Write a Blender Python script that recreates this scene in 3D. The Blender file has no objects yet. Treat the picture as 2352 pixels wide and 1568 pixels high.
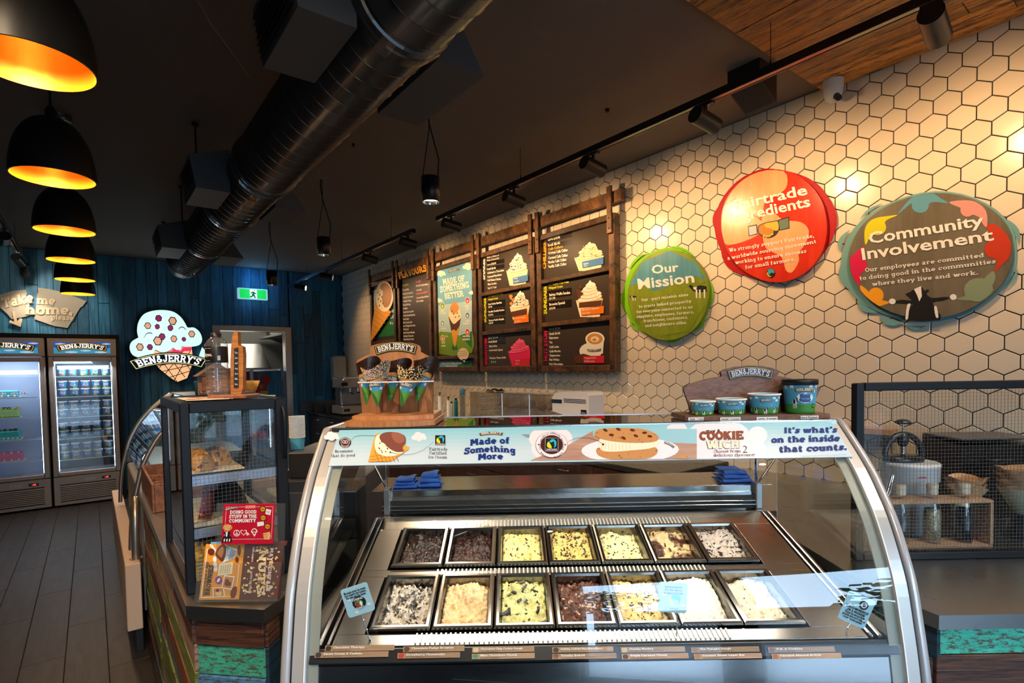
import bpy, math, random
from mathutils import Vector, Matrix, noise
random.seed(7)
R_ = math.radians
C = bpy.context.scene.collection
sc = bpy.context.scene

# camera, world, window light, exposure
FPX, CX, CY, EYE = 1251.136, 1176.829, 887.492, 1.6
CR = ((0.79082353, -0.61180148, -0.01723655), (-0.03600922, -0.01839565, -0.99918213), (0.61098403, 0.79079741, -0.03657821))
cam_d = bpy.data.cameras.new('camera')
cam = bpy.data.objects.new('camera', cam_d); C.objects.link(cam); sc.camera = cam
cam_d.sensor_fit = 'HORIZONTAL'; cam_d.sensor_width = 36
cam_d.lens = 36 * FPX / 2352
cam_d.shift_x = -(CX - 1176) / 2352
cam_d.shift_y = (CY - 784) / 2352
cam_d.clip_start = 0.05; cam_d.clip_end = 200
mw = Matrix(((CR[0][0], -CR[1][0], -CR[2][0], 0), (CR[0][1], -CR[1][1], -CR[2][1], 0), (CR[0][2], -CR[1][2], -CR[2][2], EYE), (0, 0, 0, 1)))
cam.matrix_world = mw

world = bpy.data.worlds.new('sky'); sc.world = world; world.use_nodes = True
bg = world.node_tree.nodes['Background']
bg.inputs['Color'].default_value = (0.50, 0.74, 1.0, 1); bg.inputs['Strength'].default_value = 13.0

sc.view_settings.view_transform = 'Standard'; sc.view_settings.look = 'None'
sc.view_settings.gamma = 1; sc.view_settings.use_curve_mapping = False
sc.view_settings.exposure = 0.22
sc.cycles.max_bounces = 7; sc.cycles.diffuse_bounces = 3; sc.cycles.glossy_bounces = 4
sc.cycles.transparent_max_bounces = 14; sc.cycles.transmission_bounces = 5
sc.cycles.caustics_reflective = False; sc.cycles.caustics_refractive = False
sc.cycles.sample_clamp_indirect = 4.0; sc.cycles.use_denoising = True
sc.cycles.use_adaptive_sampling = True; sc.cycles.adaptive_threshold = 0.02

def portal(loc, sx, sy):
    d = bpy.data.lights.new('window_portal', 'AREA'); d.shape = 'RECTANGLE'; d.size = sx; d.size_y = sy; d.cycles.is_portal = True
    o = bpy.data.objects.new('window_portal', d); C.objects.link(o); o.location = loc; o.rotation_euler = (R_(90), 0, 0)
    return o
WY = -2.3                                        # the shop front behind the camera
portal((-0.45, WY + .03, 1.2), 1.3, 2.15); portal((1.25, WY + .03, 1.2), 1.7, 2.15)

def lamp(kind, name, loc, e, col, **k):
    d = bpy.data.lights.new(name, kind); d.energy = e; d.color = col
    aim = k.pop('aim', None)
    for a, b in k.items(): setattr(d, a, b)
    o = bpy.data.objects.new(name, d); C.objects.link(o); o.location = loc
    if aim is not None:
        o.rotation_euler = (Vector(aim) - Vector(loc)).to_track_quat('-Z', 'Y').to_euler()
    return o

# fill spots added on the customer side (behind and beside the camera, out of the picture)
for (x, y, e, c, am) in ((2.0, .1, 34, (1, .78, .55), (2.15, .75, 1.0)), (-.9, .9, 90, (1, .74, .48), (.35, 1.9, 1.0)), (-.2, -.7, 70, (1, .82, .62), (.6, 1.4, 1.1)), (.9, -.9, 60, (1, .88, .74), (1.3, 1.2, 1.1)), (2.2, -.9, 50, (1, .86, .72), (1.9, .8, .9))):
    lamp('SPOT', 'customer_fill_spot', (x, y, 3.1), e * 2.0, col=c, spot_size=R_(75), spot_blend=.8, shadow_soft_size=.018, aim=am)

# geometry of the view (to read real positions off the photograph)
YAW = math.atan2(CR[2][0], CR[2][1])
RT = Vector((math.cos(YAW), -math.sin(YAW), 0)); FW = Vector((math.sin(YAW), math.cos(YAW), 0)); UP = Vector((0, 0, 1))
O_ = Vector((0, 0, EYE))
FF = Matrix(((RT.x, FW.x, 0, 0), (RT.y, FW.y, 0, 0), (0, 0, 1, 0), (0, 0, 0, 1)))       # frame of the angled counter: u, d, z
ROT_F = -YAW
def rayv(x, y):
    a, b = (x - CX) / FPX, (y - CY) / FPX
    return Vector(tuple(CR[0][i] * a + CR[1][i] * b + CR[2][i] for i in range(3)))
def hit(x, y, n, c):
    v = rayv(x, y); t = (c - O_.dot(n)) / v.dot(n); return O_ + v * t
def onX(x, y, c): return hit(x, y, Vector((1, 0, 0)), c)
def onY(x, y, c): return hit(x, y, Vector((0, 1, 0)), c)
def onZ(x, y, c): return hit(x, y, UP, c)
def F(p): return Vector((p.dot(RT), p.dot(FW), p.z))
def onD(x, y, c): return F(hit(x, y, FW, c))
def onZf(x, y, c): return F(hit(x, y, UP, c))
def W(u, d, z): return RT * u + FW * d + UP * z

class Plane:
    """a real plane in the room: a along U, b along V, h off it along N"""
    def __init__(s, o, U, V):
        s.o = Vector(o); s.U = Vector(U).normalized(); s.V = Vector(V).normalized(); s.N = s.U.cross(s.V).normalized()
        s.m = Matrix(((s.U.x, s.V.x, s.N.x, s.o.x), (s.U.y, s.V.y, s.N.y, s.o.y), (s.U.z, s.V.z, s.N.z, s.o.z), (0, 0, 0, 1)))
    def at(s, x, y):
        p = hit(x, y, s.N, s.o.dot(s.N)) - s.o
        return (p.dot(s.U), p.dot(s.V))

# materials
MATS = {}
def _n(nt, t, **k):
    n = nt.nodes.new(t)
    for a, b in k.items():
        if a.startswith('i_'): n.inputs[a[2:].replace('_', ' ')].default_value = b
        else: setattr(n, a, b)
    return n
def base(name):
    m = bpy.data.materials.new(name); m.use_nodes = True; nt = m.node_tree; return m, nt, nt.nodes['Principled BSDF']
def mat(name, col, rough=.5, metal=0., spec=.5, emit=None, es=1., trans=0., coat=0., var=0., vs=20., bump=0., bs=60., rnd=0., stretch=None, ior=1.45):
    if name in MATS: return MATS[name]
    m, nt, p = base(name)
    col = tuple(col) + ((1,) if len(col) == 3 else ())
    p.inputs['Base Color'].default_value = col; p.inputs['Roughness'].default_value = rough; p.inputs['Metallic'].default_value = metal
    p.inputs['Specular IOR Level'].default_value = spec; p.inputs['Transmission Weight'].default_value = trans; p.inputs['Coat Weight'].default_value = coat
    p.inputs['IOR'].default_value = ior
    if emit is not None:
        p.inputs['Emission Color'].default_value = tuple(emit) + (1,); p.inputs['Emission Strength'].default_value = es
    L = nt.links
    if var or bump or rnd:
        tc = _n(nt, 'ShaderNodeTexCoord'); src = tc.outputs['Object']
        if stretch:
            mp = _n(nt, 'ShaderNodeMapping'); mp.inputs['Scale'].default_value = stretch; L.new(src, mp.inputs['Vector']); src = mp.outputs['Vector']
    if var or rnd:
        hsv = _n(nt, 'ShaderNodeHueSaturation'); hsv.inputs['Color'].default_value = col
        val = None
        if var:
            nz = _n(nt, 'ShaderNodeTexNoise', i_Scale=vs, i_Detail=5.); L.new(src, nz.inputs['Vector'])
            mr = _n(nt, 'ShaderNodeMapRange'); mr.inputs['From Min'].default_value = .25; mr.inputs['From Max'].default_value = .75
            mr.inputs['To Min'].default_value = 1 - var; mr.inputs['To Max'].default_value = 1 + var
            L.new(nz.outputs['Fac'], mr.inputs['Value']); val = mr.outputs['Result']
        if rnd:
            oi = _n(nt, 'ShaderNodeObjectInfo'); mr2 = _n(nt, 'ShaderNodeMapRange'); mr2.inputs['To Min'].default_value = 1 - rnd; mr2.inputs['To Max'].default_value = 1 + rnd
            L.new(oi.outputs['Random'], mr2.inputs['Value'])
            if val is None: val = mr2.outputs['Result']
            else:
                mu = _n(nt, 'ShaderNodeMath', operation='MULTIPLY'); L.new(val, mu.inputs[0]); L.new(mr2.outputs['Result'], mu.inputs[1]); val = mu.outputs[0]
        L.new(val, hsv.inputs['Value']); L.new(hsv.outputs['Color'], p.inputs['Base Color'])
    if bump:
        nb = _n(nt, 'ShaderNodeTexNoise', i_Scale=bs, i_Detail=4.); L.new(src, nb.inputs['Vector'])
        b = _n(nt, 'ShaderNodeBump', i_Strength=bump, i_Distance=.01); L.new(nb.outputs['Fac'], b.inputs['Height']); L.new(b.outputs['Normal'], p.inputs['Normal'])
    MATS[name] = m; return m
def wood(name, c1, c2, stretch=(1, 12, 12), rough=.5, scale=4., rnd=.25, c3=None, coat=0., bump=.3, contrast=(.35, .65), spec=.5):
    """grain runs along the axis with the small stretch value; c3 = worn patches of another colour"""
    m, nt, p = base(name); L = nt.links
    tc = _n(nt, 'ShaderNodeTexCoord'); oi = _n(nt, 'ShaderNodeObjectInfo')
    ad = _n(nt, 'ShaderNodeVectorMath', operation='ADD'); L.new(tc.outputs['Object'], ad.inputs[0])
    sc3 = _n(nt, 'ShaderNodeVectorMath', operation='SCALE'); sc3.inputs[0].default_value = (7, 13, 5); L.new(oi.outputs['Random'], sc3.inputs['Scale']); L.new(sc3.outputs[0], ad.inputs[1])
    mp = _n(nt, 'ShaderNodeMapping'); mp.inputs['Scale'].default_value = stretch; L.new(ad.outputs[0], mp.inputs['Vector'])
    nz = _n(nt, 'ShaderNodeTexNoise', i_Scale=scale, i_Detail=7., i_Roughness=.65, i_Distortion=.4); L.new(mp.outputs[0], nz.inputs['Vector'])
    cr = _n(nt, 'ShaderNodeValToRGB'); cr.color_ramp.elements[0].position = contrast[0]; cr.color_ramp.elements[1].position = contrast[1]
    cr.color_ramp.elements[0].color = tuple(c1) + (1,); cr.color_ramp.elements[1].color = tuple(c2) + (1,); L.new(nz.outputs['Fac'], cr.inputs['Fac'])
    col = cr.outputs['Color']
    if c3 is not None:
        n2 = _n(nt, 'ShaderNodeTexNoise', i_Scale=scale * 1.7, i_Detail=8., i_Roughness=.8); L.new(mp.outputs[0], n2.inputs['Vector'])
        c = _n(nt, 'ShaderNodeValToRGB'); c.color_ramp.elements[0].position = .50; c.color_ramp.elements[1].position = .56; L.new(n2.outputs['Fac'], c.inputs['Fac'])
        mx = _n(nt, 'ShaderNodeMix', data_type='RGBA'); L.new(c.outputs['Color'], mx.inputs['Factor']); L.new(col, mx.inputs['A']); mx.inputs['B'].default_value = tuple(c3) + (1,); col = mx.outputs['Result']
    hsv = _n(nt, 'ShaderNodeHueSaturation'); L.new(col, hsv.inputs['Color'])
    mr = _n(nt, 'ShaderNodeMapRange'); mr.inputs['To Min'].default_value = 1 - rnd; mr.inputs['To Max'].default_value = 1 + rnd; L.new(oi.outputs['Random'], mr.inputs['Value'])
    L.new(mr.outputs['Result'], hsv.inputs['Value']); L.new(hsv.outputs['Color'], p.inputs['Base Color'])
    p.inputs['Roughness'].default_value = rough; p.inputs['Coat Weight'].default_value = coat; p.inputs['Specular IOR Level'].default_value = spec
    b = _n(nt, 'ShaderNodeBump', i_Strength=bump, i_Distance=.004); L.new(nz.outputs['Fac'], b.inputs['Height']); L.new(b.outputs['Normal'], p.inputs['Normal'])
    MATS[name] = m; return m
def glass_mat(name, tint=(1, 1, 1), refl=1.0, rough=0.0, ior=1.5, haze=0.):
    m = bpy.data.materials.new(name); m.use_nodes = True; nt = m.node_tree; nt.nodes.clear(); L = nt.links
    out = _n(nt, 'ShaderNodeOutputMaterial'); tr = _n(nt, 'ShaderNodeBsdfTransparent'); tr.inputs['Color'].default_value = tuple(tint) + (1,)
    gl = _n(nt, 'ShaderNodeBsdfGlossy', i_Roughness=rough); gl.inputs['Color'].default_value = (1, 1, 1, 1)
    fr = _n(nt, 'ShaderNodeFresnel', i_IOR=ior); mu = _n(nt, 'ShaderNodeMath', operation='MULTIPLY'); mu.inputs[1].default_value = refl; mu.use_clamp = True
    mx = _n(nt, 'ShaderNodeMixShader'); L.new(fr.outputs[0], mu.inputs[0]); L.new(mu.outputs[0], mx.inputs[0])
    ge = _n(nt, 'ShaderNodeNewGeometry'); io = _n(nt, 'ShaderNodeMapRange'); io.inputs['To Min'].default_value = ior; io.inputs['To Max'].default_value = 1 / ior; L.new(ge.outputs['Backfacing'], io.inputs['Value']); L.new(io.outputs['Result'], fr.inputs['IOR']); L.new(tr.outputs[0], mx.inputs[1]); L.new(gl.outputs[0], mx.inputs[2])
    s = mx.outputs[0]
    if haze:
        df = _n(nt, 'ShaderNodeBsdfDiffuse'); m2 = _n(nt, 'ShaderNodeMixShader'); m2.inputs[0].default_value = haze; L.new(s, m2.inputs[1]); L.new(df.outputs[0], m2.inputs[2]); s = m2.outputs[0]
    L.new(s, out.inputs['Surface']); MATS[name] = m; return m
def steel_mat(name, col=(.55, .54, .53), rough=.28, stretch=(6, 1, 6), var=.015):
    m, nt, p = base(name); L = nt.links
    p.inputs['Metallic'].default_value = 1; p.inputs['Base Color'].default_value = tuple(col) + (1,)
    tc = _n(nt, 'ShaderNodeTexCoord'); mp = _n(nt, 'ShaderNodeMapping'); mp.inputs['Scale'].default_value = stretch; L.new(tc.outputs['Object'], mp.inputs['Vector'])
    nz = _n(nt, 'ShaderNodeTexNoise', i_Scale=9., i_Detail=3.); L.new(mp.outputs[0], nz.inputs['Vector'])
    mr = _n(nt, 'ShaderNodeMapRange'); mr.inputs['To Min'].default_value = max(.03, rough - var); mr.inputs['To Max'].default_value = rough + var
    L.new(nz.outputs['Fac'], mr.inputs['Value']); L.new(mr.outputs['Result'], p.inputs['Roughness'])
    MATS[name] = m; return m
def speck(name, c1, c2, scale=60., lo=.42, hi=.5, c3=None, s3=110., rough=.45, bump=.5, lo3=.62, spec=.4):
    """ground colour with irregular chunks of a second and a third colour (ice creams, toppings, terrazzo)"""
    m, nt, p = base(name); L = nt.links
    tc = _n(nt, 'ShaderNodeTexCoord'); oi = _n(nt, 'ShaderNodeObjectInfo')
    s3n = _n(nt, 'ShaderNodeVectorMath', operation='SCALE'); s3n.inputs[0].default_value = (3, 5, 7); L.new(oi.outputs['Random'], s3n.inputs['Scale'])
    ad = _n(nt, 'ShaderNodeVectorMath', operation='ADD'); L.new(tc.outputs['Object'], ad.inputs[0]); L.new(s3n.outputs[0], ad.inputs[1])
    nz = _n(nt, 'ShaderNodeTexNoise', i_Scale=scale, i_Detail=3., i_Roughness=.6, i_Distortion=.6); L.new(ad.outputs[0], nz.inputs['Vector'])
    cr = _n(nt, 'ShaderNodeValToRGB'); cr.color_ramp.elements[0].position = lo; cr.color_ramp.elements[1].position = hi
    cr.color_ramp.elements[0].color = tuple(c2) + (1,); cr.color_ramp.elements[1].color = tuple(c1) + (1,); L.new(nz.outputs['Fac'], cr.inputs['Fac']); col = cr.outputs['Color']
    if c3 is not None:
        n3 = _n(nt, 'ShaderNodeTexNoise', i_Scale=s3, i_Detail=2.); L.new(ad.outputs[0], n3.inputs['Vector'])
        c = _n(nt, 'ShaderNodeValToRGB'); c.color_ramp.elements[0].position = lo3; c.color_ramp.elements[1].position = lo3 + .02; L.new(n3.outputs['Fac'], c.inputs['Fac'])
        mx = _n(nt, 'ShaderNodeMix', data_type='RGBA'); L.new(c.outputs['Color'], mx.inputs['Factor']); L.new(col, mx.inputs['A']); mx.inputs['B'].default_value = tuple(c3) + (1,); col = mx.outputs['Result']
    L.new(col, p.inputs['Base Color']); p.inputs['Roughness'].default_value = rough; p.inputs['Specular IOR Level'].default_value = spec
    nb = _n(nt, 'ShaderNodeTexNoise', i_Scale=150., i_Detail=3.); L.new(ad.outputs[0], nb.inputs['Vector'])
    b = _n(nt, 'ShaderNodeBump', i_Strength=bump, i_Distance=.003); L.new(nb.outputs['Fac'], b.inputs['Height']); L.new(b.outputs['Normal'], p.inputs['Normal'])
    MATS[name] = m; return m

def flat(name, col, rough=.45, **k): return mat(name, col, rough, **k)
black = mat('black_paint', (.008, .008, .009), .45)
satin_black = mat('satin_black_metal', (.012, .012, .014), .32, spec=.6)
matte_black = mat('matte_black', (.01, .01, .011), .8, spec=.2)
white_p = mat('white_plastic', (.78, .76, .72), .35)
chrome = mat('chrome', (.8, .8, .8), .12, 1.)
steel = steel_mat('brushed_steel')
steel_dark = steel_mat('dark_steel', (.22, .21, .21), .35)
steel_bright = steel_mat('bright_steel', (.7, .69, .68), .2, (60, 1, 1))
glass = glass_mat('clear_glass', (.96, .98, .97), 1.5)
acrylic = glass_mat('acrylic', (.93, .94, .94), 1.6, haze=.03)
red_led = mat('red_led', (.3, 0, 0), .5, emit=(1, .03, .02), es=6)

# mesh builder
RM = {}
class M:
    def __init__(s, frame=None): s.v = []; s.f = []; s.mi = []; s.mats = []; s.fr = frame; s.sm = []
    def mid(s, m):
        if m not in s.mats: s.mats.append(m)
        return s.mats.index(m)
    def add(s, vs, fs, m, smooth=False):
        b = len(s.v); fr = s.fr
        s.v += [tuple(fr @ Vector(p)) if fr is not None else tuple(p) for p in vs]
        k = s.mid(m)
        for f in fs: s.f.append(tuple(i + b for i in f)); s.mi.append(k); s.sm.append(smooth)
        return s
    def box(s, x0, x1, y0, y1, z0, z1, m):
        x0, x1 = min(x0, x1), max(x0, x1); y0, y1 = min(y0, y1), max(y0, y1); z0, z1 = min(z0, z1), max(z0, z1)
        return s.hexa([(x0, y0, z0), (x1, y0, z0), (x1, y1, z0), (x0, y1, z0), (x0, y0, z1), (x1, y0, z1), (x1, y1, z1), (x0, y1, z1)], m)
    def hexa(s, p, m): return s.add(p, [(3, 2, 1, 0), (4, 5, 6, 7), (0, 1, 5, 4), (1, 2, 6, 5), (2, 3, 7, 6), (3, 0, 4, 7)], m)
    def bbox(s, x0, x1, y0, y1, z0, z1, m, c=.004):
        """box with chamfered edges (octagonal plan rings)"""
        x0, x1 = min(x0, x1), max(x0, x1); y0, y1 = min(y0, y1), max(y0, y1); z0, z1 = min(z0, z1), max(z0, z1)
        c = min(c, (x1 - x0) * .3, (y1 - y0) * .3, (z1 - z0) * .3)
        def ring(i, z):
            a, b, e, g = x0 + i, x1 - i, y0 + i, y1 - i
            return [(a + c, e, z), (b - c, e, z), (b, e + c, z), (b, g - c, z), (b - c, g, z), (a + c, g, z), (a, g - c, z), (a, e + c, z)]
        vs = ring(c, z0) + ring(0, z0 + c) + ring(0, z1 - c) + ring(c, z1)
        fs = [tuple(range(7, -1, -1)), tuple(range(24, 32))]
        for k in range(3):
            for i in range(8): fs.append((k * 8 + i, k * 8 + (i + 1) % 8, k * 8 + 8 + (i + 1) % 8, k * 8 + 8 + i))
        return s.add(vs, fs, m)
    def prism(s, pts, vec, m, m2=None):
        n = len(pts); vec = Vector(vec); a = [Vector(p) for p in pts]; b = [p + vec for p in a]
        nr = Vector((0, 0, 0))
        for i in range(n): nr += a[i].cross(a[(i + 1) % n])
        fl = nr.dot(vec) > 0
        f1 = tuple(range(n)); f2 = tuple(range(n, 2 * n))
        s.add(a + b, [f1[::-1] if fl else f1], m2 or m) if False else None
        fs = [(i, (i + 1) % n, n + (i + 1) % n, n + i) for i in range(n)]
        if not fl: fs = [f[::-1] for f in fs]
        s.add(a + b, fs, m2 or m)
        b0 = len(s.v) - 2 * n; k = s.mid(m)
        for f in (f1[::-1], f2) if fl else (f1, f2[::-1]): s.f.append(tuple(i + b0 for i in f)); s.mi.append(k); s.sm.append(False)
        return s
    def cyl(s, p0, p1, r0, r1=None, n=16, m=None, cap=True, smooth=True):
        r1 = r0 if r1 is None else r1; p0 = Vector(p0); p1 = Vector(p1); ax = (p1 - p0).normalized()
        t = Vector((1, 0, 0)) if abs(ax.x) < .8 else Vector((0, 1, 0)); a = ax.cross(t).normalized(); b = ax.cross(a)
        vs = [p0 + (a * math.cos(2 * math.pi * i / n) + b * math.sin(2 * math.pi * i / n)) * r0 for i in range(n)] + [p1 + (a * math.cos(2 * math.pi * i / n) + b * math.sin(2 * math.pi * i / n)) * r1 for i in range(n)]
        s.add(vs, [(i, (i + 1) % n, n + (i + 1) % n, n + i) for i in range(n)], m, smooth)
        if cap: s.add(vs, [tuple(range(n))[::-1], tuple(range(n, 2 * n))], m)
        return s
    def tube(s, pts, r, n=8, m=None, cap=True):
        P = [Vector(p) for p in pts]; vs = []; t = None
        for i, p in enumerate(P):
            d = (P[min(i + 1, len(P) - 1)] - P[max(i - 1, 0)]).normalized()
            if t is None: t = Vector((0, 0, 1)) if abs(d.z) < .9 else Vector((1, 0, 0))
            a = d.cross(t).normalized(); b = a.cross(d).normalized(); t = b
            rr = r[i] if isinstance(r, (list, tuple)) else r
            vs += [p + (a * math.cos(2 * math.pi * k / n) + b * math.sin(2 * math.pi * k / n)) * rr for k in range(n)]
        fs = [(i * n + k, i * n + (k + 1) % n, (i + 1) * n + (k + 1) % n, (i + 1) * n + k) for i in range(len(P) - 1) for k in range(n)]
        s.add(vs, fs, m, True)
        if cap: s.add(vs, [tuple(range(n))[::-1], tuple(range((len(P) - 1) * n, len(P) * n))], m)
        return s
    def lathe(s, prof, c=(0, 0, 0), n=24, m=None, smooth=True, ax=None, sy=1.):
        """prof [(r, z)], turned about the local z axis through c"""
        c = Vector(c); vs = []
        for r, z in prof:
            for k in range(n):
                a = 2 * math.pi * k / n; q = Vector((r * math.cos(a), r * math.sin(a) * sy, z))
                if ax is not None: q = ax @ q
                vs.append(c + q)
        fs = [(i * n + k, i * n + (k + 1) % n, (i + 1) * n + (k + 1) % n, (i + 1) * n + k) for i in range(len(prof) - 1) for k in range(n)]
        return s.add(vs, fs, m, smooth)
    def sphere(s, c, r, m, n=12, sz=1., ring=8):
        return s.lathe([(max(1e-4, r * math.sin(math.pi * i / ring)), -r * sz * math.cos(math.pi * i / ring)) for i in range(ring + 1)], c, n, m)
    def grid(s, fn, nu, nv, m, smooth=True):
        vs = [fn(i / nu, j / nv) for j in range(nv + 1) for i in range(nu + 1)]
        return s.add(vs, [(j * (nu + 1) + i, j * (nu + 1) + i + 1, (j + 1) * (nu + 1) + i + 1, (j + 1) * (nu + 1) + i) for j in range(nv) for i in range(nu)], m, smooth)
    def mesh(s, name, inv=None):
        me = bpy.data.meshes.new(name)
        me.from_pydata([tuple(inv @ Vector(p)) for p in s.v] if inv is not None else s.v, [], s.f)
        for m in s.mats: me.materials.append(m)
        me.polygons.foreach_set('material_index', s.mi); me.polygons.foreach_set('use_smooth', s.sm); me.update()
        return me
    def build(s, name, parent=None, label=None, kind=None, loc=None, rot=0.):
        """link as one object; geometry is given in room coordinates"""
        if parent is None:
            if loc is None:
                xs = [p[0] for p in s.v]; ys = [p[1] for p in s.v]; loc = ((min(xs) + max(xs)) / 2, (min(ys) + max(ys)) / 2, min(p[2] for p in s.v))
            mat_ = Matrix.Translation(loc) @ Matrix.Rotation(rot, 4, 'Z')
            o = bpy.data.objects.new(name, s.mesh(name, mat_.inverted())); o.location = loc; o.rotation_euler = (0, 0, rot); RM[o.name] = mat_
        else:
            mat_ = RM[parent.name]; o = bpy.data.objects.new(name, s.mesh(name, mat_.inverted())); o.parent = parent; RM[o.name] = mat_
        C.objects.link(o)
        if label: o['label'] = label
        if kind: o['kind'] = kind
        return o
def tag(o, label, cat, group=None, kind=None):
    if label: o['label'] = label
    if cat: o['category'] = cat
    if group: o['group'] = group
    if kind: o['kind'] = kind
    return o
def thing(name, label, cat, loc, rot=0., group=None):
    o = bpy.data.objects.new(name, None); o.empty_display_size = .05; C.objects.link(o); o.location = loc; o.rotation_euler = (0, 0, rot)
    RM[o.name] = Matrix.Translation(loc) @ Matrix.Rotation(rot, 4, 'Z')
    return tag(o, label, cat, group)
def dup(root, loc, rot=None, label=None, group=None):
    r = root.copy(); C.objects.link(r); r.location = loc
    if rot is not None: r.rotation_euler = (0, 0, rot)
    if label: r['label'] = label
    if group: r['group'] = group
    for ch in list(root.children):
        c = ch.copy(); C.objects.link(c); c.parent = r
        for g in list(ch.children):
            d = g.copy(); C.objects.link(d); d.parent = c
    return r
def catmull(P, k=6, closed=False):
    out = []; n = len(P)
    for i in range(n if closed else n - 1):
        p0, p1, p2, p3 = (P[(i - 1) % n], P[i], P[(i + 1) % n], P[(i + 2) % n]) if closed else (P[max(i - 1, 0)], P[i], P[i + 1], P[min(i + 2, n - 1)])
        for j in range(k):
            t = j / k
            out.append(tuple(.5 * (2 * b + (c - a) * t + (2 * a - 5 * b + 4 * c - d) * t * t + (3 * b - a - 3 * c + d) * t ** 3) for a, b, c, d in zip(p0, p1, p2, p3)))
    if not closed: out.append(tuple(P[-1]))
    return out
def ell(cx, cy, rx, ry, n=24, a0=0, a1=360, rot=0):
    cr_, sr = math.cos(R_(rot)), math.sin(R_(rot)); o = []
    for i in range(n if a1 - a0 >= 360 else n + 1):
        a = R_(a0 + (a1 - a0) * i / n); x, y = rx * math.cos(a), ry * math.sin(a); o.append((cx + x * cr_ - y * sr, cy + x * sr + y * cr_))
    return o
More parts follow.
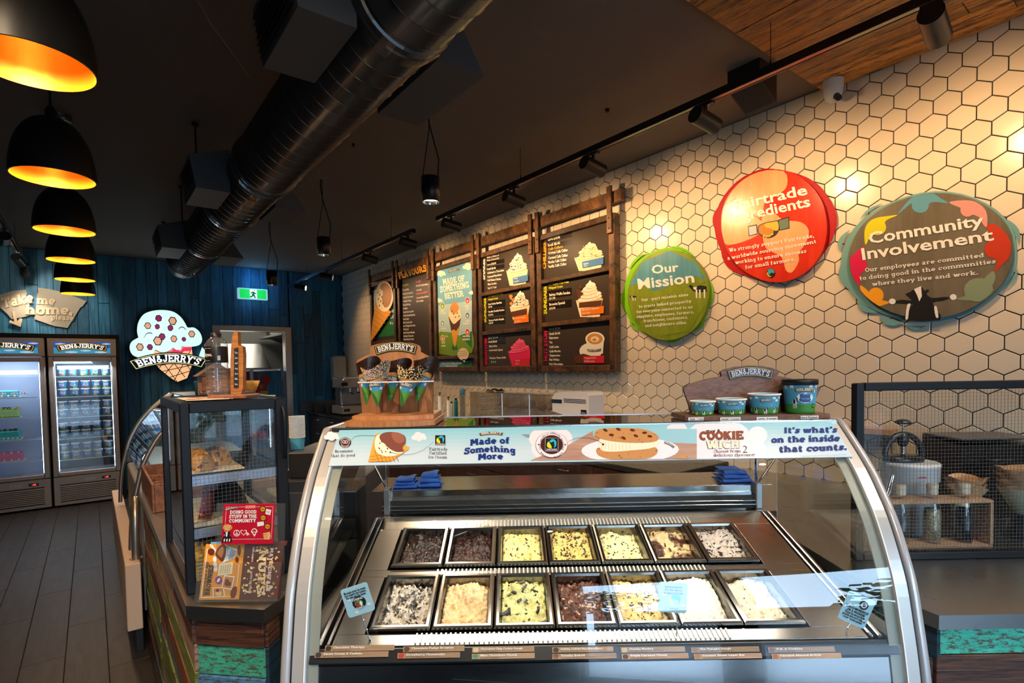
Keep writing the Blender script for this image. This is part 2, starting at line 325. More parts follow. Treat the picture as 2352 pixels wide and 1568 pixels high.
# lettering
# chunky slab letters drawn as strokes: I stem, L thin line, A arc, C curve, S serif
GL = {
'A': (9, 'I 1.6 0 4 10;I 7.2 0 4.8 10;L 2.6 3.2 6.4 3.2;S 1.6 0;S 7.2 0;S 4.2 10'), 'B': (8.4, 'I 1.9 0 1.9 10;L 1.2 9.1 4.6 9.1;L 1.2 5.1 4.8 5.1;L 1.2 .9 4.8 .9;A 4.6 7.1 2 2 90 -90;A 4.8 3 2.2 2.1 90 -90;S 1.7 0;S 1.7 10'),
'C': (8.4, 'A 4.6 5 3.3 4.2 55 305;I 7.2 7 7.2 9.8'), 'D': (8.8, 'I 1.9 0 1.9 10;L 1.2 9.1 4.2 9.1;L 1.2 .9 4.2 .9;A 4.2 5 3.2 4.1 90 -90;S 1.7 0;S 1.7 10'),
'E': (8, 'I 1.9 0 1.9 10;L 1 9.1 7 9.1;L 1.9 5 5.4 5;L 1 .9 7.2 .9;I 6.8 7.4 6.8 10;I 7 0 7 2.8;S 1.7 0;S 1.7 10;I 5.2 3.8 5.2 6.2'), 'F': (7.6, 'I 1.9 0 1.9 10;L 1 9.1 7 9.1;L 1.9 5 5.2 5;I 6.8 7.2 6.8 10;I 5 3.8 5 6.2;S 1.9 0;S 1.7 10'),
'G': (8.8, 'A 4.6 5 3.3 4.2 55 330;I 7.2 7 7.2 9.8;I 7.2 .4 7.2 4.6;L 5 4.4 8.2 4.4'), 'H': (9, 'I 1.9 0 1.9 10;I 7 0 7 10;L 1.9 5 7 5;S 1.9 0;S 7 0;S 1.9 10;S 7 10'),
'I': (4.4, 'I 2.2 0 2.2 10;S 2.2 0;S 2.2 10'), 'J': (7.2, 'I 4.8 3 4.8 10;A 2.9 3 1.9 2.2 0 -200;S 4.8 10'), 'K': (9, 'I 1.9 0 1.9 10;L 2.4 4.6 6.6 9.4;I 7.2 0 4.4 5.4;S 1.9 0;S 1.9 10;S 7.2 0;S 6.8 10'),
'L': (7.4, 'I 1.9 0 1.9 10;L 1 .9 7 .9;I 6.6 0 6.6 3;S 1.7 10;S 1.7 0'), 'M': (10.6, 'I 1.7 0 1.9 10;I 8.8 0 8.6 10;I 2.4 10 5.3 3;I 8.2 10 5.3 3;S 1.7 0;S 8.8 0;S 1.7 10;S 8.8 10'), 'N': (9.4, 'I 1.9 0 1.9 10;I 7.4 0 7.4 10;I 2 9.6 7.2 .6;S 1.8 0;S 7.6 10;S 1.6 10'),
'O': (8.8, 'A 4.4 5 3.2 4.1 0 360'), 'P': (8, 'I 1.9 0 1.9 10;L 1.2 9.1 4.6 9.1;L 1.2 4.3 4.6 4.3;A 4.6 6.7 2 2.4 90 -90;S 1.9 0;S 1.7 10'), 'R': (9, 'I 1.9 0 1.9 10;L 1.2 9.1 4.6 9.1;L 1.2 4.9 4.6 4.9;A 4.6 7 2 2.1 90 -90;I 7.4 0 5 5;S 1.7 0;S 7.8 0;S 1.7 10'),
'S': (8, 'C 6.6 8 5.6 9.1 3.8 9.2 2 8.2 2.2 6.4 4.2 5.2 6 4 6.2 1.8 4.4 .8 2.4 .9 1.3 2.2;I 6.8 6.8 6.8 9.8;I 1.2 .2 1.2 3.2'), 'T': (8.6, 'I 4.3 0 4.3 10;L 1 9.1 7.6 9.1;I 1.3 6.8 1.3 10;I 7.3 6.8 7.3 10;S 4.3 0'), 'U': (9, 'I 1.9 3 1.9 10;I 7 3 7 10;A 4.45 3.2 2.55 2.4 180 360;S 1.8 10;S 7.1 10'),
'V': (9, 'I 1.5 10 4 .4;I 7.3 10 4.9 .4;S 1.6 10;S 7.3 10'), 'W': (12, 'I 1.5 10 3.4 .4;I 6 9 3.9 .4;I 6 9 8 .4;I 10.4 10 8.5 .4;S 1.6 10;S 10.4 10;S 6 10'), 'Y': (9, 'I 1.6 10 4.4 4.6;I 7.2 10 4.4 4.6;I 4.4 0 4.4 5;S 1.7 10;S 7.3 10;S 4.4 0'), 'X': (8.4, 'I 1.6 0 6.6 10;I 6.6 0 1.6 10;S 1.6 0;S 6.6 0;S 1.6 10;S 6.6 10'),
'&': (9.4, 'C 8 1 5.6 4 2.8 7 3 8.9 4.4 9.3 5.4 8 4.4 6 2 4.2 1.8 2 3.4 .8 5.8 1.2 7.6 4.4'), "'": (2.8, 'I 1.4 7 1.4 10'), '.': (3.2, 'I 1.6 0 1.6 2.2'), ',': (3.2, 'I 1.2 -1.6 1.7 2'), '!': (3.6, 'I 1.8 3.4 1.8 10;I 1.8 0 1.8 2.2'), '-': (4.4, 'L .8 3.8 3.6 3.8'),
'a': (7.4, 'C 1.6 6 3.4 6.7 4.9 5.8 5.1 4 5.1 .8;A 3.3 2.2 1.9 1.5 0 360;L 5 .7 7 .7'), 'b': (7.8, 'I 1.7 0 1.7 10;A 4.2 3.4 2.4 2.7 0 360;S 1.3 10'), 'c': (6.8, 'A 3.8 3.4 2.6 2.7 50 310;I 5.8 4.6 5.8 6.6'), 'd': (7.8, 'I 5.8 0 5.8 10;A 3.4 3.4 2.4 2.7 0 360;S 5.4 10;L 5.8 .7 7.6 .7'),
'e': (7, 'A 3.6 3.4 2.6 2.7 0 310;L 1.2 3.3 6.2 3.3'), 'f': (5.6, 'I 2.2 0 2.2 7.6;A 3.8 7.6 1.6 1.8 180 50;L .4 6.1 4.8 6.1;S 2.2 0'), 'g': (7.6, 'A 3.5 3.8 2.2 2.4 0 360;C 5.7 6.6 5.7 0 5 -2.2 3 -2.6 1.2 -1.6;L 5.6 6.3 7.4 6.3'), 'h': (8.4, 'I 1.8 0 1.8 10;I 6.2 0 6.2 4.4;A 4.1 4.2 2.1 2.1 180 0;S 1.8 0;S 6.4 0;S 1.3 10'),
'i': (4, 'I 2 0 2 6.8;I 2 8.2 2 10.2;S 2 0;S 1.5 6.7'), 'k': (8, 'I 1.8 0 1.8 10;L 2.2 3 5.6 6.4;I 6.2 0 3.8 3.8;S 1.8 0;S 6.4 0;S 1.3 10;S 5.8 6.6'), 'l': (4, 'I 2 0 2 10;S 2 0;S 1.5 10'), 'm': (12, 'I 1.8 0 1.8 6.8;I 6 0 6 4.4;I 10.2 0 10.2 4.4;A 3.9 4.3 2.1 2 180 0;A 8.1 4.3 2.1 2 180 0;S 1.8 0;S 6 0;S 10.3 0;S 1.3 6.7'),
'n': (8.4, 'I 1.8 0 1.8 6.8;I 6.2 0 6.2 4.4;A 4.1 4.3 2.1 2 180 0;S 1.8 0;S 6.4 0;S 1.3 6.7'), 'o': (7.2, 'A 3.6 3.4 2.5 2.7 0 360'), 'p': (7.8, 'I 1.8 -3 1.8 6.8;A 4.2 3.4 2.4 2.7 0 360;S 1.8 -3;S 1.3 6.7'), 'r': (6.4, 'I 1.9 0 1.9 6.8;A 4 4.4 2 1.9 180 40;S 1.9 0;S 1.4 6.7'),
's': (6.2, 'C 4.9 5.4 3.8 6.2 2.2 5.8 2 4.6 3.8 3.4 4.6 2 3.4 .7 1.2 1.2;I 5.1 4.6 5.1 6.6;I 1.1 .2 1.1 2.2'), 't': (5.8, 'I 2.4 1.8 2.4 9;A 3.9 2 1.5 1.5 180 300;L .6 6.1 4.8 6.1'), 'u': (8.2, 'I 1.8 2.2 1.8 6.8;I 6 0 6 6.8;A 3.9 2.6 2.1 2 180 360;S 1.3 6.7;S 5.5 6.7;L 6 .7 7.6 .7'),
'v': (7.8, 'I 1.5 6.8 3.4 .3;I 6.2 6.8 4.3 .3;S 1.6 6.6;S 6.2 6.6'), 'w': (10.8, 'I 1.5 6.8 3.1 .3;I 5.3 6.6 3.7 .3;I 5.3 6.6 7 .3;I 9.2 6.8 7.6 .3;S 1.6 6.6;S 9.2 6.6'), 'z': (6.6, 'L .9 6.1 5.6 6.1;L .9 .7 5.8 .7;I 5 6 1.6 .8'), 'j': (4, 'I 2.4 -1.6 2.4 6.8;I 2.4 8.2 2.4 10.2'), 'y': (7.8, 'I 1.5 6.8 3.7 .3;C 6.3 6.8 4.4 .5 3 -2 1.4 -2.4;S 1.6 6.6;S 6.3 6.6'), ' ': (3.6, ''),
}
_SL = {}
def slab(text, wt=1.0):
    """(list of polygons, width) with cap height 1"""
    key = (text, wt)
    if key in _SL: return _SL[key]
    X = 0.; P = []
    def rib(pts, w):
        n = len(pts); l = []; r = []
        for i in range(n):
            a = pts[max(i - 1, 0)]; b = pts[min(i + 1, n - 1)]; dx, dy = b[0] - a[0], b[1] - a[1]; q = math.hypot(dx, dy) or 1
            l.append((pts[i][0] - dy / q * w / 2, pts[i][1] + dx / q * w / 2)); r.append((pts[i][0] + dy / q * w / 2, pts[i][1] - dx / q * w / 2))
        for i in range(n - 1): P.append([(X + x, y) for x, y in (l[i], r[i], r[i + 1], l[i + 1])])
    for ch in text:
        w, d = GL.get(ch, GL.get(ch.upper(), GL[' ']))
        for t in d.split(';'):
            if not t: continue
            k, *q = t.split(); q = [float(a) for a in q]
            if k == 'I': rib([(q[0], q[1]), (q[2], q[3])], 2.3 * wt)
            elif k == 'L': rib([(q[0], q[1]), (q[2], q[3])], 1.6 * wt)
            elif k == 'S': rib([(q[0] - 1.75, q[1] + (.6 if q[1] < 5 else -.6)), (q[0] + 1.75, q[1] + (.6 if q[1] < 5 else -.6))], 1.2)
            elif k == 'A':
                n = max(4, int(abs(q[5] - q[4]) / 30)); rib([(q[0] + q[2] * math.cos(R_(q[4] + (q[5] - q[4]) * i / n)), q[1] + q[3] * math.sin(R_(q[4] + (q[5] - q[4]) * i / n))) for i in range(n + 1)], 2.0 * wt)
            elif k == 'C': rib(catmull(list(zip(q[0::2], q[1::2])), 2), 1.9 * wt)
        X += w + .25
    _SL[key] = ([[(x / 10, y / 10) for x, y in p] for p in P], X / 10); return _SL[key]
_ST = {}
_fc = bpy.data.curves.new('lettering_source', 'FONT'); _fo = bpy.data.objects.new('lettering_source', _fc); C.objects.link(_fo)
def sans(text, wt=.0):
    """default face as polygons, cap height 1"""
    key = (text, wt)
    if key in _ST: return _ST[key]
    _fc.body = text; _fc.size = 1; _fc.resolution_u = 2; _fc.offset = wt
    bpy.context.view_layer.update()
    dg = bpy.context.evaluated_depsgraph_get(); ev = _fo.evaluated_get(dg); me = ev.to_mesh()
    k = 1 / .72; vs = [(v.co.x * k, v.co.y * k) for v in me.vertices]; ps = [[vs[i] for i in p.vertices] for p in me.polygons]
    w = max([v[0] for v in vs] or [0.1]); ev.to_mesh_clear()
    _ST[key] = (ps, w); return _ST[key]
def put(mb, glyphs, fn, m, h=.001):
    ps, w = glyphs
    for i, p in enumerate(ps): mb.add([fn(x / w, y, h + (i % 12) * .00002) for x, y in p], [tuple(range(len(p)))], m)
def text(mb, P, s, p0, p1, cap, m, h=.002, face='sans', wt=.02, fn=None, sy=1.):
    """letters on plane P: baseline from pixel p0 to pixel p1, capitals cap pixels tall (read off the photograph, built on the real plane)"""
    g = slab(s, 1 + wt) if face == 'slab' else sans(s, wt)
    a = Vector(P.at(*p0)); b = Vector(P.at(*p1)); dx, dy = p1[0] - p0[0], p1[1] - p0[1]; q = math.hypot(dx, dy); up = Vector(P.at(p0[0] + dy / q * cap, p0[1] - dx / q * cap)) - a
    up2 = Vector(P.at(p1[0] + dy / q * cap, p1[1] - dx / q * cap)) - b
    put(mb, g, fn or (lambda x, y, hh: (*(a.lerp(b, x) + up.lerp(up2, x) * y), hh)), m, h)
def vtext(mb, P, s, p0, p1, capvec, m, h=.002, face='sans', wt=.02):
    g = slab(s, 1 + wt) if face == 'slab' else sans(s, wt)
    a = Vector(P.at(*p0)); b = Vector(P.at(*p1)); up = Vector(P.at(p0[0] + capvec[0], p0[1] + capvec[1])) - a
    put(mb, g, lambda x, y, hh: (*(a.lerp(b, x) + up * y), hh), m, h)
def poly(mb, P, pts, m, h=.001):
    mb.add([(*P.at(*p), h) for p in pts], [tuple(range(len(pts)))[::-1]], m)      # pixel order clockwise on screen
def slabpoly(mb, P, pts, m, h0, h1):
    mb.prism([(*P.at(*p), h0) for p in pts], (0, 0, h1 - h0), m)
pr_white = mat('print_white', (.82, .80, .77), .4); pr_black = mat('print_black', (.012, .012, .014), .4); pr_yellow = mat('print_yellow', (.85, .62, .12), .4)
pr_navy = mat('print_navy', (.012, .03, .16), .4)
def logo(mb, fn, h=.001, ink=pr_white, back=pr_black, line=pr_yellow, flatends=.10, dh=.0006):
    """arched banner with the shop's name; fn(x in -1..1, t in 0..1, h) -> point"""
    n = 14
    def band(x0, t0, t1, m, hh):
        for i in range(n):
            a, b = -x0 + 2 * x0 * i / n, -x0 + 2 * x0 * (i + 1) / n
            q = []
            for x, t in ((a, t0), (b, t0), (b, t1), (a, t1)): q.append(fn(x * (1 + flatends * (t - .5) * 1.2), t, hh))
            mb.add(q, [(0, 1, 2, 3)], m)
    band(1, 0, 1, back, h); band(.955, .09, .91, line, h + dh); band(.935, .14, .86, back, h + 2 * dh)
    ps, w = slab("BEN&JERRY'S", 1.0)
    for p in ps:
        mb.add([fn(((x / w) * 2 - 1) * .86 * (1 + flatends * (.2 + .62 * y - .5) * 1.2), .2 + .6 * y, h + 3 * dh) for x, y in p], [tuple(range(len(p)))], ink)
def logo_px(mb, P, L, Rr, H, arch, h=.001, **k):
    a = Vector(P.at(*L)); b = Vector(P.at(*Rr)); dx, dy = Rr[0] - L[0], Rr[1] - L[1]; q = math.hypot(dx, dy)
    mid = ((L[0] + Rr[0]) / 2, (L[1] + Rr[1]) / 2)
    u1 = Vector(P.at(mid[0] + dy / q * H, mid[1] - dx / q * H)) - Vector(P.at(*mid)); u2 = u1 * (arch / H)
    logo(mb, lambda x, t, hh: (*(a.lerp(b, (x + 1) / 2) + u1 * t + u2 * (1 - x * x)), hh), h, **k)
def cloud(mb, P, cx, cy, w, m, h=.0012):
    for i, (dx, dy, r) in enumerate(((-.32, .05, .2), (-.08, -.12, .26), (.2, -.04, .24), (.36, .08, .15), (0, .1, .24))):
        poly(mb, P, ell(cx + dx * w, cy + dy * w, r * w, r * w * .85, 12), m, h + i * .00015)
def cow(mb, P, cx, cy, s, h=.003, face=1):
    """small standing black and white cow drawn flat"""
    f = face
    poly(mb, P, [(cx - s * .5 * f, cy - s * .1), (cx - s * .45 * f, cy - s * .35), (cx + s * .4 * f, cy - s * .35), (cx + s * .5 * f, cy), (cx - s * .4 * f, cy + s * .05)][::f], pr_white, h)
    poly(mb, P, ell(cx + s * .1, cy - s * .18, s * .28, s * .17, 8), pr_black, h + .0006)
    poly(mb, P, [(cx + s * .4 * f, cy - s * .5), (cx + s * .75 * f, cy - s * .42), (cx + s * .72 * f, cy - s * .18), (cx + s * .4 * f, cy - s * .2)][::f], pr_black, h + .0006)
    for k in (-.36, -.22, .18, .34): poly(mb, P, [(cx + s * k - s * .04, cy), (cx + s * k + s * .04, cy), (cx + s * k + s * .04, cy + s * .35), (cx + s * k - s * .04, cy + s * .35)], pr_white, h)
# the room
XW, YB, HC = 3.418, 9.10, 3.18            # tiled side wall, blue end wall, ceiling
XL = -2.6
ceil_m = mat('black_ceiling_paint', (.20, .172, .15), .8, spec=.25, bump=.15, bs=30)
grout = mat('black_grout', (.008, .008, .008), .9)
tile_m = mat('cream_glazed_tile', (.74, .64, .50), .22, spec=.5, rnd=.045, bump=.06, bs=6)
blue_m = wood('blue_stained_boards', (.012, .100, .200), (.042, .235, .40), (9, 9, .7), .55, 3.5, .34, bump=.25)
blue_gap = mat('dark_gap', (.002, .006, .01), .9)
floor_m = wood('grey_brown_floorboards', (.011, .008, .006), (.036, .027, .020), (9, 1.1, 9), .5, 2.6, .16, bump=.12)
reclaimed = wood('reclaimed_ceiling_boards', (.14, .040, .006), (.95, .42, .08), (6, .8, 6), .45, 2.6, .45, c3=(.07, .022, .005), bump=.3, contrast=(.3, .72))
wall_m = mat('dark_wall_paint', (.05, .045, .04), .8)

# floor
b = M(); b.box(XL, XW, WY, YB, -.12, -.004, mat('floor_joint', (.006, .005, .004), .9))
floor = b.build('floor', kind='structure')
pw, pl = .192, 1.22
nfar = M(); k = 0
for i in range(-14, 18):
    x0 = i * pw + .02
    if x0 < XL or x0 + pw > XW: continue
    off = (i * .37) % 1 * pl
    j = -3
    while True:
        y0 = j * pl + off; y1 = y0 + pl; j += 1
        if y0 > YB: break
        y0 = max(y0, WY + .01); y1 = min(y1, YB - .01)
        if y1 - y0 < .05: continue
        q = M() if (-2.0 < x0 < .22 and y1 > 1.4) else nfar
        q.bbox(x0 + .002, x0 + pw - .002, y0 + .0015, y1 - .0015, -.004, 0, floor_m, .0012)
        if q is not nfar: q.build('plank', floor)
nfar.build('plank', floor, kind='stuff')

# tiled side wall
b = M(); b.box(XW, XW + .15, WY, YB + .2, -.1, HC + .1, grout)
wall_right = b.build('wall_right', kind='structure')
hw, hs = .1142, .0615
pz = onX(2100 + 709.5 / 3.92, 440 / 3.92, XW)
tiles = []
def hexpts(w, s, x):
    return [(x, 0, s), (x, w / 2, s / 2), (x, w / 2, -s / 2), (x, 0, -s), (x, -w / 2, -s / 2), (x, -w / 2, s / 2)]
g_, ch = .0023, .0022
ha = hexpts(hw - 2 * g_, hs - 1.15 * g_, 0); hb = hexpts(hw - 2 * g_, hs - 1.15 * g_, -.004); hc = hexpts(hw - 2 * g_ - 2 * ch, hs - 1.15 * g_ - 1.15 * ch, -.0058)
HV = ha + hb + hc; HFc = [(i, (i + 1) % 6, 6 + (i + 1) % 6, 6 + i) for i in range(6)] + [(6 + i, 6 + (i + 1) % 6, 12 + (i + 1) % 6, 12 + i) for i in range(6)] + [(12, 13, 14, 15, 16, 17)]
for r in range(-35, 6):
    z = pz.z + r * 1.5 * hs
    if z < -.0 or z - hs > HC: continue
    for c in range(-28, 80):
        y = pz.y + hw / 2 + (r % 2) * hw / 2 + c * hw
        if WY + .1 < y < YB - .03: tiles.append((y, z))
def clipz(z): return min(z, HC - .004)
near = sorted([t for t in tiles if t[1] > 1.05 and t[0] > .5], key=lambda t: t[0])[:290]
ns = set(near)
b = M(); b.add(HV, HFc, tile_m); hex_me = b.mesh('tile')
for y, z in near:
    if z + hs > HC - .005:
        q = M(); q.add([(p[0] + XW, p[1] + y, clipz(p[2] + z)) for p in HV], HFc, tile_m); q.build('tile', wall_right)
    else:
        o = bpy.data.objects.new('tile', hex_me); C.objects.link(o); o.parent = wall_right; o.location = Vector((XW, y, z)) - wall_right.location
b = M()
for y, z in tiles:
    if (y, z) in ns: continue
    v = random.uniform(-.0004, .0004)
    b.add([(p[0] + XW + v, p[1] + y, clipz(p[2] + z)) for p in HV], HFc, tile_m)
b.build('tile', wall_right, kind='stuff')

# blue board end wall with the kitchen doorway
DX0, DX1, DZ = 1.45, 2.55, 2.27
b = M(); b.box(XL - .15, DX0, YB, YB + .12, -.1, HC + .1, blue_gap); b.box(DX1, XW, YB, YB + .12, -.1, HC + .1, blue_gap); b.box(DX0, DX1, YB, YB + .12, DZ, HC + .1, blue_gap)
wall_back = b.build('wall_back', kind='structure')
x = XL + .01
while x < XW - .02:
    w = random.choice((.105, .12, .135, .15)); x1 = min(x + w, XW - .008)
    if x1 - x < .03: break
    cuts = [0.] + sorted(random.uniform(.5, 3.) for _ in range(random.choice((0, 1, 1, 2)))) + [HC - .003]
    segs = []
    for a, c in zip(cuts, cuts[1:]):
        if c - a < .06: continue
        if x1 > DX0 - .0 and x < DX1 + .0:
            if c <= DZ:
                if x >= DX0 or x1 <= DX1: continue
            a = max(a, DZ)
        segs.append((a, c))
    if x < DX0 < x1: x1 = DX0; segs = [(a, c) for a, c in zip(cuts, cuts[1:])]
    if x < DX1 < x1 and x > DX0: x = DX1; segs = [(a, c) for a, c in zip(cuts, cuts[1:])]
    for a, c in segs:
        if x1 - x < .02 or c - a < .03: continue
        q = M(); q.bbox(x + .0018, x1 - .0018, YB - random.uniform(.013, .017), YB, a + .002, c - .002, blue_m, .0025); q.build('plank', wall_back)
    x = x1
b = M()
for (x0, x1, z0, z1) in ((DX0 - .01, DX0 + .09, 0, DZ + .02), (DX1 - .09, DX1 + .01, 0, DZ + .02), (DX0 + .09, DX1 - .09, DZ - .06, DZ + .02)):
    b.bbox(x0, x1, YB - .03, YB + .13, z0, z1, steel, .004)
b.build('door_1', kind='structure')

# other walls
b = M(); b.box(XL - .15, XL, WY, YB, -.1, HC + .1, wall_m); b.build('wall_left', kind='structure')
b = M()
for (x0, x1, z0, z1) in ((XL - .15, -1.1, 0, HC), (.2, .4, 0, HC), (2.1, XW, 0, HC), (-1.1, .2, 2.27, HC), (.4, 2.1, 2.27, HC), (-1.1, .2, 0, .12), (.4, 2.1, 0, .12)):
    b.box(x0, x1, WY - .15, WY, z0, z1, wall_m)
b.build('wall_front', kind='structure')
for k, (x0, x1) in enumerate(((-1.1, .2), (.4, 2.1))):
    w = M()
    for (a, c, z0, z1) in ((x0, x0 + .05, .12, 2.27), (x1 - .05, x1, .12, 2.27), (x0 + .05, x1 - .05, .12, .17), (x0 + .05, x1 - .05, 2.22, 2.27)):
        w.bbox(a, c, WY - .1, WY - .02, z0, z1, satin_black)
    wo = w.build('window_%d' % (k + 1), kind='structure')
    q = M(); q.box(x0 + .05, x1 - .05, WY - .066, WY - .06, .17, 2.22, glass_mat('window_glass', (.97, .98, .98), .8)); q.build('pane', wo)
# street outside the windows (seen only as a reflection in the curved glass)
b = M(); b.box(-14, 14, -26, WY - .15, -.3, -.12, mat('asphalt', (.13, .13, .14), .9)); tag(b.build('street_ground'), None, None, kind='structure')
for k, (x, y, h, r) in enumerate(((1.7, -9.0, 4.0, 1.9), (-7.5, -14, 5.2, 1.9))):
    t = thing('street_tree', ('leafy street tree outside the nearer shop window', 'broad street tree standing farther along the kerb')[k], 'tree', (x, y, -.12))
    q = M(); q.tube([(x, y, -.12), (x + .05, y, 1.4), (x - .05, y + .1, 2.8)], [.13, .1, .07], 8, mat('bark', (.06, .045, .03), .9)); q.build('trunk', t)
    q = M(); leaf = mat('street_leaves', (.015, .04, .012), .8)
    for i in range(600):
        a, e, rr = random.uniform(0, 6.3), random.uniform(-1, 1), r * random.uniform(.4, 1); c = Vector((x + rr * math.cos(a) * math.sqrt(1 - e * e), y + rr * math.sin(a) * math.sqrt(1 - e * e), h - 1.9 + rr * e * .9))
        d = Vector((random.uniform(-1, 1), random.uniform(-1, 1), random.uniform(-1, 1))).normalized() * .17; f = d.cross(Vector((random.uniform(-1, 1), 1, .3))).normalized() * .12
        q.add([c - d, c + f, c + d, c - f], [(0, 1, 2, 3)], leaf)
    q.build('foliage', t, kind='stuff')

t = thing('added_street_building', 'low dark building added across the street to bound the sky reflection', 'building', (-3, -23, -.12))  # unseen block added; its height bounds the sky's reflection in the curved glass
q = M(); q.box(-13, 9, -25, -23, -.12, 2.0, mat('far_facade', (.06, .055, .05), .8)); q.build('wall', t)
q = M(); q.box(-13.2, 9.2, -25.2, -22.7, 2.0, 2.2, mat('far_roof', (.10, .10, .11), .8)); q.build('roof', t)
for i in range(6):
    q = M(); q.box(-12 + i * 3.5, -9.6 + i * 3.5, -22.99, -22.95, .4, 1.6, mat('far_window', (.02, .03, .04), .1)); q.build('window', t)
# ceiling: black paint, reclaimed boards over the customer side
b = M(); b.box(XL - .15, XW + .15, WY - .15, YB + .12, HC, HC + .12, ceil_m)
ceiling = b.build('ceiling', kind='structure')
rest = M(); i = 0; x = .02
while x < XW - .02:
    w = random.choice((.085, .1, .12)); x1 = min(x + w, XW - .01); y = 1.42
    while y > WY + .05:
        l = random.uniform(.45, 1.1); y0 = max(y - l, WY + .02)
        q = M() if (x > 1.55 and y > -.1) else rest
        q.bbox(x + .001, x1 - .001, y0 + .001, y - .001, HC - .026 - random.uniform(0, .005), HC - .002, reclaimed, .002)
        if q is not rest: q.build('plank', ceiling)
        y = y0
    x = x1
rest.build('plank', ceiling, kind='stuff')

# kitchen behind the doorway
kw = mat('kitchen_white', (.72, .70, .64), .5)
b = M(); KY = 11.3
b.box(.9, 3.3, KY, KY + .1, 0, 2.9, kw); b.box(.8, .9, YB + .12, KY, 0, 2.9, kw); b.box(3.3, 3.4, YB + .12, KY, 0, 2.9, kw); b.box(.8, 3.4, YB + .12, KY + .1, 2.9, 3.0, kw); b.box(.8, 3.4, YB + .12, KY, -.1, 0, mat('kitchen_floor', (.2, .19, .18), .5))
b.build('wall_kitchen', kind='structure')
lamp('AREA', 'kitchen_ceiling_light', (2.1, 10.2, 2.85), 5, (1, .93, .8), aim=(2.1, 10.2, 0), size=1.0)
# kitchen things seen through the doorway (plane y = 10.6)
PK = 10.6
t = thing('range_hood', 'stainless steel extraction hood on the kitchen back wall', 'extractor hood', (1.9, KY - .35, 1.6))
q = M(); q.hexa([(1.0, KY - .75, 1.66), (2.6, KY - .75, 1.66), (2.6, KY - .01, 1.66), (1.0, KY - .01, 1.66), (1.3, KY - .45, 2.1), (2.5, KY - .45, 2.1), (2.5, KY - .01, 2.1), (1.3, KY - .01, 2.1)], steel_bright); q.build('canopy', t)
q = M(); q.bbox(.98, 2.62, KY - .77, KY - .01, 1.58, 1.66, steel); q.build('rim', t)
t = thing('wall_shelf', 'white shelf high on the kitchen right wall', 'shelf', (2.95, 10.2, 2.2))
q = M(); q.bbox(2.55, 3.3, 9.6, 11.2, 2.2, 2.235, white_p); q.build('board', t)
for yy in (9.8, 10.9):
    q = M(); q.hexa([(2.7, yy, 2.19), (3.3, yy, 1.95), (3.3, yy + .02, 1.95), (2.7, yy + .02, 2.19), (2.7, yy, 2.2), (3.3, yy, 2.2), (3.3, yy + .02, 2.2), (2.7, yy + .02, 2.2)], steel); q.build('bracket', t)
q = M(); q.bbox(2.58, 3.0, 9.75, 10.5, 2.237, 2.56, mat('paper_wrap', (.82, .8, .74), .5), .03)
for i in range(5): q.box(2.575, 2.58, 9.8 + i * .14, 9.86 + i * .14, 2.36, 2.5, mat('pale_blue_print', (.45, .5, .7), .6))
tag(q.build('paper_bag'), 'white wrapped bale of paper cups on the kitchen shelf', 'package')
q = M(); q.bbox(2.6, 3.0, 10.55, 10.8, 2.237, 2.5, mat('brown_card', (.12, .07, .03), .7), .004); tag(q.build('carton'), 'small brown carton at the far end of the kitchen shelf', 'box')
t = thing('wall_cupboard', 'row of cream lidded bins along the kitchen back wall', 'cupboard', (2.3, KY - .2, 1.3))
q = M(); q.bbox(1.0, 3.28, KY - .42, KY - .01, 1.3, 1.335, steel); q.build('shelf', t)
for i in range(7):
    q = M(); q.bbox(1.05 + i * .31, 1.33 + i * .31, KY - .4, KY - .05, 1.337, 1.53, kw, .01); q.build('door', t)
# swing door leaf with painted mural, standing ajar inside the doorway
PD = Plane((2, 9.32, 0), (1, 0, 0), (0, 0, 1))
t = thing('swing_door', 'blue board swing door with red and purple mural shapes', 'door leaf', (2.0, 9.34, 0))
x = 1.47
q = M(); q.bbox(1.47, 2.44, 9.33, 9.36, .05, 1.60, blue_m); q.build('leaf', t)
for i in range(8):
    q = M(); q.bbox(1.472 + i * .121, 1.59 + i * .121, 9.322, 9.331, .06, 1.59, blue_m, .002); q.build('plank', t)
for (x0, x1, z0, z1, nm) in ((1.45, 2.46, 1.60, 1.63, 'top_rail'), (2.44, 2.47, .05, 1.6, 'edge_strip')): q = M(); q.bbox(x0, x1, 9.31, 9.37, z0, z1, steel_bright, .003); q.build(nm, t)
px0 = onY(579, 900, 9.3).x; q = M(); q.bbox(px0 - .025, px0 + .025, 9.29, 9.32, .05, 1.65, white_p, .004); q.build('centre_post', t)
mu_red = mat('mural_red', (.32, .02, .015), .5); mu_pur = mat('mural_purple', (.13, .008, .06), .5); mu_or = mat('mural_orange', (.45, .17, .02), .5); mu_gold = mat('mural_yellow', (.5, .33, .03), .5)
q = M(PD.m)
poly(q, PD, ell(609, 872, 12, 12, 14), mu_red, .003); poly(q, PD, [(586, 888), (600, 884), (606, 872), (619, 875), (612, 890), (616, 905), (585, 905)], mu_red, .0036)
poly(q, PD, [(596, 886), (605, 882), (603, 890), (598, 893)], mu_or, .0042); poly(q, PD, [(598, 898), (615, 897), (616, 905), (595, 905)], mu_gold, .0042); poly(q, PD, [(586, 855), (590, 853), (593, 871), (586, 873)], mu_red, .0036)
poly(q, PD, ell(565, 873, 17, 20, 14), mu_pur, .003); poly(q, PD, ell(571, 874, 5, 5, 8), blue_m, .0036); poly(q, PD, [(545, 885), (578, 888), (578, 905), (545, 905)], mu_pur, .0036)
q.build('mural', t)
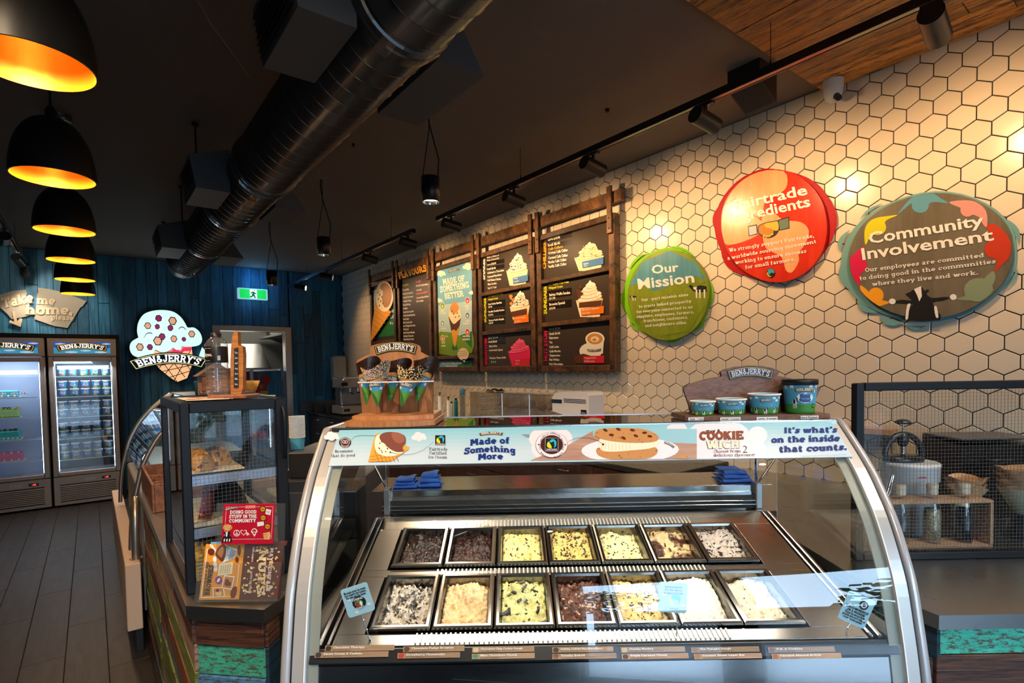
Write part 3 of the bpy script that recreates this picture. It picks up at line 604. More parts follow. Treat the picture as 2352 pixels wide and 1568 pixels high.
# duct
duct_m = mat('spiral_duct_black', (.022, .022, .024), .30, .0, spec=1., coat=.6)
DXc, DZc, DR = .885, 2.845, .180
t = thing('spiral_duct', 'big black spiral air duct running along the ceiling towards the blue wall', 'duct', (DXc, 3.4, DZc - DR))
q = M(); prof = []
Y0, Y1 = -1.6, 7.05; pitch = .105; n = int((Y1 - Y0) / pitch)
for i in range(n + 1):
    y = Y0 + i * pitch
    prof += [(DR, y), (DR, y + pitch * .84), (DR + .0045, y + pitch * .88), (DR + .0045, y + pitch * .94), (DR - .003, y + pitch * .97)]
ax = Matrix(((1, 0, 0), (0, 0, 1), (0, -1, 0)))         # local z -> world y
rotm = Matrix.Rotation(R_(-90), 3, 'X')
q.lathe([(r, y) for r, y in prof], (DXc, 0, DZc), 56, duct_m, True, rotm)
q.build('tube', t)
q = M(); q.lathe([(DR, 7.1), (DR * .98, 7.25), (DR * .85, 7.38), (DR * .6, 7.46), (.001, 7.5)], (DXc, 0, DZc), 40, duct_m, True, rotm); q.build('end_cap', t)
for y in (1.72, 3.55, 4.55, 5.75, 7.0):
    q = M(); q.lathe([(DR, y - .05), (DR + .009, y - .045), (DR + .009, y - .02), (DR + .014, y - .012), (DR + .014, y + .012), (DR + .009, y + .02), (DR + .009, y + .045), (DR, y + .05)], (DXc, 0, DZc), 48, duct_m, False, rotm); q.build('joint_band', t)
box_m = mat('plenum_grey', (.09, .09, .09), .55)
def plenum(x0, x1, y0, y1, side):
    z0, z1 = 2.70, 2.96
    q = M(); k_ = .034 * side
    q.hexa([(x0 + (-.0 if side < 0 else 0), y0, z0), (x1, y0, z0), (x1, y1, z0), (x0, y1, z0), (x0 + (-.030 if side < 0 else 0), y0, z1 - (.07 if side < 0 else 0)), (x1 + (.0 if side < 0 else -.09), y0, z1 + (.0 if side < 0 else -.12)), (x1 + (.0 if side < 0 else -.09), y1, z1 + (.0 if side < 0 else -.12)), (x0 + (-.030 if side < 0 else 0), y1, z1 - (.07 if side < 0 else 0))], box_m)
    b = q.build('diffuser_box', t)
    xf = x0 if side < 0 else x1
    for i in range(7):
        z = z0 + .012 + i * .022; xf = (x0 - .03 * (z - z0) / .19 - .004) if side < 0 else x1 - .09 * (z - z0 + .02) / .14 + .004
        if side > 0 and z > z0 + .10: break
        s = M(); s.hexa([(xf - .012, y0 + .02, z), (xf, y0 + .02, z + .014), (xf, y1 - .02, z + .014), (xf - .012, y1 - .02, z), (xf - .012, y0 + .02, z + .003), (xf, y0 + .02, z + .017), (xf, y1 - .02, z + .017), (xf - .012, y1 - .02, z + .003)] if side < 0 else
               [(xf, y0 + .02, z + .014), (xf + .012, y0 + .02, z), (xf + .012, y1 - .02, z), (xf, y1 - .02, z + .014), (xf, y0 + .02, z + .017), (xf + .012, y0 + .02, z + .003), (xf + .012, y1 - .02, z + .003), (xf, y1 - .02, z + .017)], duct_m)
        s.build('louvre', b)
for y0, y1 in ((1.72, 2.14), (3.74, 4.17), (5.68, 6.2)):
    plenum(.535, .72, y0, y1, -1); plenum(1.02, 1.22, y0 - (.0 if y0 < 3 else -.15), y1 + (.14 if y0 < 6 and y0 > 3 else .1), 1)
for i, y in enumerate((2.15, 4.0, 5.4, 6.8)):
    for x in ((.58,) if i < 2 else (.66,)):
        q = M(); q.cyl((x, y, 2.962 if i < 2 else 2.86), (x, y, HC), .006, n=6, m=black); q.cyl((x, y, HC - .02), (x, y, HC), .02, n=8, m=black)
        tag(q.build('hanger_rod'), ('ceiling rod holding up the nearest louvred duct outlet', 'ceiling rod holding up the second louvred duct outlet', 'ceiling rod between the second and the farthest duct outlets', 'ceiling rod at the far end of the black duct')[i], 'rod', 'duct hanger rods')
q = M(); a = onZ(360, -20, 2.7); b_ = onZ(575, 243, 2.7); q.tube([a + Vector((0, 0, .2)), (a + b_) / 2 + Vector((0, 0, .12)), b_ + Vector((0, 0, .12))], .0012, 5, mat('pale_string', (.35, .3, .25), .6)); tag(q.build('loose_wire'), 'thin pale wire strung from the ceiling to the duct', 'wire')

# six dome pendants over the queue
shade_out = mat('pendant_black', (.010, .0095, .009), .42, spec=.5)
shade_in = mat('pendant_gold_lining', (.85, .26, .012), .35, .3, bump=.25, bs=9, stretch=(1, 1, .3))
bulb_m = mat('warm_bulb', (1, .8, .4), .4, emit=(1, .62, .18), es=7)
PR, PH, PX, PZ = .156, .265, -.105, 2.475
t0 = thing('dome_pendant_lamp', '', 'pendant lamp', (PX, 2.07, PZ), 0, 'black and gold dome pendants over the aisle')
def dome(r, h): return [(r * math.cos(a * math.pi / 2 / 12) ** .80 if a < 12 else .012, h * math.sin(a * math.pi / 2 / 12)) for a in range(13)]
q = M(); o_ = dome(PR, PH); q.lathe(o_, (PX, 2.07, PZ), 48, shade_out); q.lathe([(PR - .0005, 0), (PR - .006, .0005)], (PX, 2.07, PZ), 48, shade_out); q.build('shade', t0)
q = M(); q.lathe([(max(.01, r - .006), z * .975) for r, z in o_], (PX, 2.07, PZ), 48, shade_in); q.build('lining', t0)
q = M(); q.tube([(PX, 2.07, PZ + PH), (PX, 2.07, HC - .02)], .005, 8, black); q.build('cord', t0)
q = M(); q.lathe([(.022, PH - .01), (.022, PH + .03), (.012, PH + .05)], (PX, 2.07, PZ), 16, satin_black); q.build('cord_grip', t0)
q = M(); q.lathe([(.0, HC - PZ - .03), (.06, HC - PZ - .028), (.062, HC - PZ - .001)], (PX, 2.07, PZ), 24, satin_black); q.build('ceiling_rose', t0)
q = M(); q.lathe([(.002, .10), (.022, .106), (.032, .13), (.026, .155), (.014, .175), (.014, .21)], (PX, 2.07, PZ), 20, bulb_m); q.build('bulb', t0)
ys = [2.07, 3.20, 4.35, 5.46, 6.57, 7.72]
L_ = ['nearest black dome pendant, cut by the edge of the picture', 'second dome pendant from the near end of the row', 'third dome pendant of the row over the aisle', 'fourth dome pendant, one of the smaller looking ones', 'fifth dome pendant, last but one before the blue wall', 'farthest and lowest looking dome pendant by the blue wall']
for i, y in enumerate(ys):
    o = t0 if i == 0 else dup(t0, (PX + .005 * i, y, PZ + .002 * i)); o['label'] = L_[i]
    lamp('SPOT', 'pendant_light', (PX + .005 * i, y, PZ + .09), 22, (1, .66, .34), spot_size=R_(150), spot_blend=.5, shadow_soft_size=.03, aim=(PX, y, 0))
    lamp('POINT', 'pendant_bulb_glow', (PX + .005 * i, y, PZ + .065), 0.45, (1, .45, .10), shadow_soft_size=.02)

# black can pendants over the counter
for i, ((cx, cy), lab) in enumerate((((989, 435), 'largest black can light on a looped wire, right of the duct'), ((744, 565), 'middle black can light hanging before the blue wall'), ((625, 638), 'farthest black can light beside the green exit sign'))):
    w = (42, 30, 24)[i]; d = .11 * FPX / w; p = hit(cx, cy, FW, d); z0 = p.z - .075; z1 = p.z + .07
    t = thing('can_pendant_lamp', lab, 'pendant lamp', (p.x, p.y, z0), 0, 'black can pendants over the counter')
    q = M(); q.lathe([(.050, z0), (.055, z0), (.055, z1), (.0, z1)], (p.x, p.y, 0), 28, satin_black); q.lathe([(.050, z0), (.046, z0 + .02)], (p.x, p.y, 0), 28, chrome); q.build('can', t)
    q = M(); q.lathe([(.0, z0 + .03), (.03, z0 + .022), (.046, z0 + .02)], (p.x, p.y, 0), 24, mat('can_lamp_glow', (1, .9, .7), .4, emit=(1, .86, .55), es=9)); q.build('reflector', t)
    q = M(); q.tube([(p.x - .05, p.y, z1), (p.x - .002, p.y, z1 + .28), (p.x + .0, p.y, HC)], .003, 6, black); q.tube([(p.x + .05, p.y, z1), (p.x + .06, p.y, z1 + .12), (p.x + .004, p.y, z1 + .3), (p.x - .015, p.y, z1 + .42), (p.x - .01, p.y, HC)], .004, 6, black); q.build('cord', t)
    lamp('SPOT', 'can_light', (p.x, p.y, z0 - .01), 80, (1, .78, .54), spot_size=R_(125), spot_blend=.6, shadow_soft_size=.03, aim=(p.x, p.y, 0))
q = M(); c = onZ(668, 523, 2.72); q.cyl((c.x, c.y, HC - .03), (c.x, c.y, HC), .04, n=14, m=black); tag(q.build('cord_rose'), 'small black cable rose on the ceiling beyond the duct', 'ceiling rose')

# track lighting
TX, TZ = 2.51, 2.95
def track(x, y0, y1, lab):
    t = thing('light_track', lab, 'track rail', (x, (y0 + y1) / 2, TZ - .035))
    q = M()
    for a, c in ((-.022, -.014), (.014, .022)): q.box(x + a, x + c, y0, y1, TZ - .035, TZ, satin_black)
    q.box(x - .014, x + .014, y0, y1, TZ - .012, TZ, satin_black)
    q.box(x - .022, x - .0, y0 + .001, y1 - .001, TZ - .0385, TZ - .0355, mat('track_lip_metal', (.35, .3, .28), .3, 1.)); q.build('rail', t)
    n = max(2, int((y1 - y0) / 1.4))
    for i in range(n):
        y = y0 + (y1 - y0) * (i + .35) / n; q = M(); q.tube([(x, y, TZ), (x, y, HC)], .0018, 5, black); q.cyl((x, y, TZ), (x, y, TZ + .03), .007, .003, 8, black); q.build('hanger_wire', t)
    return t
track(TX, -1.2, 4.30, 'long black lighting track along the tiled wall'); track(TX + .01, 4.78, 9.0, 'shorter black lighting track towards the blue wall')
def spot(x, y, aim, lab, e=30, s=1., size=46, col=(1, .62, .30), lens=False, grp='black spotlights on the wall track', blend=.55):
    p = Vector((x, y, TZ - .035)); piv = p + Vector((0, 0, -.085)); a = (Vector(aim) - piv).normalized()
    t = thing('track_spotlight', lab, 'spotlight', p, 0, grp)
    q = M(); q.bbox(x - .017, x + .017, y - .045, y + .045, TZ - .052, TZ - .034, satin_black, .003); q.cyl(p + Vector((0, 0, -.015)), piv + Vector((0, 0, .0)), .011, n=10, m=satin_black); q.build('arm', t)
    aim_l = a; a = (Vector((aim[0], aim[1], 0)) - Vector((x, y, 0))).normalized(); a = (a + Vector((0, 0, -.17))).normalized() if grp.endswith('track') else aim_l
    c0 = piv - a * .08 * s; c1 = piv + a * .08 * s; r = .042 * s
    q = M(); q.cyl(c0, c1, r, n=28, m=satin_black, cap=False); q.cyl(c0, c0 - a * .001, r, n=28, m=satin_black)
    q.cyl(c1, c1 - a * .02, r * .9, n=24, m=black, cap=False); q.build('head', t)
    q = M(); q.cyl(c1 - a * .012, c1 - a * .014, r * .88, n=24, m=mat('spot_lens_glow', (1, .9, .7), .4, emit=(1, .82, .55), es=14)); q.build('lens', t)
    lamp('SPOT', 'spot_beam', c1 + a * .004, e, col, spot_size=R_(size), spot_blend=blend, shadow_soft_size=.035, aim=c1 + aim_l)
SP = [(.66, .62, 'largest spotlight, nearest on the track under the timber ceiling'), (1.61, 2.1, 'second spotlight from the near end, high beside the timber edge'), (2.39, 2.4, 'third spotlight, over the round wall signs'),
      (3.19, 3.4, 'fourth spotlight, over the last menu board'), (4.07, 4.3, 'fifth spotlight, at the far end of the long track'), (4.88, 5.0, 'first spotlight on the shorter track'),
      (5.81, 5.9, 'second spotlight on the shorter track'), (7.22, 7.4, 'spotlight with a lit lens, last but one on the shorter track'), (8.35, 8.4, 'farthest spotlight with a lit lens near the blue wall')]
AIM = [(XW, .75, 2.3), (XW, 1.52, 2.3), (XW, 2.36, 2.3), (XW, 3.15, 2.3), (XW, 4.0, 2.3), (XW, 4.8, 2.3), (XW, 5.75, 2.3), (XW - .3, 6.9, 2.2), (XW - .3, 7.9, 2.1)]
EN = [27, 29, 31, 40, 40, 40, 38, 26, 20]
for (y, _, lab), am, e in zip(SP, AIM, EN): spot(TX, y, am, lab, e * 1.32, size=112, blend=1., col=(1, .60, .28))
# unseen continuation of the same track, nearer than the picture's edge
spot(TX, -.35, (XW, .1, 2.2), 'spotlight on the track nearer than the picture edge', 36, size=100, blend=1.)
track(-.57, 4.9, 8.9, 'black lighting track in front of the freezers, at the picture edge')
for y, am, lab in ((6.7, (-.9, 9.1, 2.45), 'spotlight at the picture edge, lighting the wooden words'), (7.9, (-.25, 9.1, 2.45), 'spotlight above the left freezer, aimed at the wooden words'), (8.55, (-.6, 9.1, 2.3), 'small spotlight nearest to the blue wall')):
    spot(-.57, y, am, lab, 34 if y > 7 and y < 8.2 else 18, size=50, col=(.95, .80, .62), grp='black spotlights over the freezers')

# small ceiling things
t = thing('dome_camera', 'white dome security camera at the top of the tiled wall', 'security camera', (3.33, 1.34, 3.02))
p = hit(1912, 186, FW, (Vector((3.30, 1.34, 0))).dot(FW))
q = M(); q.lathe([(.052, .11), (.05, .07), (.045, .06)], (3.31, 1.33, 3.04), 28, white_p); q.build('base', t)
q = M(); q.lathe([(.048, .06), (.046, .035), (.036, .008), (.018, -.008), (.001, -.012)], (3.31, 1.33, 3.04), 28, white_p); q.build('housing', t)
q = M(); q.cyl((3.29, 1.305, 3.052), (3.272, 1.285, 3.03), .018, .016, 16, black); q.cyl((3.272, 1.285, 3.03), (3.270, 1.283, 3.028), .011, n=16, m=mat('lens_glass', (.03, .03, .04), .08)); q.build('lens', t)
t = thing('ceiling_speaker', 'black wedge speaker under the edge of the timber ceiling', 'speaker', (2.9, 1.5, 3.0))
q = M(); q.hexa([(2.80, 1.48, 3.08), (2.98, 1.48, 3.0), (2.98, 1.66, 3.0), (2.80, 1.66, 3.08), (2.80, 1.48, 3.18), (2.98, 1.48, 3.18), (2.98, 1.66, 3.18), (2.80, 1.66, 3.18)], satin_black); q.build('cabinet', t)
q = M(); q.add([(2.81, 1.49, 3.074), (2.97, 1.49, 3.003), (2.97, 1.65, 3.003), (2.81, 1.65, 3.074)], [(0, 1, 2, 3)], mat('speaker_cloth', (.03, .025, .025), .9)); q.build('grille', t)
for i, (x, y) in enumerate(((812, 330), (1395, 250))):
    p = onZ(x, y, HC); q = M(); q.cyl((p.x, p.y, HC - .02), (p.x, p.y, HC), .012, n=8, m=black); tag(q.build('ceiling_hook'), ('tiny black hook in the ceiling right of the duct', 'tiny black hook in the ceiling above the track')[i], 'hook')

# exit sign
PB = Plane((0, YB - .02, 0), (1, 0, 0), (0, 0, 1))
PE = Plane((0, YB - .06, 0), (1, 0, 0), (0, 0, 1))
green = mat('exit_green', (.0, .30, .04), .5, emit=(.005, .42, .05), es=1.3); exw = mat('exit_white', (.8, .9, .85), .5, emit=(.75, 1, .9), es=1.5)
a = PE.at(545, 660); c = PE.at(615, 690)
t = thing('exit_sign', 'green and white running man exit sign on the blue wall', 'exit sign', ((a[0] + c[0]) / 2, YB - .045, c[1]))
q = M(); q.bbox(a[0], c[0], YB - .075, YB - .02, c[1] + .002, a[1], mat('exit_case', (.6, .75, .78), .3, emit=(.3, .6, .75), es=.6), .008); q.build('case', t)
PE = Plane((0, YB - .076, 0), (1, 0, 0), (0, 0, 1)); w_ = c[0] - a[0]; h_ = a[1] - c[1]; q = M(PE.m)
def E_(x, y): return (a[0] + x * w_, c[1] + y * h_)
q.add([(*E_(*p), .001) for p in ((.06, .1), (.94, .1), (.94, .9), (.06, .9))], [(0, 1, 2, 3)], green)
q.add([(*E_(*p), .002) for p in ((.40, .12), (.63, .12), (.63, .88), (.40, .88))], [(0, 1, 2, 3)], exw)
gd = mat('exit_figure', (.0, .06, .02), .5, emit=(.0, .10, .03), es=1.)
def stroke(pts, wd, hh):
    for (x0, y0), (x1, y1) in zip(pts, pts[1:]):
        dx, dy = (x1 - x0) * w_, (y1 - y0) * h_; L = math.hypot(dx, dy); nx, ny = -dy / L * wd / w_, dx / L * wd / h_
        q.add([(*E_(*p), hh) for p in ((x0 + nx, y0 + ny), (x0 - nx, y0 - ny), (x1 - nx, y1 - ny), (x1 + nx, y1 + ny))], [(0, 1, 2, 3)], gd)
stroke([(.53, .68), (.50, .42)], .017, .003); stroke([(.50, .44), (.56, .30), (.555, .14)], .013, .003); stroke([(.50, .44), (.47, .26), (.40, .24)], .013, .003); stroke([(.53, .66), (.46, .66), (.43, .54)], .010, .003); stroke([(.53, .66), (.575, .52), (.61, .54)], .010, .003)
q.add([(*E_(.545 + .018 * math.cos(i * .785), .8 + .065 * math.sin(i * .785)), .003) for i in range(8)], [tuple(range(8))], gd); q.build('pictogram', t)
lamp('POINT', 'exit_glow', (2.02, YB - .22, 2.78), 1.2, (.25, .6, 1.), shadow_soft_size=.1)
lamp('POINT', 'exit_glow_upper', (2.02, YB - .16, 3.02), .9, (.1, .4, 1.), shadow_soft_size=.1)

# wooden words above the freezers
PT = Plane((0, YB - .045, 0), (1, 0, 0), (0, 0, 1))
ply = mat('pale_plywood', (.52, .46, .36), .6, var=.06, vs=6); letter_m = mat('letter_cream', (.85, .68, .45), .5)
t = thing('wooden_word_sign', 'pale wooden cut out sign reading Take me home, please', 'wall sign', (onY(110, 700, YB).x, YB - .03, 2.2))
q = M(PT.m)
PTs = [(-24, 688), (0, 677), (28, 668), (58, 665), (63, 675), (60, 679), (68, 700), (73, 716), (72, 722), (59, 727), (27, 733), (18, 722), (0, 706), (-20, 698)]
slabpoly(q, PT, PTs, ply, -.02, .004)
slabpoly(q, PT, [(87, 660), (114, 664), (145, 671), (198, 691), (189, 705), (186, 704), (155, 753), (126, 749), (79, 733), (84, 694), (85, 675), (88, 672)], ply, -.02, .004)
q.build('board', t)
q = M(PT.m)
slabpoly(q, PT, [(28, 715), (34, 714), (40, 738), (47, 730), (52, 733), (48, 751), (21, 740), (24, 735), (33, 739)], letter_m, .006, .02); q.build('arrow', t)
q = M(PT.m); shd = mat('letter_edge', (.22, .16, .10), .6)
for s, p0, p1, cp in (('Take', (7, 708), (78, 693), 24), ('me', (84, 698), (127, 700), 19), ('home,', (58, 722), (168, 722), 22), ('please', (117, 734), (169, 736), 12)):
    text(q, PT, s, (p0[0] + .8, p0[1] + 1.2), (p1[0] + 1.6, p1[1] + 1.2), cp, shd, .010, 'slab', .32); text(q, PT, s, p0, p1, cp, letter_m, .016, 'slab', .1)
q.build('lettering', t)

# lit ice cream cone sign
PS = Plane((0, YB - .10, 0), (1, 0, 0), (0, 0, 1))
def lit(n, c, e): return mat(n, c, .5, emit=c, es=e)
sg_white = lit('sign_lit_cream', (.55, .78, .72), 1.05); sg_out = mat('sign_outline', (.004, .012, .015), .4); sg_choc = lit('sign_chunk_tan', (.62, .30, .17), .95); sg_cher = lit('sign_chunk_cherry', (.22, .015, .07), .9)
sg_cone = lit('sign_cone', (.85, .45, .22), .95); sg_pink = lit('sign_pink', (.75, .03, .12), .9); sg_yel = lit('sign_yellow', (.72, .70, .28), .95); sg_name = lit('sign_name_white', (.86, .86, .92), 1.05)
t = thing('lit_cone_sign', 'glowing ice cream cone sign with an arched name banner on the blue wall', 'lit sign', (onY(385, 800, YB).x, YB - .05, 1.5))
sc_out = [(358, 833), (345, 830), (322, 822), (305, 815), (298, 800), (302, 785), (316, 776), (318, 775), (315, 760), (318, 740), (330, 722), (350, 714), (375, 712), (398, 716), (415, 728), (425, 742), (431, 752), (445, 752), (458, 762), (464, 778), (460, 790), (448, 795), (430, 796), (418, 795), (415, 802), (405, 803), (397, 798), (392, 803), (380, 808), (368, 808), (357, 803), (352, 815)]
q = M(PS.m)
cone_o = [(352, 806), (395, 795), (440, 796), (444, 830), (430, 868), (407, 877), (390, 866), (368, 848), (352, 830)]
def grow(pts, k):
    cx = sum(p[0] for p in pts) / len(pts); cy = sum(p[1] for p in pts) / len(pts); o = []
    for x, y in pts:
        d = math.hypot(x - cx, y - cy); o.append((x + (x - cx) / d * k, y + (y - cy) / d * k))
    return o
sc_s = catmull(sc_out, 3, True)
slabpoly(q, PS, grow(cone_o, 2.5), sg_out, -.05, -.006); slabpoly(q, PS, grow(sc_s, 2.2), sg_out, -.05, 0); q.build('backing', t)
q = M(PS.m)
slabpoly(q, PS, cone_o, sg_cone, -.005, .0)
for a_, b_ in (((356, 842), (441, 822)), ((372, 853), (440, 838)), ((390, 866), (436, 852)), ((360, 812), (407, 877)), ((385, 815), (425, 866)), ((408, 808), (438, 850)), ((440, 800), (400, 874)), ((422, 805), (380, 858)), ((400, 800), (366, 845))):
    dx, dy = b_[0] - a_[0], b_[1] - a_[1]; L = math.hypot(dx, dy); nx, ny = -dy / L * .8, dx / L * .8
    poly(q, PS, [(a_[0] + nx, a_[1] + ny), (a_[0] - nx, a_[1] - ny), (b_[0] - nx, b_[1] - ny), (b_[0] + nx, b_[1] + ny)], sg_out, .0006)
poly(q, PS, [(353, 812), (372, 812), (394, 806), (400, 800), (415, 806), (421, 797), (440, 797), (438, 806), (424, 806), (412, 813), (400, 809), (382, 817), (352, 820)], sg_pink, .0012)
q.build('cone', t)
q = M(PS.m); poly(q, PS, grow(sc_s, .2), sg_white, .003)
slabpoly(q, PS, sc_s, sg_white, .001, .004)
for (cx, cy, sx, m) in ((364, 731, 9, 0), (396, 737, 11, 1), (339, 748, 9, 1), (361, 750, 7, 0), (391, 753, 8, 0), (372, 773, 9, 0), (362, 783, 12, 1), (399, 778, 9, 1), (422, 779, 6, 0), (440, 767, 9, 1), (321, 797, 10, 1), (344, 797, 8, 0)):
    sh = [(-.9, -.1), (-.4, -.9), (.5, -.8), (.95, .0), (.5, .85), (-.4, .8)]; rt = random.uniform(-20, 20)
    f = lambda k: [(cx + (x * math.cos(R_(rt)) - y * math.sin(R_(rt))) * sx * k, cy + (x * math.sin(R_(rt)) + y * math.cos(R_(rt))) * sx * k) for x, y in sh]
    poly(q, PS, f(1.0), sg_out, .0050); poly(q, PS, f(.78), sg_choc if m else sg_cher, .0058)
for arc in ((( 330, 776), (335, 768), (342, 764), (350, 766)), ((410, 755), (416, 751), (422, 752), (427, 757))):
    c_ = catmull(list(arc), 3)
    for (x0, y0), (x1, y1) in zip(c_, c_[1:]): poly(q, PS, [(x0, y0 - 1), (x1, y1 - 1), (x1, y1 + 1), (x0, y0 + 1)], sg_out, .0052)
q.build('scoops', t)
q = M(PS.m); poly(q, PS, [(464, 797), (470, 803), (473, 812), (474, 820), (462, 822), (457, 817), (460, 808)], sg_white, .003); q.build('drip', t)
q = M(PS.m); PS2 = Plane((0, YB - .125, 0), (1, 0, 0), (0, 0, 1))
q = M(PS2.m)
logo_px(q, PS2, (302, 854), (472, 848), 27, 15, 0, ink=sg_name, back=sg_out, line=sg_yel, flatends=.157)
q.build('name_banner', t)
q = M(PS2.m); fn_pts = []
lamp('POINT', 'cone_sign_glow', (.75, YB - .45, 2.1), 1.6, (.75, .9, 1.), shadow_soft_size=.25)
# three round signs on the tiles
SX = XW - .045
PW = Plane((SX, 0, 0), (0, -1, 0), (0, 0, 1)); PWb = Plane((XW - .016, 0, 0), (0, -1, 0), (0, 0, 1))
def c_(n, col, r=.5, **k):
    k.setdefault('spec', .22); return mat(n, col, r, **k)
si_blue = wood('sign_sky_blue', (.06, .22, .30), (.10, .32, .42), (1, 1, .12), .3, 14, 0, bump=.05); si_green = wood('sign_grass', (.17, .24, .015), (.24, .31, .03), (1, 1, .12), .3, 14, 0, bump=.05); si_green2 = wood('sign_grass_dark', (.10, .17, .012), (.15, .22, .02), (1, 1, .12), .3, 14, 0, bump=.05)
si_lime = c_('sign_lime_paint', (.18, .55, .01)); si_red = wood('sign_red', (.55, .025, .012), (.68, .045, .02), (1, 1, .12), .22, 14, 0, bump=.05); si_dred = c_('sign_dark_red_paint', (.42, .004, .012)); si_peach = wood('sign_peach', (.78, .35, .16), (.88, .45, .22), (1, 1, .12), .25, 14, 0, bump=.05)
si_grey = wood('sign_grey_brown', (.115, .10, .07), (.17, .15, .11), (1, 1, .12), .3, 14, 0, bump=.05); si_teal = c_('sign_teal_paint', (.16, .36, .38)); si_pink = c_('sign_pink_figure', (.65, .28, .26)); si_fred = c_('sign_red_figure', (.50, .04, .015)); si_sage = c_('sign_sage_figure', (.22, .29, .19)); si_mag = c_('sign_magenta_figure', (.60, .01, .08)); si_orange = c_('sign_orange_figure', (.85, .36, .02)); si_yel = c_('sign_yellow_figure', (.60, .58, .01)); si_bl = c_('sign_blue_figure', (.10, .30, .42))
def blob(cx, cy, rx, ry, rot, n=40, j=.012, seed=1):
    rr = random.Random(seed); p = ell(cx, cy, rx, ry, n, rot=rot); ph = [rr.uniform(0, 6) for _ in range(3)]; o = []
    for i, (x, y) in enumerate(p):
        k = 1 + j * (math.sin(i * .47 + ph[0]) + .6 * math.sin(i * .9 + ph[1])); o.append((cx + (x - cx) * k, cy + (y - cy) * k))
    return o
def streaks(ts, cx, cy, rx, ry, rot, m, arcs, seed=3):
    rr = random.Random(seed)
    for a0, a1, r0, r1 in arcs:
        n = 6; A = []; B = []
        for i in range(n + 1):
            a = R_(a0 + (a1 - a0) * i / n); f = math.sin(math.pi * i / n); ri = r0; ro = r0 + (r1 - r0) * f
            for L, r in ((A, ri), (B, ro)):
                x, y = rx * r * math.cos(a), ry * r * math.sin(a); L.append((cx + x * math.cos(R_(rot)) - y * math.sin(R_(rot)), cy + x * math.sin(R_(rot)) + y * math.cos(R_(rot))))
        q = M(PWb.m); poly(q, PWb, A + B[::-1], m, .0025); q.build('brush_mark', ts)
    return q
def clip(pts, cx, cy, rx, ry, rot, k=.985):
    """keep a print inside the sign's outline"""
    o = []
    for x, y in pts:
        dx, dy = x - cx, y - cy; a = dx * math.cos(R_(-rot)) - dy * math.sin(R_(-rot)); b = dx * math.sin(R_(-rot)) + dy * math.cos(R_(-rot)); r = math.hypot(a / rx, b / ry)
        f = k / r if r > k else 1; o.append((cx + dx * f, cy + dy * f))
    return o
def round_sign(name, lab, e, edge, edge_pts, face):
    cx, cy, rx, ry, rot = e; c = PW.at(cx, cy); t = thing('round_wall_sign', lab, 'wall sign', (SX, -c[0], c[1]), 0, 'round signs on the tiled wall')
    q = M(PWb.m); poly(q, PWb, edge_pts[0], edge, .001);
    for s_ in edge_pts[1:]: poly(q, PWb, s_, edge, .002)
    q.prism([(*PWb.at(*p), 0) for p in edge_pts[0]], (0, 0, .004), edge); q.build('painted_border', t)
    q = M(PW.m); slabpoly(q, PW, blob(cx, cy, rx, ry, rot, seed=5, j=.006), face, -.022, .0); q.build('board', t)
    return t
e1 = (1535, 677, 93, 104, 8)
t1 = round_sign('', 'green and blue round sign headed Our Mission', e1, si_lime, [blob(1533, 676, 100, 106, 8, seed=2, j=.012)] + [], si_green)
streaks(t1, 1533, 676, 100, 106, 8, si_lime, ((150, 178, 1.0, 1.06), (200, 235, 1.02, 1.08), (262, 300, 1.02, 1.07), (330, 372, 1., 1.06), (60, 85, 1.0, 1.05), (120, 140, 1.02, 1.07), (20, 45, 1.0, 1.06)))
q = M(PW.m)
C1 = lambda pts, k=.975: clip(pts, *e1, k=k)
poly(q, PW, C1([(1430, 640), (1445, 560), (1540, 540), (1640, 560), (1640, 640), (1600, 634), (1560, 645), (1525, 662), (1500, 668), (1475, 652), (1450, 654), (1430, 660)]), si_blue, .001)
poly(q, PW, C1([(1620, 648), (1560, 664), (1500, 700), (1455, 735), (1450, 760), (1600, 790), (1660, 700)]), si_green2, .0015); poly(q, PW, C1([(1560, 664), (1640, 645), (1660, 700), (1600, 790), (1500, 790), (1470, 740), (1520, 690)]), si_green, .0019)
text(q, PW, 'Our', (1498, 629), (1560, 622), 20, pr_white, .003, wt=.022); text(q, PW, 'Mission', (1465, 664), (1596, 648), 24, pr_white, .003, wt=.022)
for s, y, x0, x1, dy in (('Our 3-part mission aims', 692, 1474, 1582, -13), ('to create linked prosperity', 707, 1468, 1589, -13), ('for everyone connected to us:', 719, 1463, 1595, -12), ('suppliers, employees, farmers,', 730, 1463, 1595, -11), ('franchisees, customers,', 740, 1479, 1581, -9), ('and neighbours alike.', 751, 1482, 1579, -8)):
    text(q, PW, s, (x0, y), (x1, y + dy), 6.4, pr_white, .003, 'slab', -.18)
for px, py, s in ((1600, 665, 26), (1453, 683, 10)):
    body = C1([(px - .7 * s, py - .3 * s), (px - .5 * s, py - .45 * s), (px - .2 * s, py - .2 * s), (px + .3 * s, py - .4 * s), (px + .9 * s, py - .3 * s), (px + .9 * s, py + .2 * s), (px, py + .25 * s), (px - .3 * s, py + .1 * s)], .96); poly(q, PW, body, pr_black, .0026)
    for k in (0, .3, .7): poly(q, PW, C1([(px + (k - .07) * s, py), (px + (k + .09) * s, py), (px + (k + .07) * s, py + .75 * s), (px + (k - .03) * s, py + .75 * s)], .96), pr_white, .0032)
    poly(q, PW, C1([(px - .3 * s, py - .2 * s), (px + .05 * s, py - .25 * s), (px, py), (px - .2 * s, py)], .96), pr_white, .0032)
q.build('print', t1)
e2 = (1778, 518, 122, 130, -12)
t2 = round_sign('', 'red and peach round sign headed Fairtrade Ingredients', e2, si_dred, [blob(1779, 516, 139, 127, -12, seed=4, j=.014)], si_red)
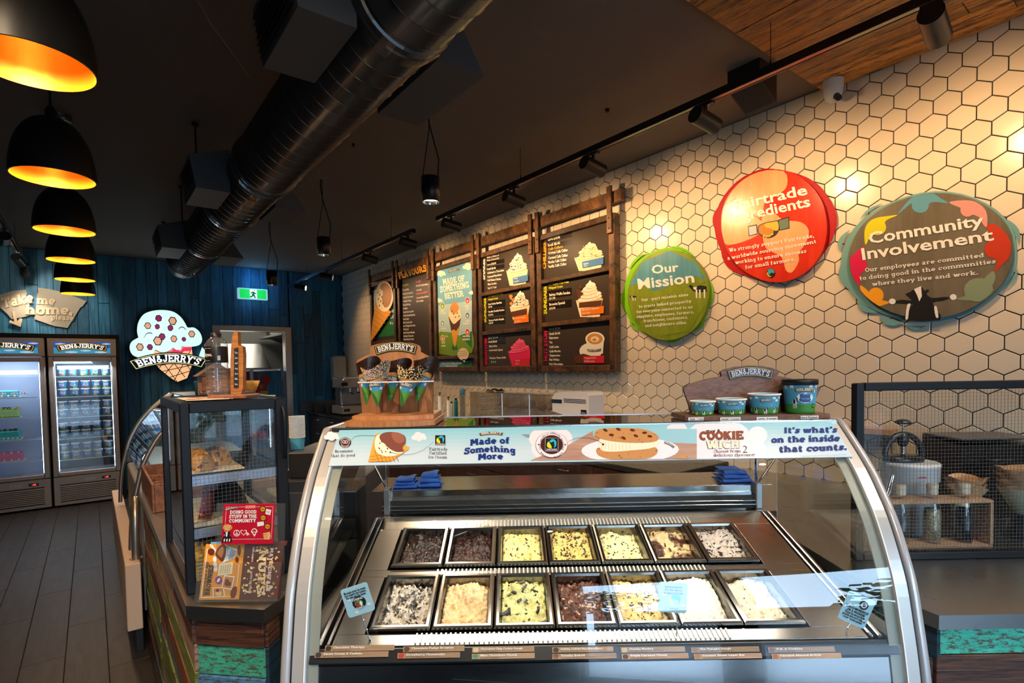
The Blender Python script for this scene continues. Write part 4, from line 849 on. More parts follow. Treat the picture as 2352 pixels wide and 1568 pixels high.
streaks(t2, 1779, 516, 137, 127, -12, si_dred, ((-20, 30, 1., 1.06), (128, 165, 1.0, 1.08), (185, 215, .98, 1.05), (60, 80, 1., 1.05), (250, 285, .99, 1.03)))
q = M(PW.m); C2 = lambda pts: clip(pts, *e2)
poly(q, PW, C2(catmull([(1668, 465), (1690, 420), (1740, 393), (1800, 392), (1808, 425), (1790, 445), (1765, 450), (1755, 470), (1745, 500), (1700, 470), (1690, 455)], 3, True)), si_peach, .001)
poly(q, PW, C2(catmull([(1650, 480), (1680, 470), (1740, 500), (1752, 520), (1740, 540), (1690, 560), (1640, 560), (1645, 520)], 3, True)), si_peach, .0012)
poly(q, PW, C2(catmull([(1750, 500), (1775, 488), (1800, 505), (1840, 510), (1858, 530), (1850, 560), (1835, 580), (1835, 600), (1820, 625), (1805, 620), (1795, 590), (1760, 570), (1752, 540)], 3, True)), si_peach, .0014)
hand1 = c_('handshake_yellow', (.75, .45, .06)); hand2 = c_('handshake_brown', (.50, .22, .04)); cuffg = c_('cuff_green', (.14, .20, .15)); cuffw = c_('cuff_white', (.6, .56, .62))
poly(q, PW, [(1787, 505), (1813, 497), (1814, 525), (1790, 530)], pr_black, .0020); poly(q, PW, [(1789, 507), (1811, 500), (1812, 523), (1792, 528)], cuffg, .0026)
poly(q, PW, [(1718, 519), (1739, 515), (1741, 538), (1720, 543)], pr_black, .0020); poly(q, PW, [(1720, 521), (1737, 518), (1739, 536), (1722, 541)], cuffw, .0026)
poly(q, PW, catmull([(1742, 519), (1758, 511), (1775, 508), (1788, 507), (1790, 528), (1780, 542), (1765, 547), (1752, 543), (1742, 536)], 3, True), pr_black, .0030)
poly(q, PW, catmull([(1744, 520), (1758, 513), (1770, 511), (1778, 520), (1776, 536), (1762, 544), (1752, 540), (1744, 534)], 3, True), hand2, .0036); poly(q, PW, catmull([(1757, 514), (1775, 510), (1787, 509), (1789, 526), (1782, 530), (1770, 524), (1760, 522)], 3, True), hand1, .0042)
for k in range(4): poly(q, PW, ell(1756 + 6 * k, 538 + (3, 5, 4, 0)[k], 4, 2.4, 8, rot=-30), hand1, .0046)
text(q, PW, 'Fairtrade', (1689, 482), (1856, 446), 24, pr_white, .003, wt=.022); text(q, PW, 'Ingredients', (1681, 512), (1863, 473), 24, pr_white, .0034, wt=.022)
for s, a_, b_ in (('We strongly support Fairtrade,', (1676, 579), (1872, 545)), ('a worldwide sourcing movement', (1672, 597), (1877, 558)), ('working to ensure success', (1690, 607), (1854, 580)), ('for small farmers.', (1713, 618), (1828, 599))):
    text(q, PW, s, a_, b_, 8.4, pr_white, .0052, 'slab', -.18)
poly(q, PW, ell(1771, 627, 10, 11), pr_black, .003); poly(q, PW, catmull([(1764, 621), (1770, 617), (1778, 620), (1779, 627), (1772, 626), (1768, 630)], 3, True), c_('mark_blue', (.05, .35, .55)), .0036); poly(q, PW, catmull([(1764, 624), (1767, 632), (1773, 635), (1766, 635), (1762, 629)], 3, True), c_('mark_yellow', (.55, .55, .02)), .0036)
q.build('print', t2)
e3 = (2139, 587, 190, 143, -8)
t3 = round_sign('', 'large grey oval sign headed Community Involvement', e3, si_teal, [blob(2136, 590, 204, 148, -8, seed=6, j=.010)], si_grey)
streaks(t3, 2136, 590, 204, 148, -8, si_teal, ((195, 215, 1.03, 1.09), (160, 185, 1.0, 1.05), (225, 245, 1.02, 1.06), (-25, 0, 1.0, 1.06), (20, 40, 1.02, 1.06), (112, 130, 1.02, 1.12), (98, 112, 1.06, 1.12), (132, 150, 1.0, 1.08)))
q = M(PW.m); C3 = lambda pts: clip(pts, *e3)
def fig(m, pts, head, h):
    poly(q, PW, C3(catmull(pts, 3, True)), m, h); poly(q, PW, C3(ell(*head, 14)), m, h + .0006)
fig(si_bl, [(2062, 492), (2085, 462), (2100, 450), (2120, 444), (2140, 441), (2160, 455), (2178, 466), (2150, 464), (2137, 466), (2125, 478), (2108, 478), (2098, 464)], (2114, 472, 20, 17), .001)
fig(si_pink, [(2180, 465), (2210, 460), (2240, 463), (2262, 480), (2268, 500), (2266, 522), (2256, 512), (2248, 498), (2225, 490), (2208, 478)], (2222, 482, 16, 16), .0014)
fig(si_fred, [(2266, 520), (2285, 515), (2310, 535), (2322, 560), (2318, 590), (2300, 610), (2285, 625), (2290, 600), (2285, 590), (2278, 560), (2276, 540)], (2285, 572, 24, 22), .0018)
fig(si_sage, [(2280, 622), (2286, 640), (2276, 660), (2252, 686), (2230, 690), (2195, 686), (2220, 678), (2226, 665), (2250, 650)], (2248, 666, 34, 28), .001)
fig(si_orange, [(1976, 655), (1990, 664), (2005, 680), (2030, 690), (2046, 694), (2030, 700), (2010, 706), (1998, 700), (1985, 690), (1978, 672)], (2012, 678, 18, 18), .001)
fig(si_mag, [(1948, 600), (1960, 585), (1978, 570), (1986, 566), (1976, 590), (1978, 620), (1975, 652), (1962, 640), (1952, 620)], (1974, 608, 18, 18), .0014)
fig(si_yel, [(1988, 562), (1986, 530), (1996, 510), (2014, 500), (2040, 496), (2062, 494), (2036, 506), (2030, 520), (2012, 534), (1998, 545)], (2016, 522, 20, 18), .0018)
poly(q, PW, catmull([(2080, 733), (2090, 705), (2098, 698), (2060, 696), (2052, 693), (2072, 688), (2096, 690), (2080, 676), (2090, 671), (2096, 666), (2106, 663), (2118, 659), (2124, 668), (2130, 664), (2135, 668), (2128, 674), (2140, 684), (2165, 682), (2182, 683), (2165, 690), (2142, 694), (2152, 712), (2160, 735)], 2, True), pr_black, .003)
poly(q, PW, [(2100, 664), (2116, 657), (2118, 680), (2112, 692), (2107, 678)], pr_white, .0036); poly(q, PW, catmull([(2084, 700), (2092, 698), (2088, 715), (2086, 732), (2080, 732)], 2, True), pr_white, .0036); poly(q, PW, catmull([(2146, 705), (2152, 704), (2156, 728), (2150, 728)], 2, True), pr_white, .0036)
poly(q, PW, ell(2050, 692, 8, 7, 8), pr_white, .0036); poly(q, PW, ell(2190, 682, 8, 7, 8), pr_white, .0036)
text(q, PW, 'Community', (1997, 560), (2262, 517), 26, pr_white, .004, wt=.022); text(q, PW, 'Involvement', (1979, 597), (2284, 551), 27, pr_white, .004, wt=.022)
for s, a_, b_ in (('Our employees are committed', (1988, 625), (2262, 590)), ('to doing good in the communities', (1975, 644), (2289, 604)), ('where they live and work.', (2004, 657), (2248, 630))): text(q, PW, s, a_, b_, 9.5, pr_white, .004, 'slab', -.2)
q.build('print', t3)

# hanging menu boards
MX = XW - .078; PM = Plane((MX, 0, 0), (0, -1, 0), (0, 0, 1)); MXf = MX - .03; PMf = Plane((MXf, 0, 0), (0, -1, 0), (0, 0, 1))
frame_w = wood('charred_timber', (.008, .004, .002), (.13, .055, .018), (2, 2, 2), .45, 6, .35, bump=.35); frame_v = frame_w
slate = c_('menu_slate', (.045, .033, .024), .38); slate2 = c_('menu_price_strip', (.012, .009, .007), .25)
me_wh = c_('menu_white', (.84, .80, .72), .4); me_y = c_('menu_yellow', (.62, .66, .02), .4); me_o = c_('menu_orange', (.90, .38, .02), .4); me_r = c_('menu_red', (.62, .02, .04), .4); me_p = c_('menu_pink', (.70, .02, .12), .4); me_b = c_('menu_blue', (.06, .20, .48), .4); me_cream = c_('menu_cream', (.82, .70, .48), .4); me_tan = c_('menu_caramel', (.58, .26, .07), .4); me_br = c_('menu_brown', (.10, .035, .015), .4)
me_waf = c_('menu_waffle', (.75, .34, .04), .4); me_sky = c_('menu_sky', (.16, .42, .62), .4); me_sky2 = c_('menu_sky_pale', (.40, .60, .68), .4); me_gr = c_('menu_green', (.16, .30, .02), .4); me_gr2 = c_('menu_green_dark', (.02, .16, .05), .4); me_or2 = c_('menu_orange_label', (.72, .17, .01), .4)
def rect(q, P, x0, y0, x1, y1, m, h, sk=0.):
    """screen quad with vertical sides, top and bottom following the wall's perspective"""
    poly(q, P, [(x0, y0), (x1, y1), (x1, y1), (x0, y0)], m, h)
def board_frame(lab, xl, xr, ytl, ytr, ybl, ybr, rails, fw=8, hang=True):
    """outer frame: left/right pixel columns, top and bottom pixel rows at both sides; rails = list of (yl, yr) crossbar rows"""
    a = PMf.at(xl, ytl); b = PMf.at(xr, ytr); c = PMf.at(xr, ybr); d = PMf.at(xl, ybl)
    u0, u1 = (a[0] + d[0]) / 2, (b[0] + c[0]) / 2; z1, z0 = (a[1] + b[1]) / 2, (c[1] + d[1]) / 2
    t = thing('menu_board', lab, 'menu board', (MX, -(u0 + u1) / 2, z0), 0, 'framed menu boards hanging on the tiled wall')
    s = .062
    q = M(PM.m); q.bbox(u0, u0 + s, z0, z1, -.035, .024, frame_v, .004); q.build('stile', t)
    q = M(PM.m); q.bbox(u1 - s, u1, z0, z1, -.035, .03, frame_v, .004); q.build('stile', t)
    rs = [(z1 - s * .8, z1), (z0, z0 + s * .9)] + [((PMf.at((xl + xr) / 2, y)[1]) - s * .32, (PMf.at((xl + xr) / 2, y)[1]) + s * .32) for y in rails]
    for e, g in rs:
        q = M(PM.m); q.bbox(u0 + s, u1 - s, e, g, -.035, .026, frame_w, .004); q.build('rail', t)
    q = M(PM.m); q.box(u0 + .02, u1 - .02, z0 + .02, z1 - .02, -.04, -.008, slate); q.build('panel', t)
    strap = frame_v
    for uu in (u0 + .012, u1 - .062):
        q = M(PM.m); q.bbox(uu, uu + .05, z1 - .16, z1 + .21, .0305, .05, wood('strap_timber', (.05, .02, .008), (.22, .10, .035), (2, 2, 2), .5, 6, .2) if 'strap_timber' not in MATS else MATS['strap_timber'], .003); s_ = q.build('strap', t)
        for zz in (z1 - .12, z1 - .04): q = M(PM.m); q.cyl((uu + .025, zz, .05), (uu + .025, zz, .054), .006, n=8, m=black); q.build('bolt', s_)
    return t, (u0, u1, z0, z1)
# the rail they hang from
B5 = (1232, 1412, 536, 493, 854, 854); B4 = (1098, 1228, 579, 546, 853, 854); B3 = (995, 1094, 611, 586, 853, 853); B2 = (913, 990, 632, 612, 846, 847); B1 = (850, 909, 650, 636, 840, 842)
uL = PMf.at(848, 640)[0] - .03; uR = PMf.at(1412, 470)[0] + .06
q = M(PM.m); zr = 2.93; q.bbox(uL, uR, zr - .05, zr + .045, -.016, .024, MATS.get('strap_timber') or wood('strap_timber', (.05, .02, .008), (.22, .10, .035), (2, 2, 2), .5, 6, .2), .004)
hr = q.build('hanging_rail'); tag(hr, 'long dark timber rail that the five menu boards hang from', 'rail')
q = M(PM.m)
for i in range(7): uu = uL + .2 + i * (uR - uL - .4) / 6; q.cyl((uu, zr, -.062), (uu, zr, -.004), .02, n=10, m=black)
q.build('standoff', hr)
def line(q, s, x0, y0, x1, y1, cap, m=me_wh, P=PM, h=.004, wt=.03, face='sans'): text(q, P, s, (x0, y0), (x1, y1), cap, m, h, face, wt)
H0 = -.0075
def quad(q, pts, m, h=H0): poly(q, PM, pts, m, h)
# text sits on the panel surface
HT = -.004
# board 5 (chillers, sundaes, hot stuff)
t, _ = board_frame('fifth and nearest menu board, with chillers, sundaes and hot drinks', *B5, [631, 738], hang=True)
q = M(PM.m)
for a_, b_, m, s, cp in (((1253, 617), (1253, 556), me_o, 'CHILLERS', 7), ((1255, 721), (1254, 657), me_y, 'SUNDAES', 7.5), ((1256, 829), (1256, 756), me_p, 'HOT STUFF', 7.5)): vtext(q, PM, s, a_, b_, (-cp, 0), m, HT, wt=.05)
for (x0, ya, x1, yb) in ((1255, 546, 1312, 533), (1256, 561, 1312, 549), (1256, 668, 1312, 660), (1256, 692, 1312, 687)):
    hh_ = 11 if ya < 600 else 18; quad(q, [(x0, ya), (x1, yb), (x1, yb + hh_), (x0, ya + hh_)], slate2, HT - .002)
for s, x0, y0, x1, y1, cp, m in (('Large $10.90', 1258, 553, 1286, 547, 6, me_wh), ('Small $8.40', 1258, 566, 1286, 560, 6, me_wh), ('Café Chillers', 1259, 575, 1292, 568, 6, me_o), ('Original Café Chiller', 1259, 584, 1304, 576, 6, me_wh), ('Caramel Café Chiller', 1259, 595, 1304, 588, 6, me_wh), ('Mocha Café Chiller', 1259, 605, 1301, 598, 6, me_wh), ('Vanilla Café Chiller', 1259, 615, 1301, 608, 6, me_wh),
    ('All Topped With Fresh', 1260, 655, 1306, 649, 5, me_y), ('Whipped Cream', 1260, 664, 1292, 659, 5, me_y), ('Belgian Waffle Sundae', 1261, 680, 1309, 674, 6, me_wh), ('$11.90', 1261, 688, 1275, 686, 5, me_wh), ('Brownie Special', 1261, 702, 1297, 697, 6, me_wh), ('$10.90', 1261, 711, 1275, 709, 5, me_wh),
    ('Large $5.00', 1260, 758, 1286, 756, 5, me_wh), ('Small $4.00', 1261, 769, 1286, 767, 5, me_wh), ('Espresso', 1261, 778, 1282, 777, 5, me_wh), ('Tea', 1261, 788, 1268, 788, 5, me_wh), ('Café Latte', 1261, 799, 1283, 798, 5, me_wh), ('Café Mocha', 1261, 809, 1287, 808, 5, me_wh), ('Cappuccino', 1261, 818, 1286, 818, 5, me_wh), ('Flat White', 1261, 828, 1284, 828, 5, me_wh), ('Hot Chocolate', 1261, 838, 1292, 838, 5, me_wh)):
    line(q, s, x0, y0, x1, y1, cp, m, h=HT)
def swirlart(q, cx, ty, w, hh, base_m, dark_m, h):
    """piped cream: stacked lobes getting smaller to the top, each with a darker crease"""
    n = 5
    for i in range(n):
        f = 1 - i / n; yy = ty - hh * (.12 + .86 * i / n); ww = w * (.18 + .80 * f ** .8); off_ = w * .05 * math.sin(i * 2.1)
        quad(q, ell(cx + off_, yy, ww * .52, hh * .19, 14, rot=-12), dark_m, h + i * .0004); quad(q, ell(cx + off_ - w * .01, yy - hh * .03, ww * .50, hh * .165, 14, rot=-12), base_m, h + i * .0004 + .0002)
        for k in range(int(2 + 3 * f)): quad(q, ell(cx + off_ - ww * .36 + ww * .72 * (k + .5) / (2 + 3 * f), yy - hh * .02, w * .012, hh * .12, 6, rot=30), dark_m, h + i * .0004 + .0003)
    quad(q, catmull([(cx - w * .08, ty - hh * .86), (cx + w * .02, ty - hh * 1.12), (cx + w * .10, ty - hh * .84)], 3, True), base_m, h + .0024)
crease = c_('menu_cream_shade', (.60, .47, .28), .4)
def cupart(q, cup, cream, swirl, cx, ty, w, hh, topping=None):
    quad(q, [(cx - w * .5, ty), (cx + w * .5, ty - w * .08), (cx + w * .38, ty + hh), (cx - w * .34, ty + hh)], cup, HT)
    for k in range(4): quad(q, [(cx - w * (.38 - k * .22), ty + 1), (cx - w * (.365 - k * .22), ty + 1), (cx - w * (.27 - k * .17), ty + hh), (cx - w * (.285 - k * .17), ty + hh)], crease, HT + .0002)
    quad(q, ell(cx, ty - w * .03, w * .51, hh * .10, 16, rot=-5), crease, HT + .0003)
    swirlart(q, cx + w * .02, ty, w * .92, hh * 1.1, cream, crease, HT + .0006)
    rr = random.Random(int(cx))
    for i in range(16):
        a = rr.uniform(-.38, .38); b = rr.uniform(-.9, -.02); a *= (1.15 + b * .8); quad(q, ell(cx + a * w, ty + b * hh, w * rr.uniform(.02, .055), w * rr.uniform(.012, .03), 6, rot=rr.uniform(-80, 60)), swirl, HT + .0034 + i * .00002)
    if topping:
        for i in range(9): quad(q, ell(cx - w * .36 + rr.uniform(-.1, .12) * w, ty - hh * .5 + rr.uniform(-.35, .35) * hh, w * .075, w * .06, 6, rot=rr.uniform(0, 90)), topping, HT + .0038 + i * .00002)
cupart(q, me_cream, me_cream, me_tan, 1352, 592, 68, 30); quad(q, [(1337, 601), (1386, 590), (1386, 606), (1338, 615)], me_b, HT + .006); line(q, 'Salted', 1341, 608, 1352, 606, 4, me_wh, h=HT + .007); line(q, 'Tart', 1342, 613, 1350, 611.5, 3, me_wh, h=HT + .007)
cupart(q, me_cream, me_wh, me_cream, 1353, 690, 62, 38, me_br); quad(q, [(1330, 695), (1383, 689), (1380, 702), (1330, 706)], me_br, HT + .0050); quad(q, [(1335, 709), (1387, 702), (1387, 719), (1336, 724)], me_or2, HT + .006); line(q, 'Brownie Special', 1338, 714, 1376, 709, 5, me_wh, h=HT + .007, wt=0); line(q, 'Sundae', 1338, 721, 1357, 719, 4, me_wh, h=HT + .007, wt=0)
quad(q, ell(1356, 806, 26, 19, 20), me_wh, HT); quad(q, [(1345, 775), (1387, 775), (1384, 812), (1350, 812)], me_wh, HT + .0006); quad(q, ell(1366, 778, 22, 16, 20), me_wh, HT + .0012); quad(q, ell(1366, 778, 18, 12.5, 20), me_tan, HT + .0018); quad(q, ell(1366, 779, 10, 7, 16), me_cream, HT + .0024); quad(q, ell(1365, 780, 5, 3.5, 10), me_tan, HT + .003)
logo_px(q, PM, (1349, 806), (1380, 805), 5, -2, HT + .003)
quad(q, [(1317, 817), (1340, 812), (1360, 818), (1362, 833), (1322, 834)], me_br, HT + .0018); quad(q, [(1340, 818), (1388, 816), (1388, 833), (1341, 834)], me_r, HT + .006); line(q, 'Cappuccino', 1343, 824, 1370, 823, 4.5, me_wh, h=HT + .007, wt=0); line(q, '& Brownie', 1343, 831, 1366, 831, 4, me_wh, h=HT + .007, wt=0)
q.build('print', t)
# board 4 (shakes, sundaes, smoothies)
t, _ = board_frame('fourth menu board, with shakes, sundaes and smoothies', *B4, [664, 760])
q = M(PM.m)
for a_, b_, m, s, cp in (((1113, 642), (1113, 594), me_wh, 'SHAKES', 5.5), ((1116, 740), (1115, 684), me_y, 'SUNDAES', 6), ((1118, 838), (1117, 770), me_p, 'SMOOTHIES', 6)): vtext(q, PM, s, a_, b_, (-cp, 0), m, HT, wt=.05)
for (x0, ya, x1, yb, hh_) in ((1117, 601, 1157, 594, 9), (1117, 613, 1157, 606, 9), (1118, 693, 1159, 687, 16), (1118, 710, 1159, 706, 16), (1119, 730, 1159, 727, 16), (1120, 771, 1160, 770, 9), (1120, 782, 1160, 781, 9)): quad(q, [(x0, ya), (x1, yb), (x1, yb + hh_), (x0, ya + hh_)], slate2, HT - .002)
for s, x0, y0, x1, y1, cp, m in (('Make a Shake or', 1118, 593, 1146, 587, 4, me_wh), ('Pick a Favourite', 1118, 600, 1146, 594, 4, me_wh), ('Large $10.90', 1118, 610, 1139, 606, 4.5, me_wh), ('Small $8.40', 1118, 620, 1138, 617, 4.5, me_wh), ('Addicted to Chocolate', 1119, 629, 1157, 622, 4.5, me_wh), ('Caramel Macchiato', 1119, 638, 1152, 632, 4.5, me_wh), ('Half Baked Shake', 1119, 646, 1150, 642, 4.5, me_wh), ('Mint Cookie', 1120, 655, 1140, 652, 4.5, me_wh), ("Surf 'n' Turf", 1120, 664, 1140, 661, 4.5, me_wh),
    ('All Topped With Fresh', 1121, 682, 1155, 676, 4, me_y), ('Whipped Cream', 1121, 690, 1143, 686, 4, me_y), ('Hot Fudge Sundae', 1121, 701, 1152, 696, 4.5, me_wh), ('$9.90', 1121, 707, 1130, 706, 4, me_wh), ('Cookie Cookie Sundae', 1121, 718, 1158, 713, 4.5, me_wh), ('$10.90', 1121, 725, 1132, 724, 4, me_wh), ('Banana Fudge Royale', 1122, 738, 1157, 734, 4.5, me_wh), ('$10.90', 1122, 744, 1132, 743, 4, me_wh),
    ('Large $10.90', 1121, 778, 1143, 776, 4.5, me_wh), ('Small $8.40', 1121, 787, 1141, 786, 4.5, me_wh), ('Berry Nice', 1123, 797, 1141, 796, 4.5, me_wh), ('Lemonade Splash', 1123, 806, 1154, 805, 4.5, me_wh), ('Thankyou Water $4.00', 1123, 824, 1161, 823, 4.5, me_wh)): line(q, s, x0, y0, x1, y1, cp, m, h=HT)
for i in range(3): quad(q, ell(1128 + i * 4.5, 831, 1.6, 3, 8), me_sky, HT)
cupart(q, me_cream, me_wh, pr_black, 1187, 622, 50, 34); quad(q, [(1178, 638), (1213, 630), (1213, 645), (1179, 652)], me_b, HT + .006); line(q, 'Mint', 1181, 642, 1190, 640, 4, me_wh, h=HT + .007, wt=0); line(q, 'Cookie', 1181, 649, 1193, 646, 4, me_wh, h=HT + .007, wt=0)
cupart(q, me_cream, me_wh, pr_black, 1193, 704, 46, 30, me_tan); quad(q, [(1174, 716), (1210, 708), (1210, 722), (1176, 728)], me_br, HT + .0050); quad(q, [(1180, 728), (1214, 721), (1215, 739), (1181, 743)], me_or2, HT + .006); line(q, 'Cookie Cookie', 1182, 733, 1208, 730, 4, me_wh, h=HT + .007, wt=0); line(q, 'Sundae', 1183, 740, 1196, 738, 4, me_wh, h=HT + .007, wt=0)
pk2 = c_('menu_pink_light', (.85, .12, .25), .4); pk3 = c_('menu_pink_dark', (.45, .01, .07), .4)
quad(q, [(1165, 806), (1217, 800), (1217, 841), (1175, 843)], pk3, HT); quad(q, [(1167, 808), (1217, 803), (1217, 841), (1177, 843)], me_p, HT + .0002)
swirlart(q, 1192, 808, 50, 28, pk2, pk3, HT + .0006)
quad(q, [(1182, 826), (1217, 822), (1217, 841), (1183, 841)], me_r, HT + .006); line(q, 'Berry', 1185, 830, 1195, 829, 4, me_wh, h=HT + .007, wt=0); line(q, 'Nice', 1185, 837, 1193, 836, 4, me_wh, h=HT + .007, wt=0)
q.build('print', t)
# board 3 (blue poster)
t, _ = board_frame('third menu board, a bright blue poster with a tall cone', *B3, [820])
q = M(PM.m)
quad(q, [(1003, 621), (1083, 599), (1083, 811), (1005, 812)], me_sky2, HT - .002); quad(q, [(1003, 621), (1083, 599), (1083, 690), (1004, 702)], me_sky, HT - .0016); quad(q, catmull([(1004, 766), (1020, 762), (1040, 764), (1060, 772), (1083, 760), (1083, 811), (1005, 812)], 2, True)[:-1], me_gr, HT - .001); quad(q, [(1056, 770), (1083, 760), (1083, 800), (1070, 785)], me_gr2, HT - .0004)
for cx, cy, w in ((1012, 628, 22), (1075, 612, 26), (1008, 690, 16), (1083, 672, 14)): cloud(q, PM, cx, cy, w, me_wh, HT - .0002)
logo_px(q, PM, (1031, 628), (1055, 622), 5.5, 3.5, HT + .001)
text(q, PM, 'MADE OF', (1018, 655), (1068, 645), 14, me_wh, HT + .001, 'slab', .05); text(q, PM, 'SOMETHING', (1011, 672), (1078, 660), 14.5, me_wh, HT + .001, 'slab', .05); text(q, PM, 'BETTER', (1022, 687), (1065, 680), 14, me_wh, HT + .001, 'slab', .05)
quad(q, [(1029, 727), (1058, 726), (1057, 736), (1045, 796), (1042, 797), (1038, 770), (1032, 740)], me_waf, HT); quad(q, [(1030, 728), (1058, 727), (1055, 748), (1047, 760), (1042, 756), (1036, 760), (1033, 745)], me_br, HT + .0006)
quad(q, catmull([(1030, 722), (1036, 706), (1043, 692), (1052, 700), (1057, 715), (1059, 728), (1050, 738), (1042, 744), (1035, 736)], 2, True), me_cream, HT + .0012); quad(q, catmull([(1033, 708), (1038, 697), (1044, 692), (1050, 698), (1054, 708), (1048, 718), (1038, 720)], 2, True), me_tan, HT + .0018)
for i in range(5): quad(q, ell(1038 + i * 4, 714 + (i * 7) % 16, 1.8, 1.5, 6), me_br, HT + .0022)
quad(q, [(1037, 797), (1041, 790), (1044, 798), (1048, 791), (1051, 803), (1038, 804)], me_gr2, HT)
for cx, cy, m in ((1016, 702, me_gr), (1016, 742, me_sky), (1016, 777, me_tan), (1073, 690, me_p), (1073, 724, me_b), (1073, 762, me_r)): quad(q, ell(cx, cy, 5.5, 8, 12), me_wh, HT); quad(q, ell(cx, cy, 4.6, 6.8, 12), m, HT + .0006); quad(q, ell(cx, cy + 1, 2.2, 3.4, 8), me_cream, HT + .0012)
for s, x0, y0, x1 in (('NUTS', 1012, 716, 1020), ('NOT LIES', 1012, 721, 1023), ('NON-GMO', 1012, 756, 1024), ('LOTS OF', 1013, 789, 1022), ('SWIRLS', 1013, 796, 1023), ('CARING', 1067, 705, 1077), ('DAIRY', 1069, 711, 1077), ('LINKED', 1069, 739, 1078), ('PROSPERITY', 1063, 745, 1078), ('FAIRTRADE', 1062, 774, 1079), ('INGREDIENTS', 1062, 781, 1079)): line(q, s, x0, y0, x1, y0 - .5, 3.6, me_wh, h=HT + .001, wt=.05)
cow(q, PM, 1026, 772, 6, HT + .001); cow(q, PM, 1058, 764, 5, HT + .001)
quad(q, [(1006, 829), (1083, 829), (1083, 844), (1007, 845)], me_sky, HT - .002); quad(q, [(1050, 838), (1066, 832), (1083, 829), (1083, 844), (1050, 845)], me_gr2, HT - .001)
line(q, 'Happy cows. Happy farmers.', 1012, 835, 1062, 834, 5, me_wh, h=HT + .001); line(q, 'Happy planet.', 1024, 843, 1050, 843, 4.5, me_wh, h=HT + .001)
quad(q, ell(1069, 813, 13, 14, 20), me_cream, HT + .034); quad(q, [(1066, 824), (1074, 824), (1072, 832)], me_cream, HT + .034)
for i, s in enumerate(('Find out about', 'our caring dairy', 'program at')): line(q, s, 1059, 808 + i * 5, 1079, 806 + i * 5, 3, me_br, h=HT + .036, wt=0)
q.build('print', t)
# board 2 (flavours list)
t, _ = board_frame('second menu board, a brown list headed Flavours', *B2, [])
q = M(PM.m)
text(q, PMf, 'FLAVOURS', (920, 642), (984, 623), 15, pr_black, .036, 'slab', .35); text(q, PMf, 'FLAVOURS', (919, 641), (983, 622), 15, me_o, .040, 'slab', .1)
line(q, 'ICE CREAM', 924, 658, 938, 655, 4.5, me_y, h=HT); line(q, 'SORBET', 955, 650, 968, 647, 4.5, pk2, h=HT); line(q, 'NON-DAIRY', 956, 677, 983, 672, 4.5, pk2, h=HT)
for i, (s, w) in enumerate((('A Lotta Milk', 15), ('Chocolate Chip Cookie Dough', 24), ('Chocolate Fudge Brownie', 24), ('Chocolate Therapy', 20), ('Chunky Monkey', 18), ('Cookies', 11), ('Coconut Seven Layer Bar', 25), ('Coffee BuzzBuzzBuzz', 28), ('Peanut Butter', 14), ('Mint Chocolate Chunk', 21), ('New York Super Fudge Chunk', 28), ('Phish Food', 12), ('Salted Caramel Blondie', 26), ('Strawberry Cheesecake', 23), ('Sweet Cream & Cookies', 24))):
    y = 668 + i * 8.7 - i * i * .045; line(q, s, 924 + i * .15, y, 924 + w + i * .15, y - w * .14 * (1 - i / 18), 4.3, h=HT)
for s, x0, y0, w in (('Berry Berry Extraordinary', 955, 658, 28), ('Lemonade', 956, 668, 12), ('Coconut Almond Fudge', 956, 686, 28), ('P.B. & Cookies', 956, 694, 16)): line(q, s, x0, y0, x0 + w, y0 - w * .15, 4.2, h=HT)
q.build('print', t)
# board 1 (scoops)
t, _ = board_frame('first and farthest menu board, with a big scooped cone picture', *B1, [785])
q = M(PM.m)
quad(q, [(853, 668), (905, 650), (905, 770), (855, 776)], me_sky2, HT - .002); quad(q, [(855, 745), (875, 735), (905, 730), (905, 770), (855, 776)], me_gr2, HT - .0016)
vtext(q, PM, 'SCOOPS', (861, 730), (860, 668), (-5, 0), me_wh, HT, 'sans', .05); line(q, 'CUPS', 863, 788, 872, 788, 4, h=HT)
me_waf2 = c_('menu_waffle_dark', (.55, .20, .02), .4)
poly(q, PM, [(867, 692), (903, 716), (858, 782), (855, 780), (860, 738)], me_waf, .028)
for i in range(7):
    poly(q, PM, [(866 - i * 1.4, 700 + i * 11), (901 - i * 6, 724 + i * 8.6), (901 - i * 6, 725.5 + i * 8.6), (866 - i * 1.4, 701.5 + i * 11)], me_waf2, .0288)
poly(q, PM, catmull([(868, 690), (869, 665), (876, 650), (888, 646), (900, 654), (906, 672), (907, 690), (900, 708), (888, 716), (874, 708)], 3, True), me_cream, .029); poly(q, PM, catmull([(882, 652), (892, 650), (902, 662), (904, 684), (898, 702), (888, 706), (882, 690), (884, 670), (878, 662)], 3, True), c_('menu_choc_scoop', (.33, .14, .05), .4), .0296)
for i in range(7): poly(q, PM, ell(872 + (i * 5) % 13, 672 + i * 5, 1.6, 2.2, 6), me_br, .0302)
cow(q, PM, 899, 742, 8, HT + .001)
q.build('print', t)

